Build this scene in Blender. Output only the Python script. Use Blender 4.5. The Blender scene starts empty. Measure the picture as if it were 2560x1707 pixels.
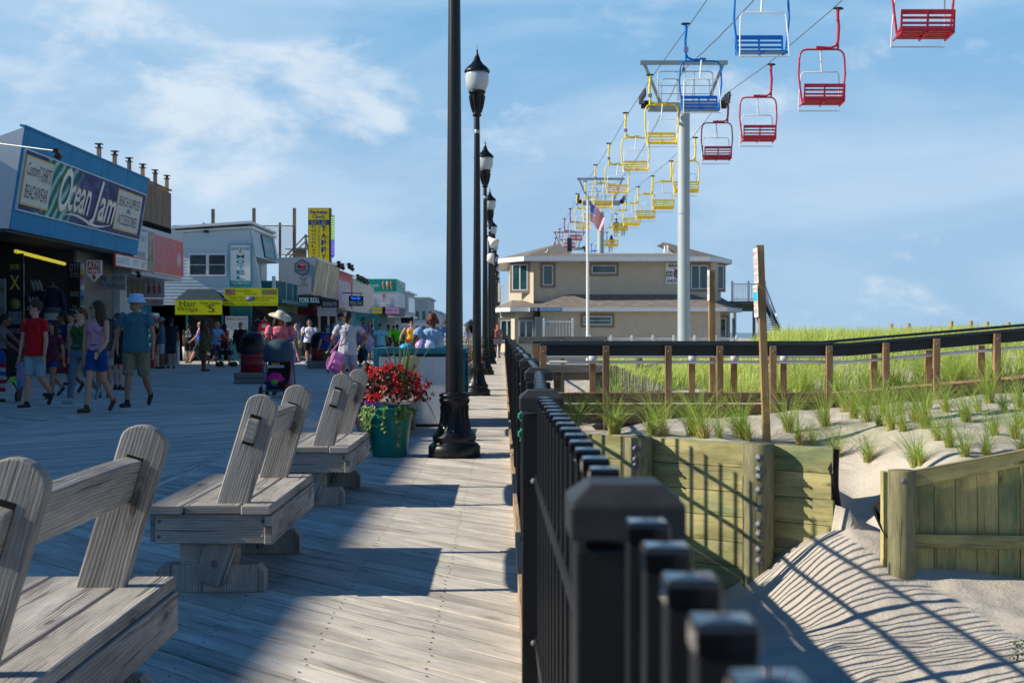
import bpy, bmesh, math, random
from mathutils import Vector, Matrix, Euler, noise
random.seed(11)
S = bpy.context.scene
COL = S.collection
R = math.radians
HOR, VPX, F, EYE = 762.0, 1155.0, 3000.0, 1.22

def W(px, py, Y):
    """point at depth Y seen at the given place of the picture (real size follows from the depth)"""
    return Vector(((px - VPX) * Y / F, Y, EYE + (HOR - py) * Y / F))
def WX(px, Y): return (px - VPX) * Y / F
def WZ(py, Y): return EYE + (HOR - py) * Y / F

# ------------------------------------------------------------------ object helpers
def wm(o):
    if o is None: return Matrix.Identity(4)
    b = Matrix.LocRotScale(o.location, o.rotation_euler, o.scale)
    if o.parent: return wm(o.parent) @ o.matrix_parent_inverse @ b
    return b
def setp(o, parent):
    o.parent = parent
    o.matrix_parent_inverse = wm(parent).inverted()
def tag(o, label=None, cat=None, group=None, kind=None):
    if label: o['label'] = label
    if cat: o['category'] = cat
    if group: o['group'] = group
    if kind: o['kind'] = kind
    return o
def thing(name, label, cat, loc=(0, 0, 0), group=None):
    o = bpy.data.objects.new(name, None); COL.objects.link(o)
    o.location = loc; o.empty_display_size = 0.2
    return tag(o, label, cat, group)
def kids(o): return [c for c in bpy.data.objects if c.parent == o]
def copy_tree(o, parent=None, matmap=None):
    c = o.copy(); COL.objects.link(c)
    if parent:
        c.parent = parent
        c.matrix_parent_inverse = o.matrix_parent_inverse.copy()
    if matmap and c.type == 'MESH':
        for i, m in enumerate(c.data.materials):
            if m and m.name in matmap:
                c.material_slots[i].link = 'OBJECT'
                c.material_slots[i].material = matmap[m.name]
    for ch in kids(o): copy_tree(ch, c, matmap)
    return c

class MB:
    def __init__(s):
        s.v = []; s.f = []; s.uv = []; s.mi = []; s.sm = []; s.cur = 0
    def add(s, verts, faces, uvs=None, smooth=False):
        o = len(s.v); s.v += [tuple(p) for p in verts]
        for i, f in enumerate(faces):
            s.f.append([o + k for k in f])
            s.uv.append(uvs[i] if uvs else [(verts[k][0], verts[k][2]) for k in f])
            s.mi.append(s.cur); s.sm.append(smooth)
        return s
    def box(s, c, size, rot=None, tf=None):
        hx, hy, hz = size[0] / 2, size[1] / 2, size[2] / 2
        L = [(-hx, -hy, -hz), (hx, -hy, -hz), (hx, hy, -hz), (-hx, hy, -hz), (-hx, -hy, hz), (hx, -hy, hz), (hx, hy, hz), (-hx, hy, hz)]
        if tf: L = [tf(Vector(p)) for p in L]
        la = max(range(3), key=lambda i: size[i])
        ox = random.random() * 7; oy = random.random() * 5
        F_ = [((0, 3, 2, 1), 2), ((4, 5, 6, 7), 2), ((0, 1, 5, 4), 1), ((2, 3, 7, 6), 1), ((1, 2, 6, 5), 0), ((3, 0, 4, 7), 0)]
        M_ = rot.to_matrix() if isinstance(rot, Euler) else (rot.to_3x3() if rot is not None else None)
        c = Vector(c)
        V = [(M_ @ Vector(p) if M_ else Vector(p)) + c for p in L]
        uvs = []
        for f, ax in F_:
            o = [i for i in range(3) if i != ax]
            if la in o: u = la; w = [i for i in o if i != la][0]
            else: u, w = o
            k = 1.0 if la in o else 0.15
            uvs.append([(L[i][u] * k + ox, L[i][w] + oy + ax * 1.3) for i in f])
        return s.add(V, [f for f, _ in F_], uvs)
    def beam(s, p0, p1, w, h, up=(0, 0, 1), roll=0.0):
        p0 = Vector(p0); p1 = Vector(p1); d = p1 - p0; L = d.length; x = d.normalized(); u = Vector(up)
        y = u.cross(x)
        if y.length < 1e-4: y = Vector((0, 1, 0)).cross(x)
        y.normalize(); z = x.cross(y)
        M_ = Matrix((x, y, z)).transposed()
        if roll: M_ = Matrix.Rotation(roll, 3, x) @ M_
        return s.box((p0 + p1) / 2, (L, w, h), M_)
    def prism(s, poly, M4, t):
        """poly in local xy, extruded along local z by t"""
        n = len(poly); a = [M4 @ Vector((p[0], p[1], 0)) for p in poly]; b = [M4 @ Vector((p[0], p[1], t)) for p in poly]
        ox = random.random() * 5
        fs = [list(range(n))[::-1], [n + i for i in range(n)]]
        uv = [[(poly[i][1] + ox, poly[i][0]) for i in fs[0]], [(poly[i - n][1] + ox, poly[i - n][0]) for i in fs[1]]]
        for i in range(n):
            j = (i + 1) % n
            fs.append([i, j, n + j, n + i])
            e = math.hypot(poly[j][0] - poly[i][0], poly[j][1] - poly[i][1])
            uv.append([(poly[i][1] + ox, 0), (poly[j][1] + ox + 1e-3, 0), (poly[j][1] + ox + 1e-3, t), (poly[i][1] + ox, t)])
        return s.add(a + b, fs, uv)
    def tube(s, pts, r, n=8, caps=True, sx=1.0, up=None):
        pts = [Vector(p) for p in pts]; m = len(pts)
        rs = r if isinstance(r, (list, tuple)) else [r] * m
        V = []; prev = None; Lc = 0; us = []
        for i, p in enumerate(pts):
            d = (pts[min(i + 1, m - 1)] - pts[max(i - 1, 0)])
            if d.length < 1e-9: d = Vector((0, 0, 1))
            d.normalize()
            if prev is None:
                a = Vector(up) if up else (Vector((0, 0, 1)) if abs(d.z) < .9 else Vector((0, 1, 0)))
                x = a.cross(d).normalized()
            else:
                x = (prev - d * prev.dot(d)).normalized()
            prev = x; y = d.cross(x)
            if i: Lc += (p - pts[i - 1]).length
            us.append(Lc)
            for k in range(n):
                t = 2 * math.pi * k / n
                V.append(p + (x * math.cos(t) * sx + y * math.sin(t)) * rs[i])
        fs = []; uv = []
        for i in range(m - 1):
            for k in range(n):
                k2 = (k + 1) % n
                fs.append([i * n + k, i * n + k2, (i + 1) * n + k2, (i + 1) * n + k])
                c = 2 * math.pi * max(rs[i], .001) / n
                uv.append([(us[i], k * c), (us[i], (k + 1) * c), (us[i + 1], (k + 1) * c), (us[i + 1], k * c)])
        s.add(V, fs, uv, True)
        if caps:
            s.add(V[:n], [list(range(n))[::-1]], None, False); s.add(V[-n:], [list(range(n))], None, False)
        return s
    def lathe(s, prof, c=(0, 0, 0), n=24, M4=None, sy=1.0, smooth=True):
        V = []; c = Vector(c)
        for (r, z) in prof:
            for k in range(n):
                t = 2 * math.pi * k / n
                p = Vector((r * math.cos(t), r * math.sin(t) * sy, z))
                V.append((M4 @ p if M4 else p) + c)
        fs = []; uv = []
        for i in range(len(prof) - 1):
            for k in range(n):
                k2 = (k + 1) % n
                fs.append([i * n + k, i * n + k2, (i + 1) * n + k2, (i + 1) * n + k])
                q = 2 * math.pi * .2 / n
                uv.append([(prof[i][1], k * q), (prof[i][1], (k + 1) * q), (prof[i + 1][1], (k + 1) * q), (prof[i + 1][1], k * q)])
        return s.add(V, fs, uv, smooth)
    def ball(s, c, r, n=10, m=7, M4=None):
        if not isinstance(r, (tuple, list)): r = (r, r, r)
        V = []; c = Vector(c)
        for i in range(m + 1):
            ph = -math.pi / 2 + math.pi * i / m
            for k in range(n):
                t = 2 * math.pi * k / n
                p = Vector((r[0] * math.cos(ph) * math.cos(t), r[1] * math.cos(ph) * math.sin(t), r[2] * math.sin(ph)))
                V.append((M4 @ p if M4 else p) + c)
        fs = [[i * n + k, i * n + (k + 1) % n, (i + 1) * n + (k + 1) % n, (i + 1) * n + k] for i in range(m) for k in range(n)]
        return s.add(V, fs, None, True)
    def face(s, pts, uv=None):
        return s.add([Vector(p) for p in pts], [list(range(len(pts)))], [uv] if uv else None)
    def plate(s, fr, x0, y0, x1, y1, z0=0, z1=.02):
        """flat slab in a frame fr (Matrix 4x4: x right, y up, z out)"""
        L = [(x0, y0, z0), (x1, y0, z0), (x1, y1, z0), (x0, y1, z0), (x0, y0, z1), (x1, y0, z1), (x1, y1, z1), (x0, y1, z1)]
        V = [fr @ Vector(p) for p in L]
        fs = [(0, 3, 2, 1), (4, 5, 6, 7), (0, 1, 5, 4), (2, 3, 7, 6), (1, 2, 6, 5), (3, 0, 4, 7)]
        uvs = [[(L[i][0], L[i][1]) for i in f] for f in fs]
        return s.add(V, fs, uvs)
    def build(s, name, mats, parent=None, bevel=0, label=None, cat=None, group=None, kind=None, mods=None):
        me = bpy.data.meshes.new(name)
        off = Vector((0, 0, 0))
        if parent is None and s.v:
            xs = [p[0] for p in s.v]; ys = [p[1] for p in s.v]; zs = [p[2] for p in s.v]
            off = Vector(((min(xs) + max(xs)) / 2, (min(ys) + max(ys)) / 2, min(zs)))
            V = [(p[0] - off.x, p[1] - off.y, p[2] - off.z) for p in s.v]
        else: V = s.v
        me.from_pydata(V, [], s.f)
        ul = me.uv_layers.new(name='UVMap')
        flat = []
        for u in s.uv:
            for a in u: flat += [a[0], a[1]]
        ul.data.foreach_set('uv', flat)
        me.polygons.foreach_set('material_index', s.mi)
        me.polygons.foreach_set('use_smooth', s.sm)
        if not isinstance(mats, (list, tuple)): mats = [mats]
        for m in mats: me.materials.append(m)
        me.update()
        o = bpy.data.objects.new(name, me); COL.objects.link(o)
        if parent is not None: setp(o, parent)
        else: o.location = off
        if bevel:
            b = o.modifiers.new('bevel', 'BEVEL'); b.width = bevel; b.segments = 2; b.limit_method = 'ANGLE'; b.angle_limit = R(40)
        return tag(o, label, cat, group, kind)

def frame(o, right, up):
    o = Vector(o); x = Vector(right).normalized(); y = Vector(up); y = (y - x * y.dot(x)).normalized(); z = x.cross(y)
    return Matrix(((x.x, y.x, z.x, o.x), (x.y, y.y, z.y, o.y), (x.z, y.z, z.z, o.z), (0, 0, 0, 1)))

DG = None
def text(txt, fr, x0, y0, x1, y1, mat, parent, z=.022, shear=0, name='lettering', bold=0.0, fit=True, sp=1.0, line=.8):
    cu = bpy.data.curves.new('t', 'FONT'); cu.body = txt; cu.shear = shear; cu.offset = bold; cu.space_character = sp
    cu.align_x = 'CENTER'; cu.space_line = line; cu.resolution_u = 3; cu.extrude = .0
    ob = bpy.data.objects.new('t', cu); COL.objects.link(ob)
    dg = bpy.context.evaluated_depsgraph_get()
    me = bpy.data.meshes.new_from_object(ob.evaluated_get(dg))
    bpy.data.objects.remove(ob)
    xs = [v.co.x for v in me.vertices]; ys = [v.co.y for v in me.vertices]
    if not xs: return None
    ax, bx, ay, by = min(xs), max(xs), min(ys), max(ys)
    sx = (x1 - x0) / max(bx - ax, 1e-4); sy = (y1 - y0) / max(by - ay, 1e-4)
    if not fit: sx = sy = min(sx, sy)
    cx = (x0 + x1) / 2; cy = (y0 + y1) / 2
    for v in me.vertices:
        v.co = fr @ Vector((cx + (v.co.x - (ax + bx) / 2) * sx, cy + (v.co.y - (ay + by) / 2) * sy, z))
    me.materials.clear(); me.materials.append(mat)
    o = bpy.data.objects.new(name, me); COL.objects.link(o)
    setp(o, parent)
    return o

# ------------------------------------------------------------------ materials
MC = {}
def nt(name):
    m = bpy.data.materials.new(name); m.use_nodes = True
    n = m.node_tree.nodes; l = m.node_tree.links
    return m, n, l, n['Principled BSDF']
def lin(c):
    return tuple(((x / 255) / 12.92 if x / 255 <= .04045 else ((x / 255 + .055) / 1.055) ** 2.4) for x in c) + (1,)
def mix(n, l, a, b, fac, mode='MIX'):
    x = n.new('ShaderNodeMix'); x.data_type = 'RGBA'; x.blend_type = mode
    for s_, v in ((x.inputs[0], fac), (x.inputs[6], a), (x.inputs[7], b)):
        if hasattr(v, 'links') or isinstance(v, bpy.types.NodeSocket): l.new(v, s_)
        else: s_.default_value = v
    return x.outputs[2]
def tex(n, l, vec, scale, detail=4, rough=.55, dist=0):
    t = n.new('ShaderNodeTexNoise'); t.inputs['Scale'].default_value = scale; t.inputs['Detail'].default_value = detail
    t.inputs['Roughness'].default_value = rough; t.inputs['Distortion'].default_value = dist
    if vec is not None: l.new(vec, t.inputs['Vector'])
    return t.outputs['Fac']
def ramp(n, l, fac, stops):
    r = n.new('ShaderNodeValToRGB'); e = r.color_ramp.elements
    while len(e) < len(stops): e.new(.5)
    for i, (p, c) in enumerate(stops):
        e[i].position = p; e[i].color = c if len(c) == 4 else tuple(c) + (1,)
    l.new(fac, r.inputs[0]); return r.outputs[0]
def bump(n, l, h, strength, dist, prev=None):
    b = n.new('ShaderNodeBump'); b.inputs['Strength'].default_value = strength; b.inputs['Distance'].default_value = dist
    l.new(h, b.inputs['Height'])
    if prev: l.new(prev, b.inputs['Normal'])
    return b.outputs[0]
def mapping(n, l, vec, scale, loc=(0, 0, 0), rot=(0, 0, 0)):
    m = n.new('ShaderNodeMapping'); m.inputs['Scale'].default_value = scale; m.inputs['Location'].default_value = loc; m.inputs['Rotation'].default_value = rot
    l.new(vec, m.inputs['Vector']); return m.outputs[0]

def M(name, rgb, rough=.6, var=.12, scale=6, metal=0, bmp=0, coat=0, emit=0, alpha=1, streak=0, srgb=False, spec=.3, trans=0):
    """painted / plain surface with slight dirt and tone variation"""
    if name in MC: return MC[name]
    c = lin(rgb) if srgb else tuple(rgb) + (1,)
    m, n, l, b = nt(name)
    tc = n.new('ShaderNodeTexCoord').outputs['Object']
    f = tex(n, l, tc, scale, 5, .6)
    d = tuple(x * (1 - var) for x in c[:3]) + (1,); u = tuple(min(1, x * (1 + var * .6)) for x in c[:3]) + (1,)
    col = ramp(n, l, f, [(.3, d), (.7, u)])
    if streak:
        st = tex(n, l, mapping(n, l, tc, (9, 9, .5)), 1.5, 4, .6)
        col = mix(n, l, col, tuple(x * .55 for x in c[:3]) + (1,), ramp(n, l, st, [(.5, (0, 0, 0)), (.75, (streak,) * 3)]))
    l.new(col, b.inputs['Base Color'])
    b.inputs['Roughness'].default_value = rough; b.inputs['Metallic'].default_value = metal
    b.inputs['Coat Weight'].default_value = coat; b.inputs['Specular IOR Level'].default_value = spec
    if trans: b.inputs['Transmission Weight'].default_value = trans
    if emit:
        l.new(col, b.inputs['Emission Color']); b.inputs['Emission Strength'].default_value = emit
    if bmp: l.new(bump(n, l, tex(n, l, tc, scale * 8, 4), bmp, .01), b.inputs['Normal'])
    MC[name] = m; return m

def wood(name, dark, mid, light, rough=.8, knots=.5, grain=24, isl=.35, bmp=.5, crack=.6, wc=.38, stain=None):
    """weathered timber; grain runs along UV x, every board gets its own tone and its own cut of the log"""
    if name in MC: return MC[name]
    m, n, l, b = nt(name)
    uv = n.new('ShaderNodeUVMap').outputs[0]
    geo = n.new('ShaderNodeNewGeometry').outputs['Random Per Island']
    cmb = n.new('ShaderNodeCombineXYZ')
    mu = n.new('ShaderNodeMath'); mu.operation = 'MULTIPLY'; l.new(geo, mu.inputs[0]); mu.inputs[1].default_value = 37
    for i in range(3): l.new(mu.outputs[0], cmb.inputs[i])
    ad = n.new('ShaderNodeVectorMath'); ad.operation = 'ADD'; l.new(uv, ad.inputs[0]); l.new(cmb.outputs[0], ad.inputs[1])
    P = ad.outputs[0]
    warp = tex(n, l, mapping(n, l, P, (1.6, 5, 1)), 1.0, 3, .5)
    w2 = n.new('ShaderNodeVectorMath'); w2.operation = 'SCALE'; w2.inputs['Scale'].default_value = .05
    cw = n.new('ShaderNodeCombineXYZ'); l.new(warp, cw.inputs[1]); l.new(cw.outputs[0], w2.inputs[0])
    ad2 = n.new('ShaderNodeVectorMath'); ad2.operation = 'ADD'; l.new(P, ad2.inputs[0]); l.new(w2.outputs[0], ad2.inputs[1])
    Q = ad2.outputs[0]
    # growth rings: a wave across the board
    wv = n.new('ShaderNodeTexWave'); wv.wave_type = 'BANDS'; wv.bands_direction = 'Y'; wv.inputs['Scale'].default_value = grain
    wv.inputs['Distortion'].default_value = .9; wv.inputs['Detail'].default_value = 2; wv.inputs['Detail Scale'].default_value = .8
    l.new(mapping(n, l, Q, (.12, 1, 1)), wv.inputs['Vector'])
    fib = tex(n, l, mapping(n, l, Q, (3, 150, 1)), 1.0, 5, .65)
    blot = tex(n, l, mapping(n, l, P, (1.3, 6, 1)), 1.0, 4, .6)
    base = ramp(n, l, blot, [(.25, mid), (.62, light)])
    base = mix(n, l, base, tuple(dark) + (1,), ramp(n, l, wv.outputs['Fac'], [(.45, (.0, .0, .0)), (.95, (wc, wc, wc))]))
    base = mix(n, l, base, tuple(dark) + (1,), ramp(n, l, fib, [(.5, (0, 0, 0)), (.8, (.75, .75, .75))]))
    if stain: base = mix(n, l, base, tuple(stain) + (1,), ramp(n, l, tex(n, l, mapping(n, l, P, (.7, 2.2, 1)), 1.3, 5, .65), [(.46, (0, 0, 0)), (.66, (.75, .75, .75))]))
    # knots
    vo = n.new('ShaderNodeTexVoronoi'); vo.inputs['Scale'].default_value = 1.0
    l.new(mapping(n, l, Q, (2.1, 6.5, 1)), vo.inputs['Vector'])
    kn = ramp(n, l, vo.outputs['Distance'], [(.0, (1, 1, 1)), (.09, (.8, .8, .8)), (.13, (.1, .1, .1)), (.17, (.35, .35, .35)), (.22, (0, 0, 0))])
    km = n.new('ShaderNodeMath'); km.operation = 'MULTIPLY'; l.new(kn, km.inputs[0]); km.inputs[1].default_value = knots
    base = mix(n, l, base, tuple(x * .45 for x in dark) + (1,), km.outputs[0])
    # cracks
    ck = tex(n, l, mapping(n, l, Q, (1.1, 42, 1)), 1.0, 2, .5)
    ckr = ramp(n, l, ck, [(.625, (0, 0, 0)), (.66, (crack,) * 3)])
    base = mix(n, l, base, tuple(x * .25 for x in dark) + (1,), ckr)
    hs = n.new('ShaderNodeHueSaturation'); l.new(base, hs.inputs['Color'])
    mr = n.new('ShaderNodeMapRange'); l.new(geo, mr.inputs[0]); mr.inputs[3].default_value = 1 - isl; mr.inputs[4].default_value = 1 + isl * .7
    l.new(mr.outputs[0], hs.inputs['Value'])
    lg_ = ramp(n, l, tex(n, l, mapping(n, l, P, (.9, 3.5, 1)), 1.0, 6, .7), [(.38, (.62, .62, .62)), (.6, (1.05, 1.05, 1.05))])
    l.new(mix(n, l, hs.outputs[0], lg_, 1.0, 'MULTIPLY'), b.inputs['Base Color'])
    b.inputs['Roughness'].default_value = rough; b.inputs['Specular IOR Level'].default_value = .3
    nn = bump(n, l, wv.outputs['Fac'], bmp * .35, .002)
    nn = bump(n, l, fib, bmp, .003, nn)
    inv = n.new('ShaderNodeMath'); inv.operation = 'SUBTRACT'; inv.inputs[0].default_value = 1; l.new(ckr, inv.inputs[1])
    nn = bump(n, l, inv.outputs[0], bmp, .006, nn)
    l.new(nn, b.inputs['Normal'])
    MC[name] = m; return m

def isl(name, c0, c1, rough=.55, trans=.0, sub=0):
    """leaves / blades: tone differs from one leaf to the next"""
    if name in MC: return MC[name]
    m, n, l, b = nt(name)
    g = n.new('ShaderNodeNewGeometry').outputs['Random Per Island']
    l.new(ramp(n, l, g, [(0, c0), (1, c1)]), b.inputs['Base Color'])
    b.inputs['Roughness'].default_value = rough; b.inputs['Specular IOR Level'].default_value = .3
    if trans:
        tr = n.new('ShaderNodeBsdfTranslucent'); l.new(ramp(n, l, g, [(0, c0), (1, c1)]), tr.inputs[0])
        ms = n.new('ShaderNodeMixShader'); ms.inputs[0].default_value = trans
        l.new(b.outputs[0], ms.inputs[1]); l.new(tr.outputs[0], ms.inputs[2])
        l.new(ms.outputs[0], n['Material Output'].inputs[0])
    MC[name] = m; return m

def glassy(name, rgb, rough=.08, refl=.6):
    if name in MC: return MC[name]
    m, n, l, b = nt(name)
    tc = n.new('ShaderNodeTexCoord').outputs['Object']
    f = tex(n, l, tc, 1.1, 3)
    l.new(ramp(n, l, f, [(.35, tuple(x * .4 for x in rgb)), (.7, rgb)]), b.inputs['Base Color'])
    b.inputs['Roughness'].default_value = rough; b.inputs['Specular IOR Level'].default_value = refl; b.inputs['Coat Weight'].default_value = .5
    MC[name] = m; return m

bench_w = wood('bench_wood', (.07, .058, .05), (.32, .295, .265), (.60, .57, .52), knots=.8, grain=26, isl=.14, bmp=.6, wc=.32)
deck_w = wood('deck_wood', (.29, .26, .22), (.59, .545, .47), (.73, .685, .60), knots=.5, grain=26, isl=.13, bmp=.3, crack=.45, wc=.25)
pine = wood('pine', (.22, .12, .05), (.42, .27, .12), (.52, .35, .17), knots=.6, grain=16, isl=.2, bmp=.3)
kick_w = wood('kick_pine', (.25, .15, .08), (.50, .34, .20), (.60, .43, .27), knots=.4, grain=16, isl=.25, bmp=.3)
green_w = wood('treated_wood', (.16, .16, .05), (.38, .35, .14), (.60, .52, .24), knots=.85, grain=22, isl=.3, bmp=.2, crack=.4, wc=.34, stain=(.17, .26, .13))
pile_w = wood('pile_wood', (.08, .08, .04), (.22, .21, .11), (.34, .32, .18), knots=.5, grain=20, isl=.1, bmp=.6, stain=(.12, .11, .07))
ramp_w = wood('ramp_wood', (.12, .06, .03), (.31, .17, .09), (.43, .27, .16), knots=.6, grain=16, isl=.25, bmp=.35)
old_w = wood('old_wood', (.09, .085, .08), (.20, .19, .18), (.32, .30, .28), knots=.4, grain=16, isl=.3, bmp=.4)
lat_w = wood('lattice_wood', (.12, .08, .055), (.27, .19, .135), (.36, .26, .19), knots=.2, grain=12, isl=.3, bmp=.2)
black_p = M('black_powder', (.007, .009, .012), .38, .25, 30, coat=.15)
fence_p = M('fence_black', (.009, .010, .012), .42, .25, 25)
cap_p = M('fence_cap_black', (.03, .033, .037), .5, .3, 25)
fcap = M('picket_cap_black', (.01, .01, .012), .12, .1, 25, coat=.6)
white_p = M('white_paint', (.78, .78, .76), .5, .08, 4)
galv = M('galvanised', (.42, .45, .47), .42, .12, 5, metal=.55)
bolt_m = M('bolt_steel', (.17, .18, .19), .65, .3, 60, metal=.3)
# ------------------------------------------------------------------ camera, light, sky
cam = bpy.data.cameras.new('camera'); co = bpy.data.objects.new('camera', cam); COL.objects.link(co); S.camera = co
co.location = (0, 0, EYE); co.rotation_euler = (R(90), 0, 0)
cam.lens = 45.92; cam.sensor_width = 36; cam.shift_x = .00893; cam.shift_y = -.00935
cam.clip_start = .05; cam.clip_end = 6000
cam.dof.use_dof = True; cam.dof.focus_distance = 8.5; cam.dof.aperture_fstop = 8.0
AZ, EL = 4.0, 30.0
sv = Vector((-math.cos(R(EL)) * math.cos(R(AZ)), -math.cos(R(EL)) * math.sin(R(AZ)), math.sin(R(EL))))
su = bpy.data.lights.new('sun', 'SUN'); so = bpy.data.objects.new('sun', su); COL.objects.link(so)
su.energy = 5.0; su.angle = R(.6); su.color = (1.0, .90, .74)
so.rotation_euler = sv.to_track_quat('Z', 'Y').to_euler(); so.location = (-20, -2, 20)
w = bpy.data.worlds.new('World'); S.world = w; w.use_nodes = True
n = w.node_tree.nodes; l = w.node_tree.links; bg = n['Background']
sky = n.new('ShaderNodeTexSky'); sky.sky_type = 'NISHITA'; sky.sun_disc = False
sky.sun_elevation = R(EL); sky.sun_rotation = math.atan2(sv.x, sv.y)
sky.air_density = 1.0; sky.dust_density = .5; sky.ozone_density = 3.0; sky.altitude = 0
tc = n.new('ShaderNodeTexCoord').outputs['Generated']
sep = n.new('ShaderNodeSeparateXYZ'); l.new(tc, sep.inputs[0])
def mth(op, a, b=None, clamp=False):
    x = n.new('ShaderNodeMath'); x.operation = op; x.use_clamp = clamp
    for i, v in enumerate((a, b)):
        if v is None: continue
        if isinstance(v, bpy.types.NodeSocket): l.new(v, x.inputs[i])
        else: x.inputs[i].default_value = v
    return x.outputs[0]
def mrange(v, a, b, c=0, d=1):
    x = n.new('ShaderNodeMapRange'); x.interpolation_type = 'SMOOTHSTEP'
    l.new(v, x.inputs[0]); x.inputs[1].default_value = a; x.inputs[2].default_value = b; x.inputs[3].default_value = c; x.inputs[4].default_value = d
    return x.outputs[0]
el = sep.outputs[2]; dx = sep.outputs[0]
mp = mapping(n, l, tc, (1, 1, 2.6))
veil = tex(n, l, mapping(n, l, tc, (1, 1, 3.6), (.3, .1, .2)), 3.0, 6, .55, .6)
puff = tex(n, l, mapping(n, l, tc, (1, 1, 1.9), (1.35, .2, 0.14)), 9.0, 7, .58, .25)
big = tex(n, l, mp, 3.6, 5, .55, .2)
left = mrange(dx, .05, -.32)
high = mrange(el, .03, .22)
thr = mth('ADD', mth('MULTIPLY', left, .07), mth('MULTIPLY', high, .03))
vd = mth('MULTIPLY', mrange(mth('ADD', veil, thr), .42, .72), .6)
pd = mth('MULTIPLY', mrange(mth('ADD', puff, mth('MULTIPLY', thr, 1.0)), .56, .76), mrange(big, .36, .55, .1, .6))
gr = ramp(n, l, mrange(el, -.01, .27), [(0, (1.95, 2.95, 4.1, 1)), (.45, (1.9, 2.92, 4.1, 1)), (1, (1.15, 2.48, 3.95, 1))])
hz = mrange(el, .42, .24, 0, .9)
skyc = n.new('ShaderNodeHueSaturation'); l.new(sky.outputs[0], skyc.inputs['Color']); skyc.inputs['Saturation'].default_value = 1.0
tint = mix(n, l, skyc.outputs[0], (.10, .35, .54, 1), 1.0, 'MULTIPLY')
c1 = mix(n, l, tint, gr, hz)
low = mrange(el, .5, .28)
vd = mth('MULTIPLY', vd, low); pd = mth('MULTIPLY', pd, low)
c1 = mix(n, l, c1, (2.9, 3.75, 4.6, 1), vd)
c1 = mix(n, l, c1, (4.5, 4.75, 4.95, 1), pd)
l.new(c1, bg.inputs[0]); bg.inputs[1].default_value = .15
S.view_settings.view_transform = 'Standard'; S.view_settings.look = 'None'; S.view_settings.exposure = 0.42; S.view_settings.gamma = 1
S.render.engine = 'CYCLES'

# ------------------------------------------------------------------ boardwalk
def clip_poly(poly, x0, x1):
    for (sgn, lim) in ((1, x0), (-1, -x1)):
        out = []
        for i in range(len(poly)):
            a, b_ = poly[i], poly[(i + 1) % len(poly)]
            fa = sgn * a[0] - lim; fb = sgn * b_[0] - lim
            if fa >= 0: out.append(a)
            if fa * fb < 0:
                t = fa / (fa - fb); out.append((a[0] + (b_[0] - a[0]) * t, a[1] + (b_[1] - a[1]) * t))
        poly = out
        if not poly: break
    return poly
mb = MB()
def panel(x0, x1, sgn, y0, y1, pw=.14, gap=.007):
    d = Vector((1, sgn, 0)).normalized(); nn = Vector((-d.y, d.x, 0))
    step = pw * math.sqrt(2)
    y = y0 - (x1 - x0) - .2
    while y < y1 + (x1 - x0):
        hw = (pw - gap - random.random() * .003) / 2
        c = Vector((x0, y, 0)) if sgn > 0 else Vector((x1, y, 0))
        dd = d if sgn > 0 else -d
        L = (x1 - x0) * 1.5
        poly = [c - dd * .4 - nn * hw, c + dd * L - nn * hw, c + dd * L + nn * hw, c - dd * .4 + nn * hw]
        if (poly[1] - poly[0]).cross(poly[2] - poly[1]).z < 0: poly = poly[::-1]
        pl = clip_poly([(p.x, p.y) for p in poly], x0, x1)
        z = random.uniform(-.0015, .0015)
        if len(pl) >= 3:
            ox, oy = random.random() * 20, random.random() * 9
            def uvf(p):
                q = Vector((p[0], p[1], 0)) - c
                return (q.dot(dd) + ox, q.dot(nn) + oy)
            k = len(pl)
            V = [(p[0], p[1], z) for p in pl] + [(p[0], p[1], z - .03) for p in pl]
            fs = [list(range(k))]; uv = [[uvf(p) for p in pl]]
            for i in range(k):
                j = (i + 1) % k; fs.append([i, k + i, k + j, j]); uv.append([uvf(pl[i]), uvf(pl[i]), uvf(pl[j]), uvf(pl[j])])
            mb.add(V, fs, uv)
        y += step
panel(-2.72, .072, -1, -2, 66)
panel(-6.1, -2.86, 1, 4, 66)
panel(-9.5, -6.24, -1, 12, 70)
panel(-13.4, -9.64, 1, 20, 70)
for sx in (-2.79, -6.17, -9.57):
    y = -3
    while y < 66:
        Ln = 3.6; mb.box((sx - .035, y + Ln / 2, -.016), (.062, Ln - .01, .03)); mb.box((sx + .035, y + Ln / 2, -.0155), (.062, Ln - .01, .03)); y += Ln
deck = mb.build('boardwalk', deck_w, kind='structure')
mb = MB(); dd = Vector((1, -1, 0)).normalized(); y = -3.0
while y < 22:
    for j in range(6):
        for s_ in (-.035, .035):
            p = Vector((-2.72, y + 2.792, 0)) + dd * (.22 + j * .61) + Vector((-dd.y, dd.x, 0)) * s_ + rv_() * .006 if False else Vector((.072 - .35 - j * .45 + random.uniform(-.01, .01), y + .35 + j * .45 + (.07 * math.sqrt(2)) + s_ * 1.414 + random.uniform(-.01, .01), .0025))
            if 3.9 < p.y < 16 and p.x > -2.6: mb.lathe([(.0058, 0), (.0045, .0008), (0, .0012)], p, 7)
    y += .14 * math.sqrt(2)
mb.build('boardwalk_nails', M('nail_dark', (.05, .045, .04), .7), kind='structure')
deck_far = M('far_deck', (.34, .32, .28), .85, .2, 2)
mb = MB(); mb.box((-9.0, 230, -.05), (18.14, 320, .06)); mb.build('road', deck_far, kind='structure')
mb = MB(); mb.box((-10, 30, -.30), (20.0, 90, .12)); mb.box((.0, 30, -.20), (.08, 90, .25)); mb.build('boardwalk_frame', M('dark_frame', (.05, .045, .04), .9), kind='structure')
mb = MB(); mb.box((-40.6, 60, -.12), (55, 200, .1)); mb.build('pavement', M('town_paving', (.22, .22, .21), .9, .3, 1), kind='structure')
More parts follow.
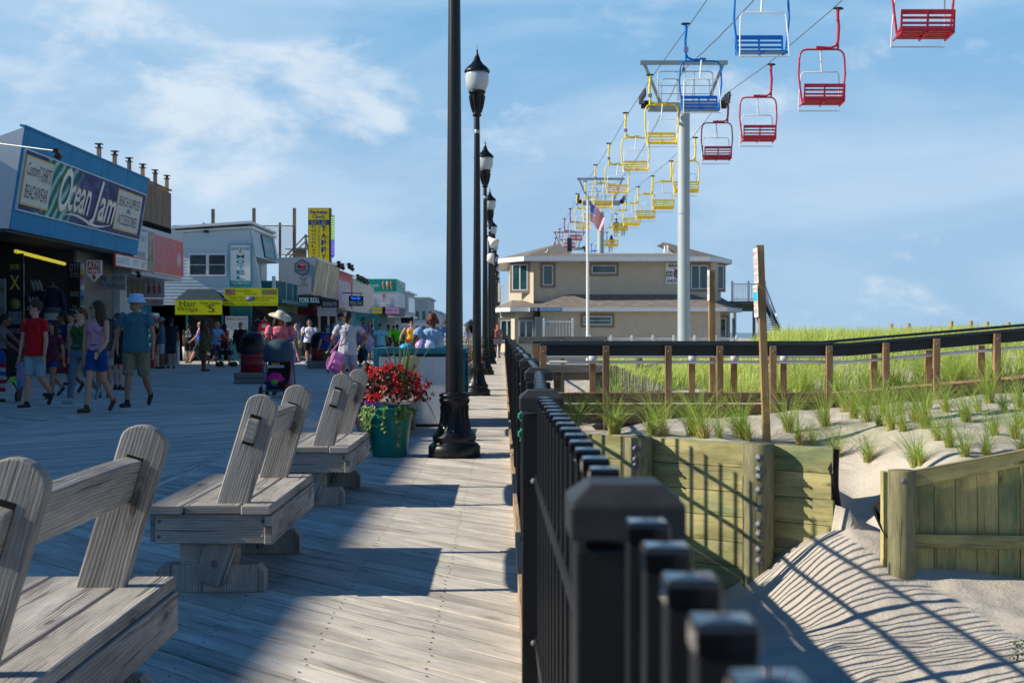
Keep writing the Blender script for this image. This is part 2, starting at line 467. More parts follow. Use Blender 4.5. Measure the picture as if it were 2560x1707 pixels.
# kick board on the edge
t = thing('kick_board', 'tan pine kick board of butted lengths along the seaward edge of the boardwalk', 'kick board', (.085, 30, 0))
y = 3.42
while y < 60:
    L = random.choice((1.2, 2.4, 1.6, .7)); mb = MB(); mb.box((.086 + random.uniform(-.003, .003), y + L / 2, .045), (.03, L - .006, .085)); mb.build('board', kick_w, t, bevel=.003)
    y += L
mb = MB(); mb.box((.086, 1.2, .045), (.03, 4.4, .085)); mb.build('board', kick_w, t)

# ------------------------------------------------------------------ black picket fence
fposts = [(-2.67, .12), (-.71, .12), (1.25, .115), (3.21, .094)]
y = 5.17
while y < 64: fposts.append((y, .142 + .002 * math.sin(y))); y += 1.96
fence = thing('picket_fence', 'black metal picket fence with capped square posts along the sand side of the boardwalk', 'fence', (.13, 0, 0))
def fx(y):
    for (a, xa), (b_, xb) in zip(fposts, fposts[1:]):
        if a <= y <= b_: return xa + (xb - xa) * (y - a) / (b_ - a)
    return .142
def solid_cap(mb, x, y, z, r):
    k = .62
    mb.lathe([(0, z - .05), (r * 1.414, z - .05), (r * 1.414, z - .017), (r * 1.414 * k, z), (0, z)], (x, y, 0), 4, Matrix.Rotation(R(45), 4, 'Z'), smooth=False)
for (y, x) in fposts:
    if y < -1: continue
    mb = MB(); mb.box((x, y, .22), (.094, .094, 1.6)); p = mb.build('post', fence_p, fence, bevel=.003 if y < 12 else 0)
    mb = MB(); solid_cap(mb, x, y, 1.078, .0535); mb.build('cap', cap_p, p, bevel=.003 if y < 12 else 0)
gapY = (19.0, 21.2)
for i in range(len(fposts) - 1):
    a, xa = fposts[i]; b_, xb = fposts[i + 1]
    if a < -1 or gapY[0] < (a + b_) / 2 < gapY[1]: continue
    for z in (.86, .47):
        mb = MB(); mb.beam((xa, a + .045, z), (xb, b_ - .045, z), .034, .034); mb.build('rail', fence_p, fence)
    mb = MB()
    for z in (.86, .47):
        for yy in (a + .06, b_ - .06):
            mb.ball((fx(yy) - .02, yy, z), (.008, .008, .008), 8, 5)
    if a < 12: mb.build('bolt', bolt_m, fence)
pk = []
for i in range(len(fposts) - 1):
    a, xa = fposts[i]; b_, xb = fposts[i + 1]
    if a < -.8 or gapY[0] < (a + b_) / 2 < gapY[1]: continue
    for k in range(14): pk.append(a + .205 + .1195 * k)
pk = [p for p in pk if p > .3]
def picket(mb, y, detail):
    x = fx(y)
    mb.cur = 0; mb.box((x, y, .52), (.0315, .0315, 1.064))
    mb.cur = 1
    if detail:
        r = .0168; mb.lathe([(r * 1.414, 1.053), (r * 1.414, 1.065), (r * 1.33, 1.069), (0, 1.0705)], (x, y, 0), 4, Matrix.Rotation(R(45), 4, 'Z'), smooth=False)
    else: mb.box((x, y, 1.06), (.035, .035, .016))
for y in pk[:90]:
    mb = MB(); picket(mb, y, True); mb.build('picket', [fence_p, fcap], fence, bevel=.0015 if y < 6 else 0)
mb = MB()
for y in pk[90:]: picket(mb, y, False)
mb.build('picket', [fence_p, fcap], fence, kind='stuff')
mb = MB()
for k in range(16):
    a = k * .9; mb.ball((.10 + .015 * math.cos(a), 6.6 + .015 * math.sin(a), .66 + k * .013), (.012, .012, .012), 6, 4)
mb.build('rope', M('green_rope', (.02, .22, .17), .8), label='teal rope wound round a black fence post', cat='rope')

# ------------------------------------------------------------------ timber benches
def make_bench(label):
    """near end at y=0; local frame: x to the right"""
    b = thing('bench', label, 'bench', (0, 0, 0), 'weathered timber benches in a row')
    L = 1.34; z0 = .38
    # seat boards: two on the left of the back posts, one on the right
    for (x0, x1, ya, yb) in ((-1.63, -1.475, 0, L), (-1.47, -1.212, .02, L), (-1.205, -1.066, -.01, L)):
        mb = MB(); mb.box(((x0 + x1) / 2, (ya + yb) / 2, z0 + .0215), (x1 - x0 - .004, yb - ya, .042)); mb.build('seat_board', bench_w, b, bevel=.006)
    for (c, s) in (((-1.352, .055, .31), (.51, .042, .137)), ((-1.352, L - .06, .31), (.51, .042, .137)), ((-1.079, L / 2, .309), (.038, L - .01, .134)), ((-1.624, L / 2, .309), (.038, L - .16, .134))):
        mb = MB(); mb.box(c, s); mb.build('apron', bench_w, b, bevel=.005)
    for yy in (.105, L - .17):
        mb = MB()
        # slanted back post, seen flat from the front; rounded head
        x_b, x_t, z_b, z_t = -1.372, -1.108, .045, .925; wd = .073; th = .048
        ax = Vector((x_t - x_b, 0, z_t - z_b)).normalized(); rt = Vector((ax.z, 0, -ax.x))
        Ln = math.hypot(x_t - x_b, z_t - z_b)
        pl = [(-wd, 0.04), (-wd * .6, 0), (wd * .6, 0), (wd, .04), (wd, Ln - .055)]
        for k in range(1, 10):
            t_ = math.pi * k / 10; pl.append((wd * math.cos(t_), Ln - .055 + .055 * math.sin(t_)))
        pl.append((-wd, Ln - .055))
        M4 = Matrix(((rt.x, ax.x, 0, x_b), (0, 0, -1, yy), (rt.z, ax.z, 0, z_b), (0, 0, 0, 1)))
        # frame must be right-handed with z out toward -y
        M4 = frame((x_b, yy + th / 2, z_b), rt, ax)
        mb.prism(pl, M4, th)
        p = mb.build('back_post', bench_w, b, bevel=.005)
        mb = MB(); mb.lathe([(0, .012), (.012, .010), (.017, 0)], (0, 0, 0), 12, M4 @ Matrix.Translation((0, .1, th))); mb.build('bolt', bolt_m, p)
        mb = MB(); q = M4 @ Vector((.0, .735, 0))
        # dark mortise round the rail
        mb.prism([(-.037, .675), (.017, .675), (.017, .8185), (-.037, .8185)], M4 @ Matrix.Translation((0, 0, -.0015)), th + .003)
        mb.build('mortise', M('mortise_dark', (.02, .018, .016), .95), p)
        # pedestal
        mb = MB(); mb.box((-1.38, yy + .062, .185), (.27, .085, .117)); mb.build('pedestal', bench_w, b, bevel=.004)
        mb = MB(); fp = [(-.255, 0), (.255, 0), (.255, .095), (.225, .13), (-.225, .13), (-.255, .095)]
        mb.prism(fp, frame((-1.372, yy + .10, .001), (1, 0, 0), (0, 0, 1)), .085); mb.build('foot', bench_w, b, bevel=.005)
    for (x_, z_) in ((-1.585, .345), (-1.585, .275), (-1.105, .345), (-1.105, .275)):
        mb = MB(); mb.lathe([(0, .005), (.007, .004), (.009, 0)], (x_ + random.uniform(-.004, .004), .0338, z_), 8, Matrix.Rotation(R(90), 4, 'X')); mb.build('screw', bolt_m, b)
    # back rail through both posts, slightly arched at the ends
    mb = MB(); cx = -1.167; cz = .762; N = 14; V = []
    tl = math.atan2(.264, .88)
    for i in range(N + 1):
        t_ = i / N; yy = .03 + (L - .06) * t_
        e = .018 * (2 * t_ - 1) ** 4
        for (dx_, dz_) in ((-.025, -.07 + e), (.025, -.07 + e), (.025, .07 - e), (-.025, .07 - e)):
            V.append((cx + dx_ * math.cos(tl) + dz_ * math.sin(tl), yy, cz - dx_ * math.sin(tl) + dz_ * math.cos(tl)))
    fs = []; uv = []
    for i in range(N):
        for k in range(4):
            k2 = (k + 1) % 4; fs.append([i * 4 + k, i * 4 + k2, i * 4 + 4 + k2, i * 4 + 4 + k])
            ys = (V[i * 4][1], V[i * 4 + 4][1]); o = (0, .05, .19, .24, .38)
            uv.append([(ys[0], o[k]), (ys[0], o[k + 1]), (ys[1], o[k + 1]), (ys[1], o[k])])
    fs.append([3, 2, 1, 0]); fs.append([N * 4 + k for k in range(4)]); uv += [[(0, 0), (.02, 0), (.02, .05), (0, .05)]] * 2
    mb.add(V, fs, uv); mb.build('back_rail', bench_w, b, bevel=.004)
    return b
blab = ['weathered grey timber bench nearest the viewer, cut off by the left edge',
        'weathered grey timber bench second from the viewer, seen whole with its bolted foot',
        'weathered grey timber bench just left of the red flowers, half sunlit',
        'weathered grey timber bench whose back sticks up behind the red flowers']
b0 = make_bench(blab[1]); b0.location = (0, 6.0, 0)
for i, (yy, lb) in enumerate(((2.93, blab[0]), (9.05, blab[2]), (15.1, blab[3]))):
    c = copy_tree(b0); c.location = (0.0 if i != 2 else .02, yy, 0); c['label'] = lb

# ------------------------------------------------------------------ lamp posts
milk = M('lamp_glass', (.58, .63, .66), .25, .04, 3, trans=.25)
def make_lamp(full):
    t = thing('street_lamp', 'x', 'street lamp', (0, 0, 0), 'black lamp posts along the boardwalk')
    mb = MB()
    mb.lathe([(0, 0), (.262, 0), (.262, .012)], n=16)
    mb.lathe([(.25, .012), (.255, .02), (.255, .10), (.235, .125), (.20, .15), (.215, .165), (.215, .20), (.165, .26), (.135, .36), (.125, .44), (.13, .50), (.148, .54), (.152, .56), (.135, .575), (.15, .59), (.15, .61), (.13, .625), (.095, .63), (0, .63)], n=32)
    for k in range(16):
        a = 2 * math.pi * k / 16; ca, sa = math.cos(a), math.sin(a)
        mb.tube([(.19 * ca, .19 * sa, .19), (.155 * ca, .155 * sa, .27), (.134 * ca, .134 * sa, .36), (.127 * ca, .127 * sa, .44), (.133 * ca, .133 * sa, .5)], .011, 5)
    mb.build('base', black_p, t)
    mb = MB(); mb.lathe([(.088, .62), (.086, 1.0), (.07, 3), (.055, 5.05), (.05, 5.35)], n=20); mb.build('pole', black_p, t)
    mb = MB(); mb.lathe([(.056, 5.02), (.058, 5.03), (.058, 5.08), (.05, 5.1), (.05, 5.32)], n=14); mb.box((-.05, -.01, 5.2), (.03, .05, .3)); mb.build('conduit', galv, t)
    hd = MB(); hd.lathe([(.05, 5.33), (.09, 5.36), (.075, 5.4), (.10, 5.5), (.14, 5.72), (.15, 5.78), (.165, 5.80), (.165, 5.83), (0, 5.83)], n=20)
    for k in range(10):
        a = 2 * math.pi * k / 10; ca, sa = math.cos(a), math.sin(a); hd.tube([(.08 * ca, .08 * sa, 5.42), (.118 * ca, .118 * sa, 5.55), (.15 * ca, .15 * sa, 5.74)], .012, 4)
    h = hd.build('lamp_head', black_p, t)
    g = MB(); g.lathe([(.13, 5.83), (.175, 5.86), (.215, 5.95), (.225, 6.06), (.222, 6.15), (.215, 6.19), (0, 6.19)], n=24); g.build('globe', milk, h)
    c = MB(); c.lathe([(.24, 6.185), (.25, 6.20), (.24, 6.235), (.19, 6.29), (.12, 6.35), (.07, 6.42), (.045, 6.50), (.03, 6.52), (.035, 6.54), (.018, 6.56), (.022, 6.60), (.006, 6.64), (.004, 6.72), (0, 6.73)], n=24); c.build('lamp_cap', black_p, h)
    return t
lamp0 = make_lamp(True)
ys = [12.7 + 12.25 * i for i in range(16)]
labs = ['thick black lamp post nearest the viewer, its head above the picture, beside the flower tub',
        'second black lamp post, tallest one whose glass head is in view', 'third black lamp post, carrying a white horn loudspeaker',
        'fourth black lamp post in the receding row', 'fifth black lamp post in the receding row', 'sixth black lamp post, small in the receding row']
for i, yy in enumerate(ys):
    o = lamp0 if i == 0 else copy_tree(lamp0)
    o.location = (-.475 if i == 0 else (-.505 + .01 * (i % 2)), yy + .1, 0)
    o['label'] = labs[i] if i < len(labs) else 'tiny black lamp post at the far end of the receding row'
mb = MB(); q = W(1116, 545, 37.3)
mb.tube([q + Vector((-.02, 0, .1)), q + Vector((.06, -.03, .02))], .02, 6)
mb.cur = 1; mb.lathe([(.02, 0), (.05, .08), (.09, .2), (.16, .32), (.17, .33), (.15, .32), (.04, .1)], q + Vector((.05, 0, .03)), 16, Matrix.Rotation(R(138), 4, 'Y') @ Matrix.Rotation(R(25), 4, 'X'))
mb.build('horn_loudspeaker', [black_p, white_p], label='white horn loudspeaker fixed to the third lamp post', cat='loudspeaker')
mb = MB(); q = W(1119, 592, 37.3); mb.lathe([(.0, .0), (.12, 0), (.15, .1), (.15, .2), (.10, .2), (.08, .12), (0, .1)], q, 16, Matrix.Rotation(R(95), 4, 'Y'))
mb.build('round_loudspeaker', white_p, label='small round white loudspeaker below the horn on the lamp post', cat='loudspeaker')

# ------------------------------------------------------------------ flower tub
tub = M('teal_pot', (.012, .20, .175), .35, .15, 8)
def leaf(mb, c, s, nrm, tip, curl=.25):
    nrm = nrm.normalized(); tip = (tip - nrm * tip.dot(nrm)).normalized(); sd = nrm.cross(tip)
    P = [c, c + tip * s * .45 + sd * s * .42 + nrm * s * curl * .3, c + tip * s - nrm * s * curl * .2, c + tip * s * .45 - sd * s * .42 + nrm * s * curl * .3]
    mb.add(P, [(0, 1, 2, 3)], None, False)
def rv(): 
    return Vector((random.gauss(0, 1), random.gauss(0, 1), random.gauss(0, 1))).normalized()
def make_tub(label, c, big=True):
    t = thing('flower_tub', label, 'flower pot', c)
    c = Vector(c)
    mb = MB(); mb.lathe([(0, .0), (.165, 0), (.17, .01), (.222, .43), (.225, .45), (.232, .455), (.232, .485), (.215, .485), (.21, .45), (0, .44)], c, 40); mb.build('pot', tub, t)
    ctr = c + Vector((.0, 0, .625))
    mb = MB(); mr = MB(); N = 1500 if big else 500
    for i in range(N):
        d = rv(); r = (.55 + .45 * random.random() ** .4)
        if d.z < -.35: continue
        w_ = 1 + .18 * math.sin(d.x * 7 + d.y * 5)
        p = ctr + Vector((d.x * .325 * w_, d.y * .28 * w_, d.z * .25)) * r
        leaf(mb, p, random.uniform(.028, .05), d + rv() * .8, rv())
    mb.build('foliage', isl('begonia_leaf', (.05, .012, .008, 1), (.17, .05, .02, 1), .35), t)
    for i in range(190 if big else 60):
        d = rv()
        if d.z < -.3: continue
        w_ = 1 + .18 * math.sin(d.x * 7 + d.y * 5)
        p0 = ctr + Vector((d.x * .345 * w_, d.y * .295 * w_, d.z * .265 + .01)) * random.uniform(.92, 1.07)
        for k in range(random.randint(4, 9)):
            p = p0 + rv() * random.uniform(.003, .028)
            for j in range(3): leaf(mr, p, random.uniform(.014, .026), d + rv() * .7, rv())
    mr.build('blossoms', isl('red_petal', (.42, .004, .008, 1), (.78, .02, .03, 1), .45, .2), t)
    mv = MB(); st = MB()
    for i in range(26 if big else 10):
        a = random.uniform(0, 2 * math.pi) if i > 26 else random.uniform(math.pi * .95, math.pi * 1.9)
        p = c + Vector((.225 * math.cos(a),   .225 * math.sin(a), .485)); ln = random.uniform(.05, .46) * random.choice((.5, 1, 1)); pts = [p.copy()]
        for k in range(int(ln / .018)):
            p = p + Vector((math.cos(a) * (.010 if k < 5 else -.0028), math.sin(a) * (.010 if k < 5 else -.0028), -.019 if k > 2 else -.002)) + rv() * .005
            pts.append(p.copy())
            for j in range(2):
                if random.random() < .75: leaf(mv, p + rv() * .014, random.uniform(.022, .046), Vector((math.cos(a), math.sin(a), .4)) + rv() * .5, rv() + Vector((0, 0, -.4)))
        st.tube(pts, .0018, 4)
    v_ = mv.build('trailing_vine', isl('vine_leaf', (.06, .15, .025, 1), (.20, .34, .08, 1), .4, .25), t); st.build('stem', M('vine_stem', (.08, .14, .03), .6), v_)
    ms = MB()
    b_ = c + Vector((.10, .02, .60))
    tips = [(-.16, .55), (-.07, .60), (-.02, .62), (.05, .60), (.12, .62), (.17, .66), (.22, .58), (.30, .48), (.36, .38), (.26, .3), (-.30, .42), (.33, .18), (.0, .5), (.09, .5), (.40, -.12), (-.12, .3), (.2, .4), (.15, .45)]
    for (dx_, dz_) in tips:
        dy_ = random.uniform(-.18, .18); N_ = 9; V = []
        sd = Vector((1, random.uniform(-.5, .5), 0)).normalized()
        for k in range(N_ + 1):
            u = k / N_
            p = b_ + Vector((dx_ * u, dy_ * u, (dz_ * u if dz_ > 0 else .3 * u) - (.10 if dz_ < .45 else .0) * u ** 3 - (0 if dz_ > 0 else .55 * u ** 2.2)))
            ww = .0085 * (1 - u ** 2.5) + .0008
            V += [p - sd * ww, p + sd * ww]
        ms.add(V, [(2 * k, 2 * k + 1, 2 * k + 3, 2 * k + 2) for k in range(N_)], None, False)
    ms.build('spike_grass', isl('spike_leaf', (.15, .24, .05, 1), (.38, .48, .15, 1), .4, .3), t)
    return t
make_tub('teal plastic tub of red begonias with trailing green vine, beside the nearest lamp post', (WX(893, 12.75), 12.85, 0))
make_tub('smaller flower tub with orange and red blooms behind the second lamp post', (WX(1070, 27.5), 27.5, .0), False)
mb = MB()
for i in range(44):
    if i < 12: x, y = random.uniform(-.95, -.78), random.uniform(12.3, 12.9)
    else: x, y = random.uniform(-.9, .05), random.uniform(4.4, 22)
    s = random.uniform(.009, .018)
    leaf(mb, Vector((x, y, .006)), s * 1.3, Vector((0, 0, 1)) + rv() * .4, rv())
    leaf(mb, Vector((x + .008, y, .008)), s, Vector((0, 0, 1)) + rv() * .8, rv())
mb.build('fallen_petals', isl('petal_fallen', (.55, .02, .01, 1), (.75, .16, .03, 1), .5), label='fallen red petals scattered over the planks', cat='petals', kind='stuff')

# ------------------------------------------------------------------ white box with teal rim
Yb = 16.75; xl, xr = WX(864, Yb), WX(1062, Yb)
t = thing('game_table', 'white panelled box with a teal rim standing behind the tub and the nearest lamp post', 'box table', ((xl + xr) / 2, Yb + .5, 0))
mb = MB(); mb.box(((xl + xr) / 2 + .03, Yb + .02, .47), (xr - xl - .07, .03, .86)); mb.box(((xl + xr) / 2 + .03, Yb + 1.58, .47), (xr - xl - .07, .03, .86)); mb.box((xr - .03, Yb + .8, .47), (.03, 1.5, .86)); mb.box((xl + .05, Yb + .8, .47), (.03, 1.5, .86))
mb.build('panel', M('white_ply', (.70, .72, .74), .5, .1, 2.5, streak=.35), t)
teal = M('teal_paint', (.01, .13, .20), .45, .2, 5)
mb = MB(); mb.box(((xl + xr) / 2, Yb, .975), (xr - xl, .09, .075)); mb.box(((xl + xr) / 2, Yb + 1.6, .975), (xr - xl, .09, .075)); mb.box((xl, Yb + .8, .973), (.09, 1.5, .075)); mb.box((xr, Yb + .8, .973), (.09, 1.5, .075)); mb.box(((xl + xr) / 2, Yb + .8, .93), (xr - xl - .1, 1.5, .02))
for x in (xl, xr):
    for y in (Yb, Yb + 1.6): mb.box((x, y, .47), (.07, .07, .93))
mb.build('rim', teal, t, bevel=.006)
for (px, col, nm, lb) in ((1000 - 68, (.03, .42, .75), 'plastic_bag', 'bright blue plastic bag lying on the teal rimmed table'), (968, (.45, .3, .6), 'plastic_bag', 'lilac plastic bag beside the blue bag on the table'), (985, (.7, .68, .8), 'plastic_bag', 'pale carrier bag held over the table by the bending woman')):
    mb = MB(); mb.ball(W(px, 797, Yb + .6 if px < 950 else Yb + 1.1), ((.09, .1, .045) if px < 950 else (.09, .09, .10)), 12, 8)
    for i in range(len(mb.v)):
        v = Vector(mb.v[i]); d = noise.noise(v * 22) * .03; mb.v[i] = (v.x + d, v.y, v.z + d)
    mb.build(nm, M('bag%d' % px, col, .3, .2, 20), label=lb, cat='bag')
# ------------------------------------------------------------------ sand, dunes
def sst(a, b, x):
    t = max(0, min(1, (x - a) / (b - a))); return t * t * (3 - 2 * t)
A_ = Vector((.2, 16.02)); B_ = Vector((3.44, 13.57))
def wall_y(x): return A_.y + (B_.y - A_.y) * (x - A_.x) / (B_.x - A_.x)
def ripple(x, y):
    u = x * .45 + y; w_ = noise.noise(Vector((x * .9, y * .9, 3))) * 2.2
    return .0035 * math.sin(u * 15 + w_ * 3.2) * (.5 + .9 * abs(noise.noise(Vector((x * .7, y * .7, 8))))) + .035 * noise.noise(Vector((x * 1.3, y * 1.3, 0))) + .018 * noise.noise(Vector((x * 5, y * 5, 4)))
def z_low(x, y):
    k = sst(10.2, 13.2, y); z = (1 - k) * (-1.42 + .22 * sst(1.5, 4.5, x)) + k * (-1.78 + .76 * sst(1.9, 3.5, x)) + .06 * sst(4.2, 7, x)
    z += .26 * math.exp(-((x - 3.5) ** 2 / .7 + (y - 12.95) ** 2 / 1.3))
    z += .12 * math.exp(-((x - 4.0) ** 2 + (y - 9.3) ** 2) / 1.5)
    return z + ripple(x, y) * 1.25
def z_up(x, y):
    z = .0 + .085 * max(0, x - 3) * sst(12.5, 16, y)
    z -= .10 * sst(13.4, 12.2, y) * sst(4, 5, x)
    z -= .84 * math.exp(-((x - 3.72) / (.42 + .12 * max(0, y - 13))) ** 2) * sst(16.4, 13.1, y)
    z += .03 * noise.noise(Vector((x * 1.4, y * 1.1, 1))) + .03 * noise.noise(Vector((x * 4, y * 4, 7))) * sst(12, 13, y)
    z += .035 * math.exp(-((y - 17.6) / .5) ** 2)
    if y > 20.8:
        k = sst(21, 30, y)
        z = z * (1 - k) + k * (.15 + (.12 + .62 * sst(.165, .21, x / y)) * sst(2.5, 6.5, x + (y - 26) * .06) + .15 * sst(7, 16, x) - .55 * sst(2.5, -.5, x)) + .10 * noise.noise(Vector((x * .35, y * .2, 2))) * k
        z -= .9 * sst(40, 52, y) * sst(20, 8, x) + 1.5 * sst(45, 75, y) * sst(8, 20, x)
    if x < 2.4 and 16 < y < 30: z -= .25 * sst(2.4, 1.0, x)
    return z
def ground(x, y):
    if x < 3.44: b_ = wall_y(x) + .13
    elif x < 3.9: return max(z_low(x, y), z_up(x, y)) if y > 13.0 else z_low(x, y)
    else: b_ = 12.27
    return z_up(x, y) if y > b_ else z_low(x, y)
def grid(name, mat, xs, ys, kind='structure'):
    V = []; 
    for y in ys:
        for x in xs: V.append((x, y, ground(x, y)))
    nx = len(xs); fs = []; 
    for j in range(len(ys) - 1):
        for i in range(nx - 1): fs.append((j * nx + i, j * nx + i + 1, (j + 1) * nx + i + 1, (j + 1) * nx + i))
    mb = MB(); mb.add(V, fs, [[(V[k][0], V[k][1]) for k in f] for f in fs], True)
    return mb.build(name, mat, kind=kind)
def rng(a, b, s):
    o = []; x = a
    while x < b: o.append(x); x += s(x) if callable(s) else s
    o.append(b); return o
m, n, l, b = nt('sand')
tc = n.new('ShaderNodeTexCoord').outputs['Object']
f1 = tex(n, l, tc, 1.3, 5, .6); f2 = tex(n, l, tc, 160, 3, .7); f3 = tex(n, l, tc, 26, 5, .65)
c_ = ramp(n, l, f1, [(.3, (.43, .39, .335, 1)), (.7, (.55, .505, .44, 1))])
c_ = mix(n, l, c_, (.24, .19, .15, 1), ramp(n, l, f2, [(.58, (0, 0, 0)), (.75, (.5, .5, .5))]))
vo = n.new('ShaderNodeTexVoronoi'); vo.inputs['Scale'].default_value = 9; l.new(tc, vo.inputs['Vector'])
c_ = mix(n, l, c_, (.80, .76, .72, 1), ramp(n, l, vo.outputs['Distance'], [(.05, (.9, .9, .9)), (.08, (0, 0, 0))]))
l.new(c_, b.inputs['Base Color']); b.inputs['Roughness'].default_value = .95; b.inputs['Specular IOR Level'].default_value = .15
nn = bump(n, l, f3, .55, .03); nn = bump(n, l, f2, .5, .006, nn); l.new(nn, b.inputs['Normal'])
sand = m
xs = rng(.12, 6.6, .045) + rng(6.75, 30, lambda x: .2 + (x - 6.6) * .06)
ys = rng(5.5, 17.5, .045) + rng(17.65, 70, lambda y: .15 + (y - 17.5) * .03)
grid('sand', sand, xs, ys)
mb = MB(); mb.box((1200, 1000, -2.35), (2400, 3000, .6)); mb.build('beach', sand, kind='structure')
m, n, l, b = nt('sea'); b.inputs['Base Color'].default_value = (.03, .09, .13, 1); b.inputs['Roughness'].default_value = .25
l.new(bump(n, l, tex(n, l, n.new('ShaderNodeTexCoord').outputs['Object'], .4, 5), .6, .3), b.inputs['Normal'])
mb = MB(); mb.box((2600, 1500, -2.02), (4950, 6000, .1)); mb.build('sea', m, kind='structure')
mb = MB(); mb.box((-900, 1200, -.55), (1700, 4000, .4)); mb.build('ground', M('town_ground', (.2, .2, .19), .9), kind='structure')

# ------------------------------------------------------------------ bulkhead
bk = thing('bulkhead', 'treated yellow green timber bulkhead of stacked planks holding back the planted sand', 'retaining wall', (A_.x + 1.5, wall_y(1.7), -1.7))
d2 = (B_ - A_).normalized(); dv = Vector((d2.x, d2.y, 0)); nv = Vector((d2.y, -d2.x, 0))
LW = (B_ - A_).length
for k in range(8):
    zc = .02 - .135 - k * .272
    segs = [(0, 1.64), (1.645, 3.2), (3.205, LW)] if k % 2 == 0 else [(0, 1.64), (1.645, LW - .02)]
    for (a, b_) in segs:
        p0 = Vector((A_.x, A_.y, zc)) + dv * a; p1 = Vector((A_.x, A_.y, zc)) + dv * b_
        mb = MB(); mb.beam(p0, p1, .058, .266); mb.build('plank', green_w, bk, bevel=.003)
mb = MB()
mb.tube([Vector((B_.x - .03, B_.y, 0)) + nv * -.05 + Vector((.02, 0, z)) + Vector((.03 * math.sin(z * 7), 0, 0)) for z in (-.0, -.2, -.4, -.6, -.8)], [.05, .07, .05, .04, .03], 6)
fab = M('black_fabric', (.01, .01, .011), .85); mb.build('membrane', fab, bk)
def piling(parent, x, y, z0, z1, r, name='piling'):
    mb = MB(); N = 28; pr = []
    pts = [z0 + (z1 - z0) * i / 8 for i in range(9)]
    mb.lathe([(r * (1 + .02 * math.sin(i * 2.3)), z) for i, z in enumerate(pts)] + [(r * .98, z1 + .002), (0, z1 + .004)], (x, y, 0), N)
    return mb.build(name, pile_w, parent)
for (px, s_) in ((1464, 0), (1743, 1)):
    # stand proud on the near face of the planks
    best = min([i * .01 for i in range(60, 340)], key=lambda xx: abs(VPX + F * (xx + nv.x * .19) / (wall_y(xx) + nv.y * .19) - px))
    c = Vector((best, wall_y(best), 0)) + nv * .195
    pl = piling(bk, c.x, c.y, -2.1, .035, .165)
    ys_ = [(1447 - 1447, p) for p in (1110 - 0,)]
    zz = [-.10, -.22, -.30, -.44, -.62, -.80, -.90, -1.06, -1.18] if s_ else [-.08, -.2, -.27]
    for i, z in enumerate(zz):
        a = math.atan2(-1, -.12 if s_ else -.25); q = c + Vector((math.cos(a) * .163, math.sin(a) * .163, z))
        fr = frame(q, (-math.sin(a), math.cos(a), 0), (0, 0, 1))
        mb = MB(); mb.lathe([(0, 0), (.045, 0), (.045, .008), (.024, .010), (.03, .014), (.03, .03), (.014, .032), (.014, .07), (0, .072)], (0, 0, 0), 10, fr); mb.build('bolt', bolt_m, pl)
# ------------------------------------------------------------------ timber screen of the beach ramp
rf = thing('ramp_screen', 'treated timber screen of upright boards with a sloping top rail on a stubby round post', 'timber fence', (4.6, 12.2, -1.1))
piling(rf, WX(2071, 12.0), 12.0, -1.7, WZ(1080, 12.0), .125, 'post')
mb = MB(); fr = frame(W(2071, 1150, 11.87), (1, 0, 0), (0, 0, 1)); mb.lathe([(0, .012), (.02, .01), (.028, 0)], W(2076, 1105, 11.872), 12, Matrix.Rotation(R(90), 4, 'X')); mb.build('bolt', bolt_m, rf)
x = 3.80
def zc(x): return -.085 + (x - 3.78) * .19
mb = MB(); mb.beam((3.72, 12.07, zc(3.72) - .05), (7.2, 12.07, zc(7.2) - .05), .045, .15); mb.build('top_rail', green_w, rf, bevel=.004)
mb = MB(); mb.beam((3.56, 12.06, -.70), (7.2, 12.06, -.76), .045, .125); mb.build('lower_rail', green_w, rf, bevel=.004)
while x < 7.2:
    wd = .20; z1 = zc(x + .1) - .02
    mb = MB(); mb.box((x + wd / 2, 12.13 + random.uniform(-.004, .004), (z1 - 1.7) / 2), (wd - .006, .03, z1 + 1.7)); mb.build('board', green_w, rf, bevel=.002); x += wd
mb = MB(); mb.box((3.545, 12.13, -.55), (.05, .1, .95)); mb.build('stop_board', green_w, rf)
mb = MB(); P = [W(2040, 1128, 12.18), W(2040, 1232, 12.18), W(2036, 1235, 12.0), W(2022, 1212, 12.1), W(2004, 1172, 12.3), W(2008, 1160, 12.35)]
Q = [p + Vector((.0, .04, .01)) for p in P]
mb.add(P + Q, [(0, 5, 4, 3, 2, 1), (6, 7, 8, 9, 10, 11)] + [(i, (i + 1) % 6, 6 + (i + 1) % 6, 6 + i) for i in range(6)]); mb.build('membrane', fab, rf)

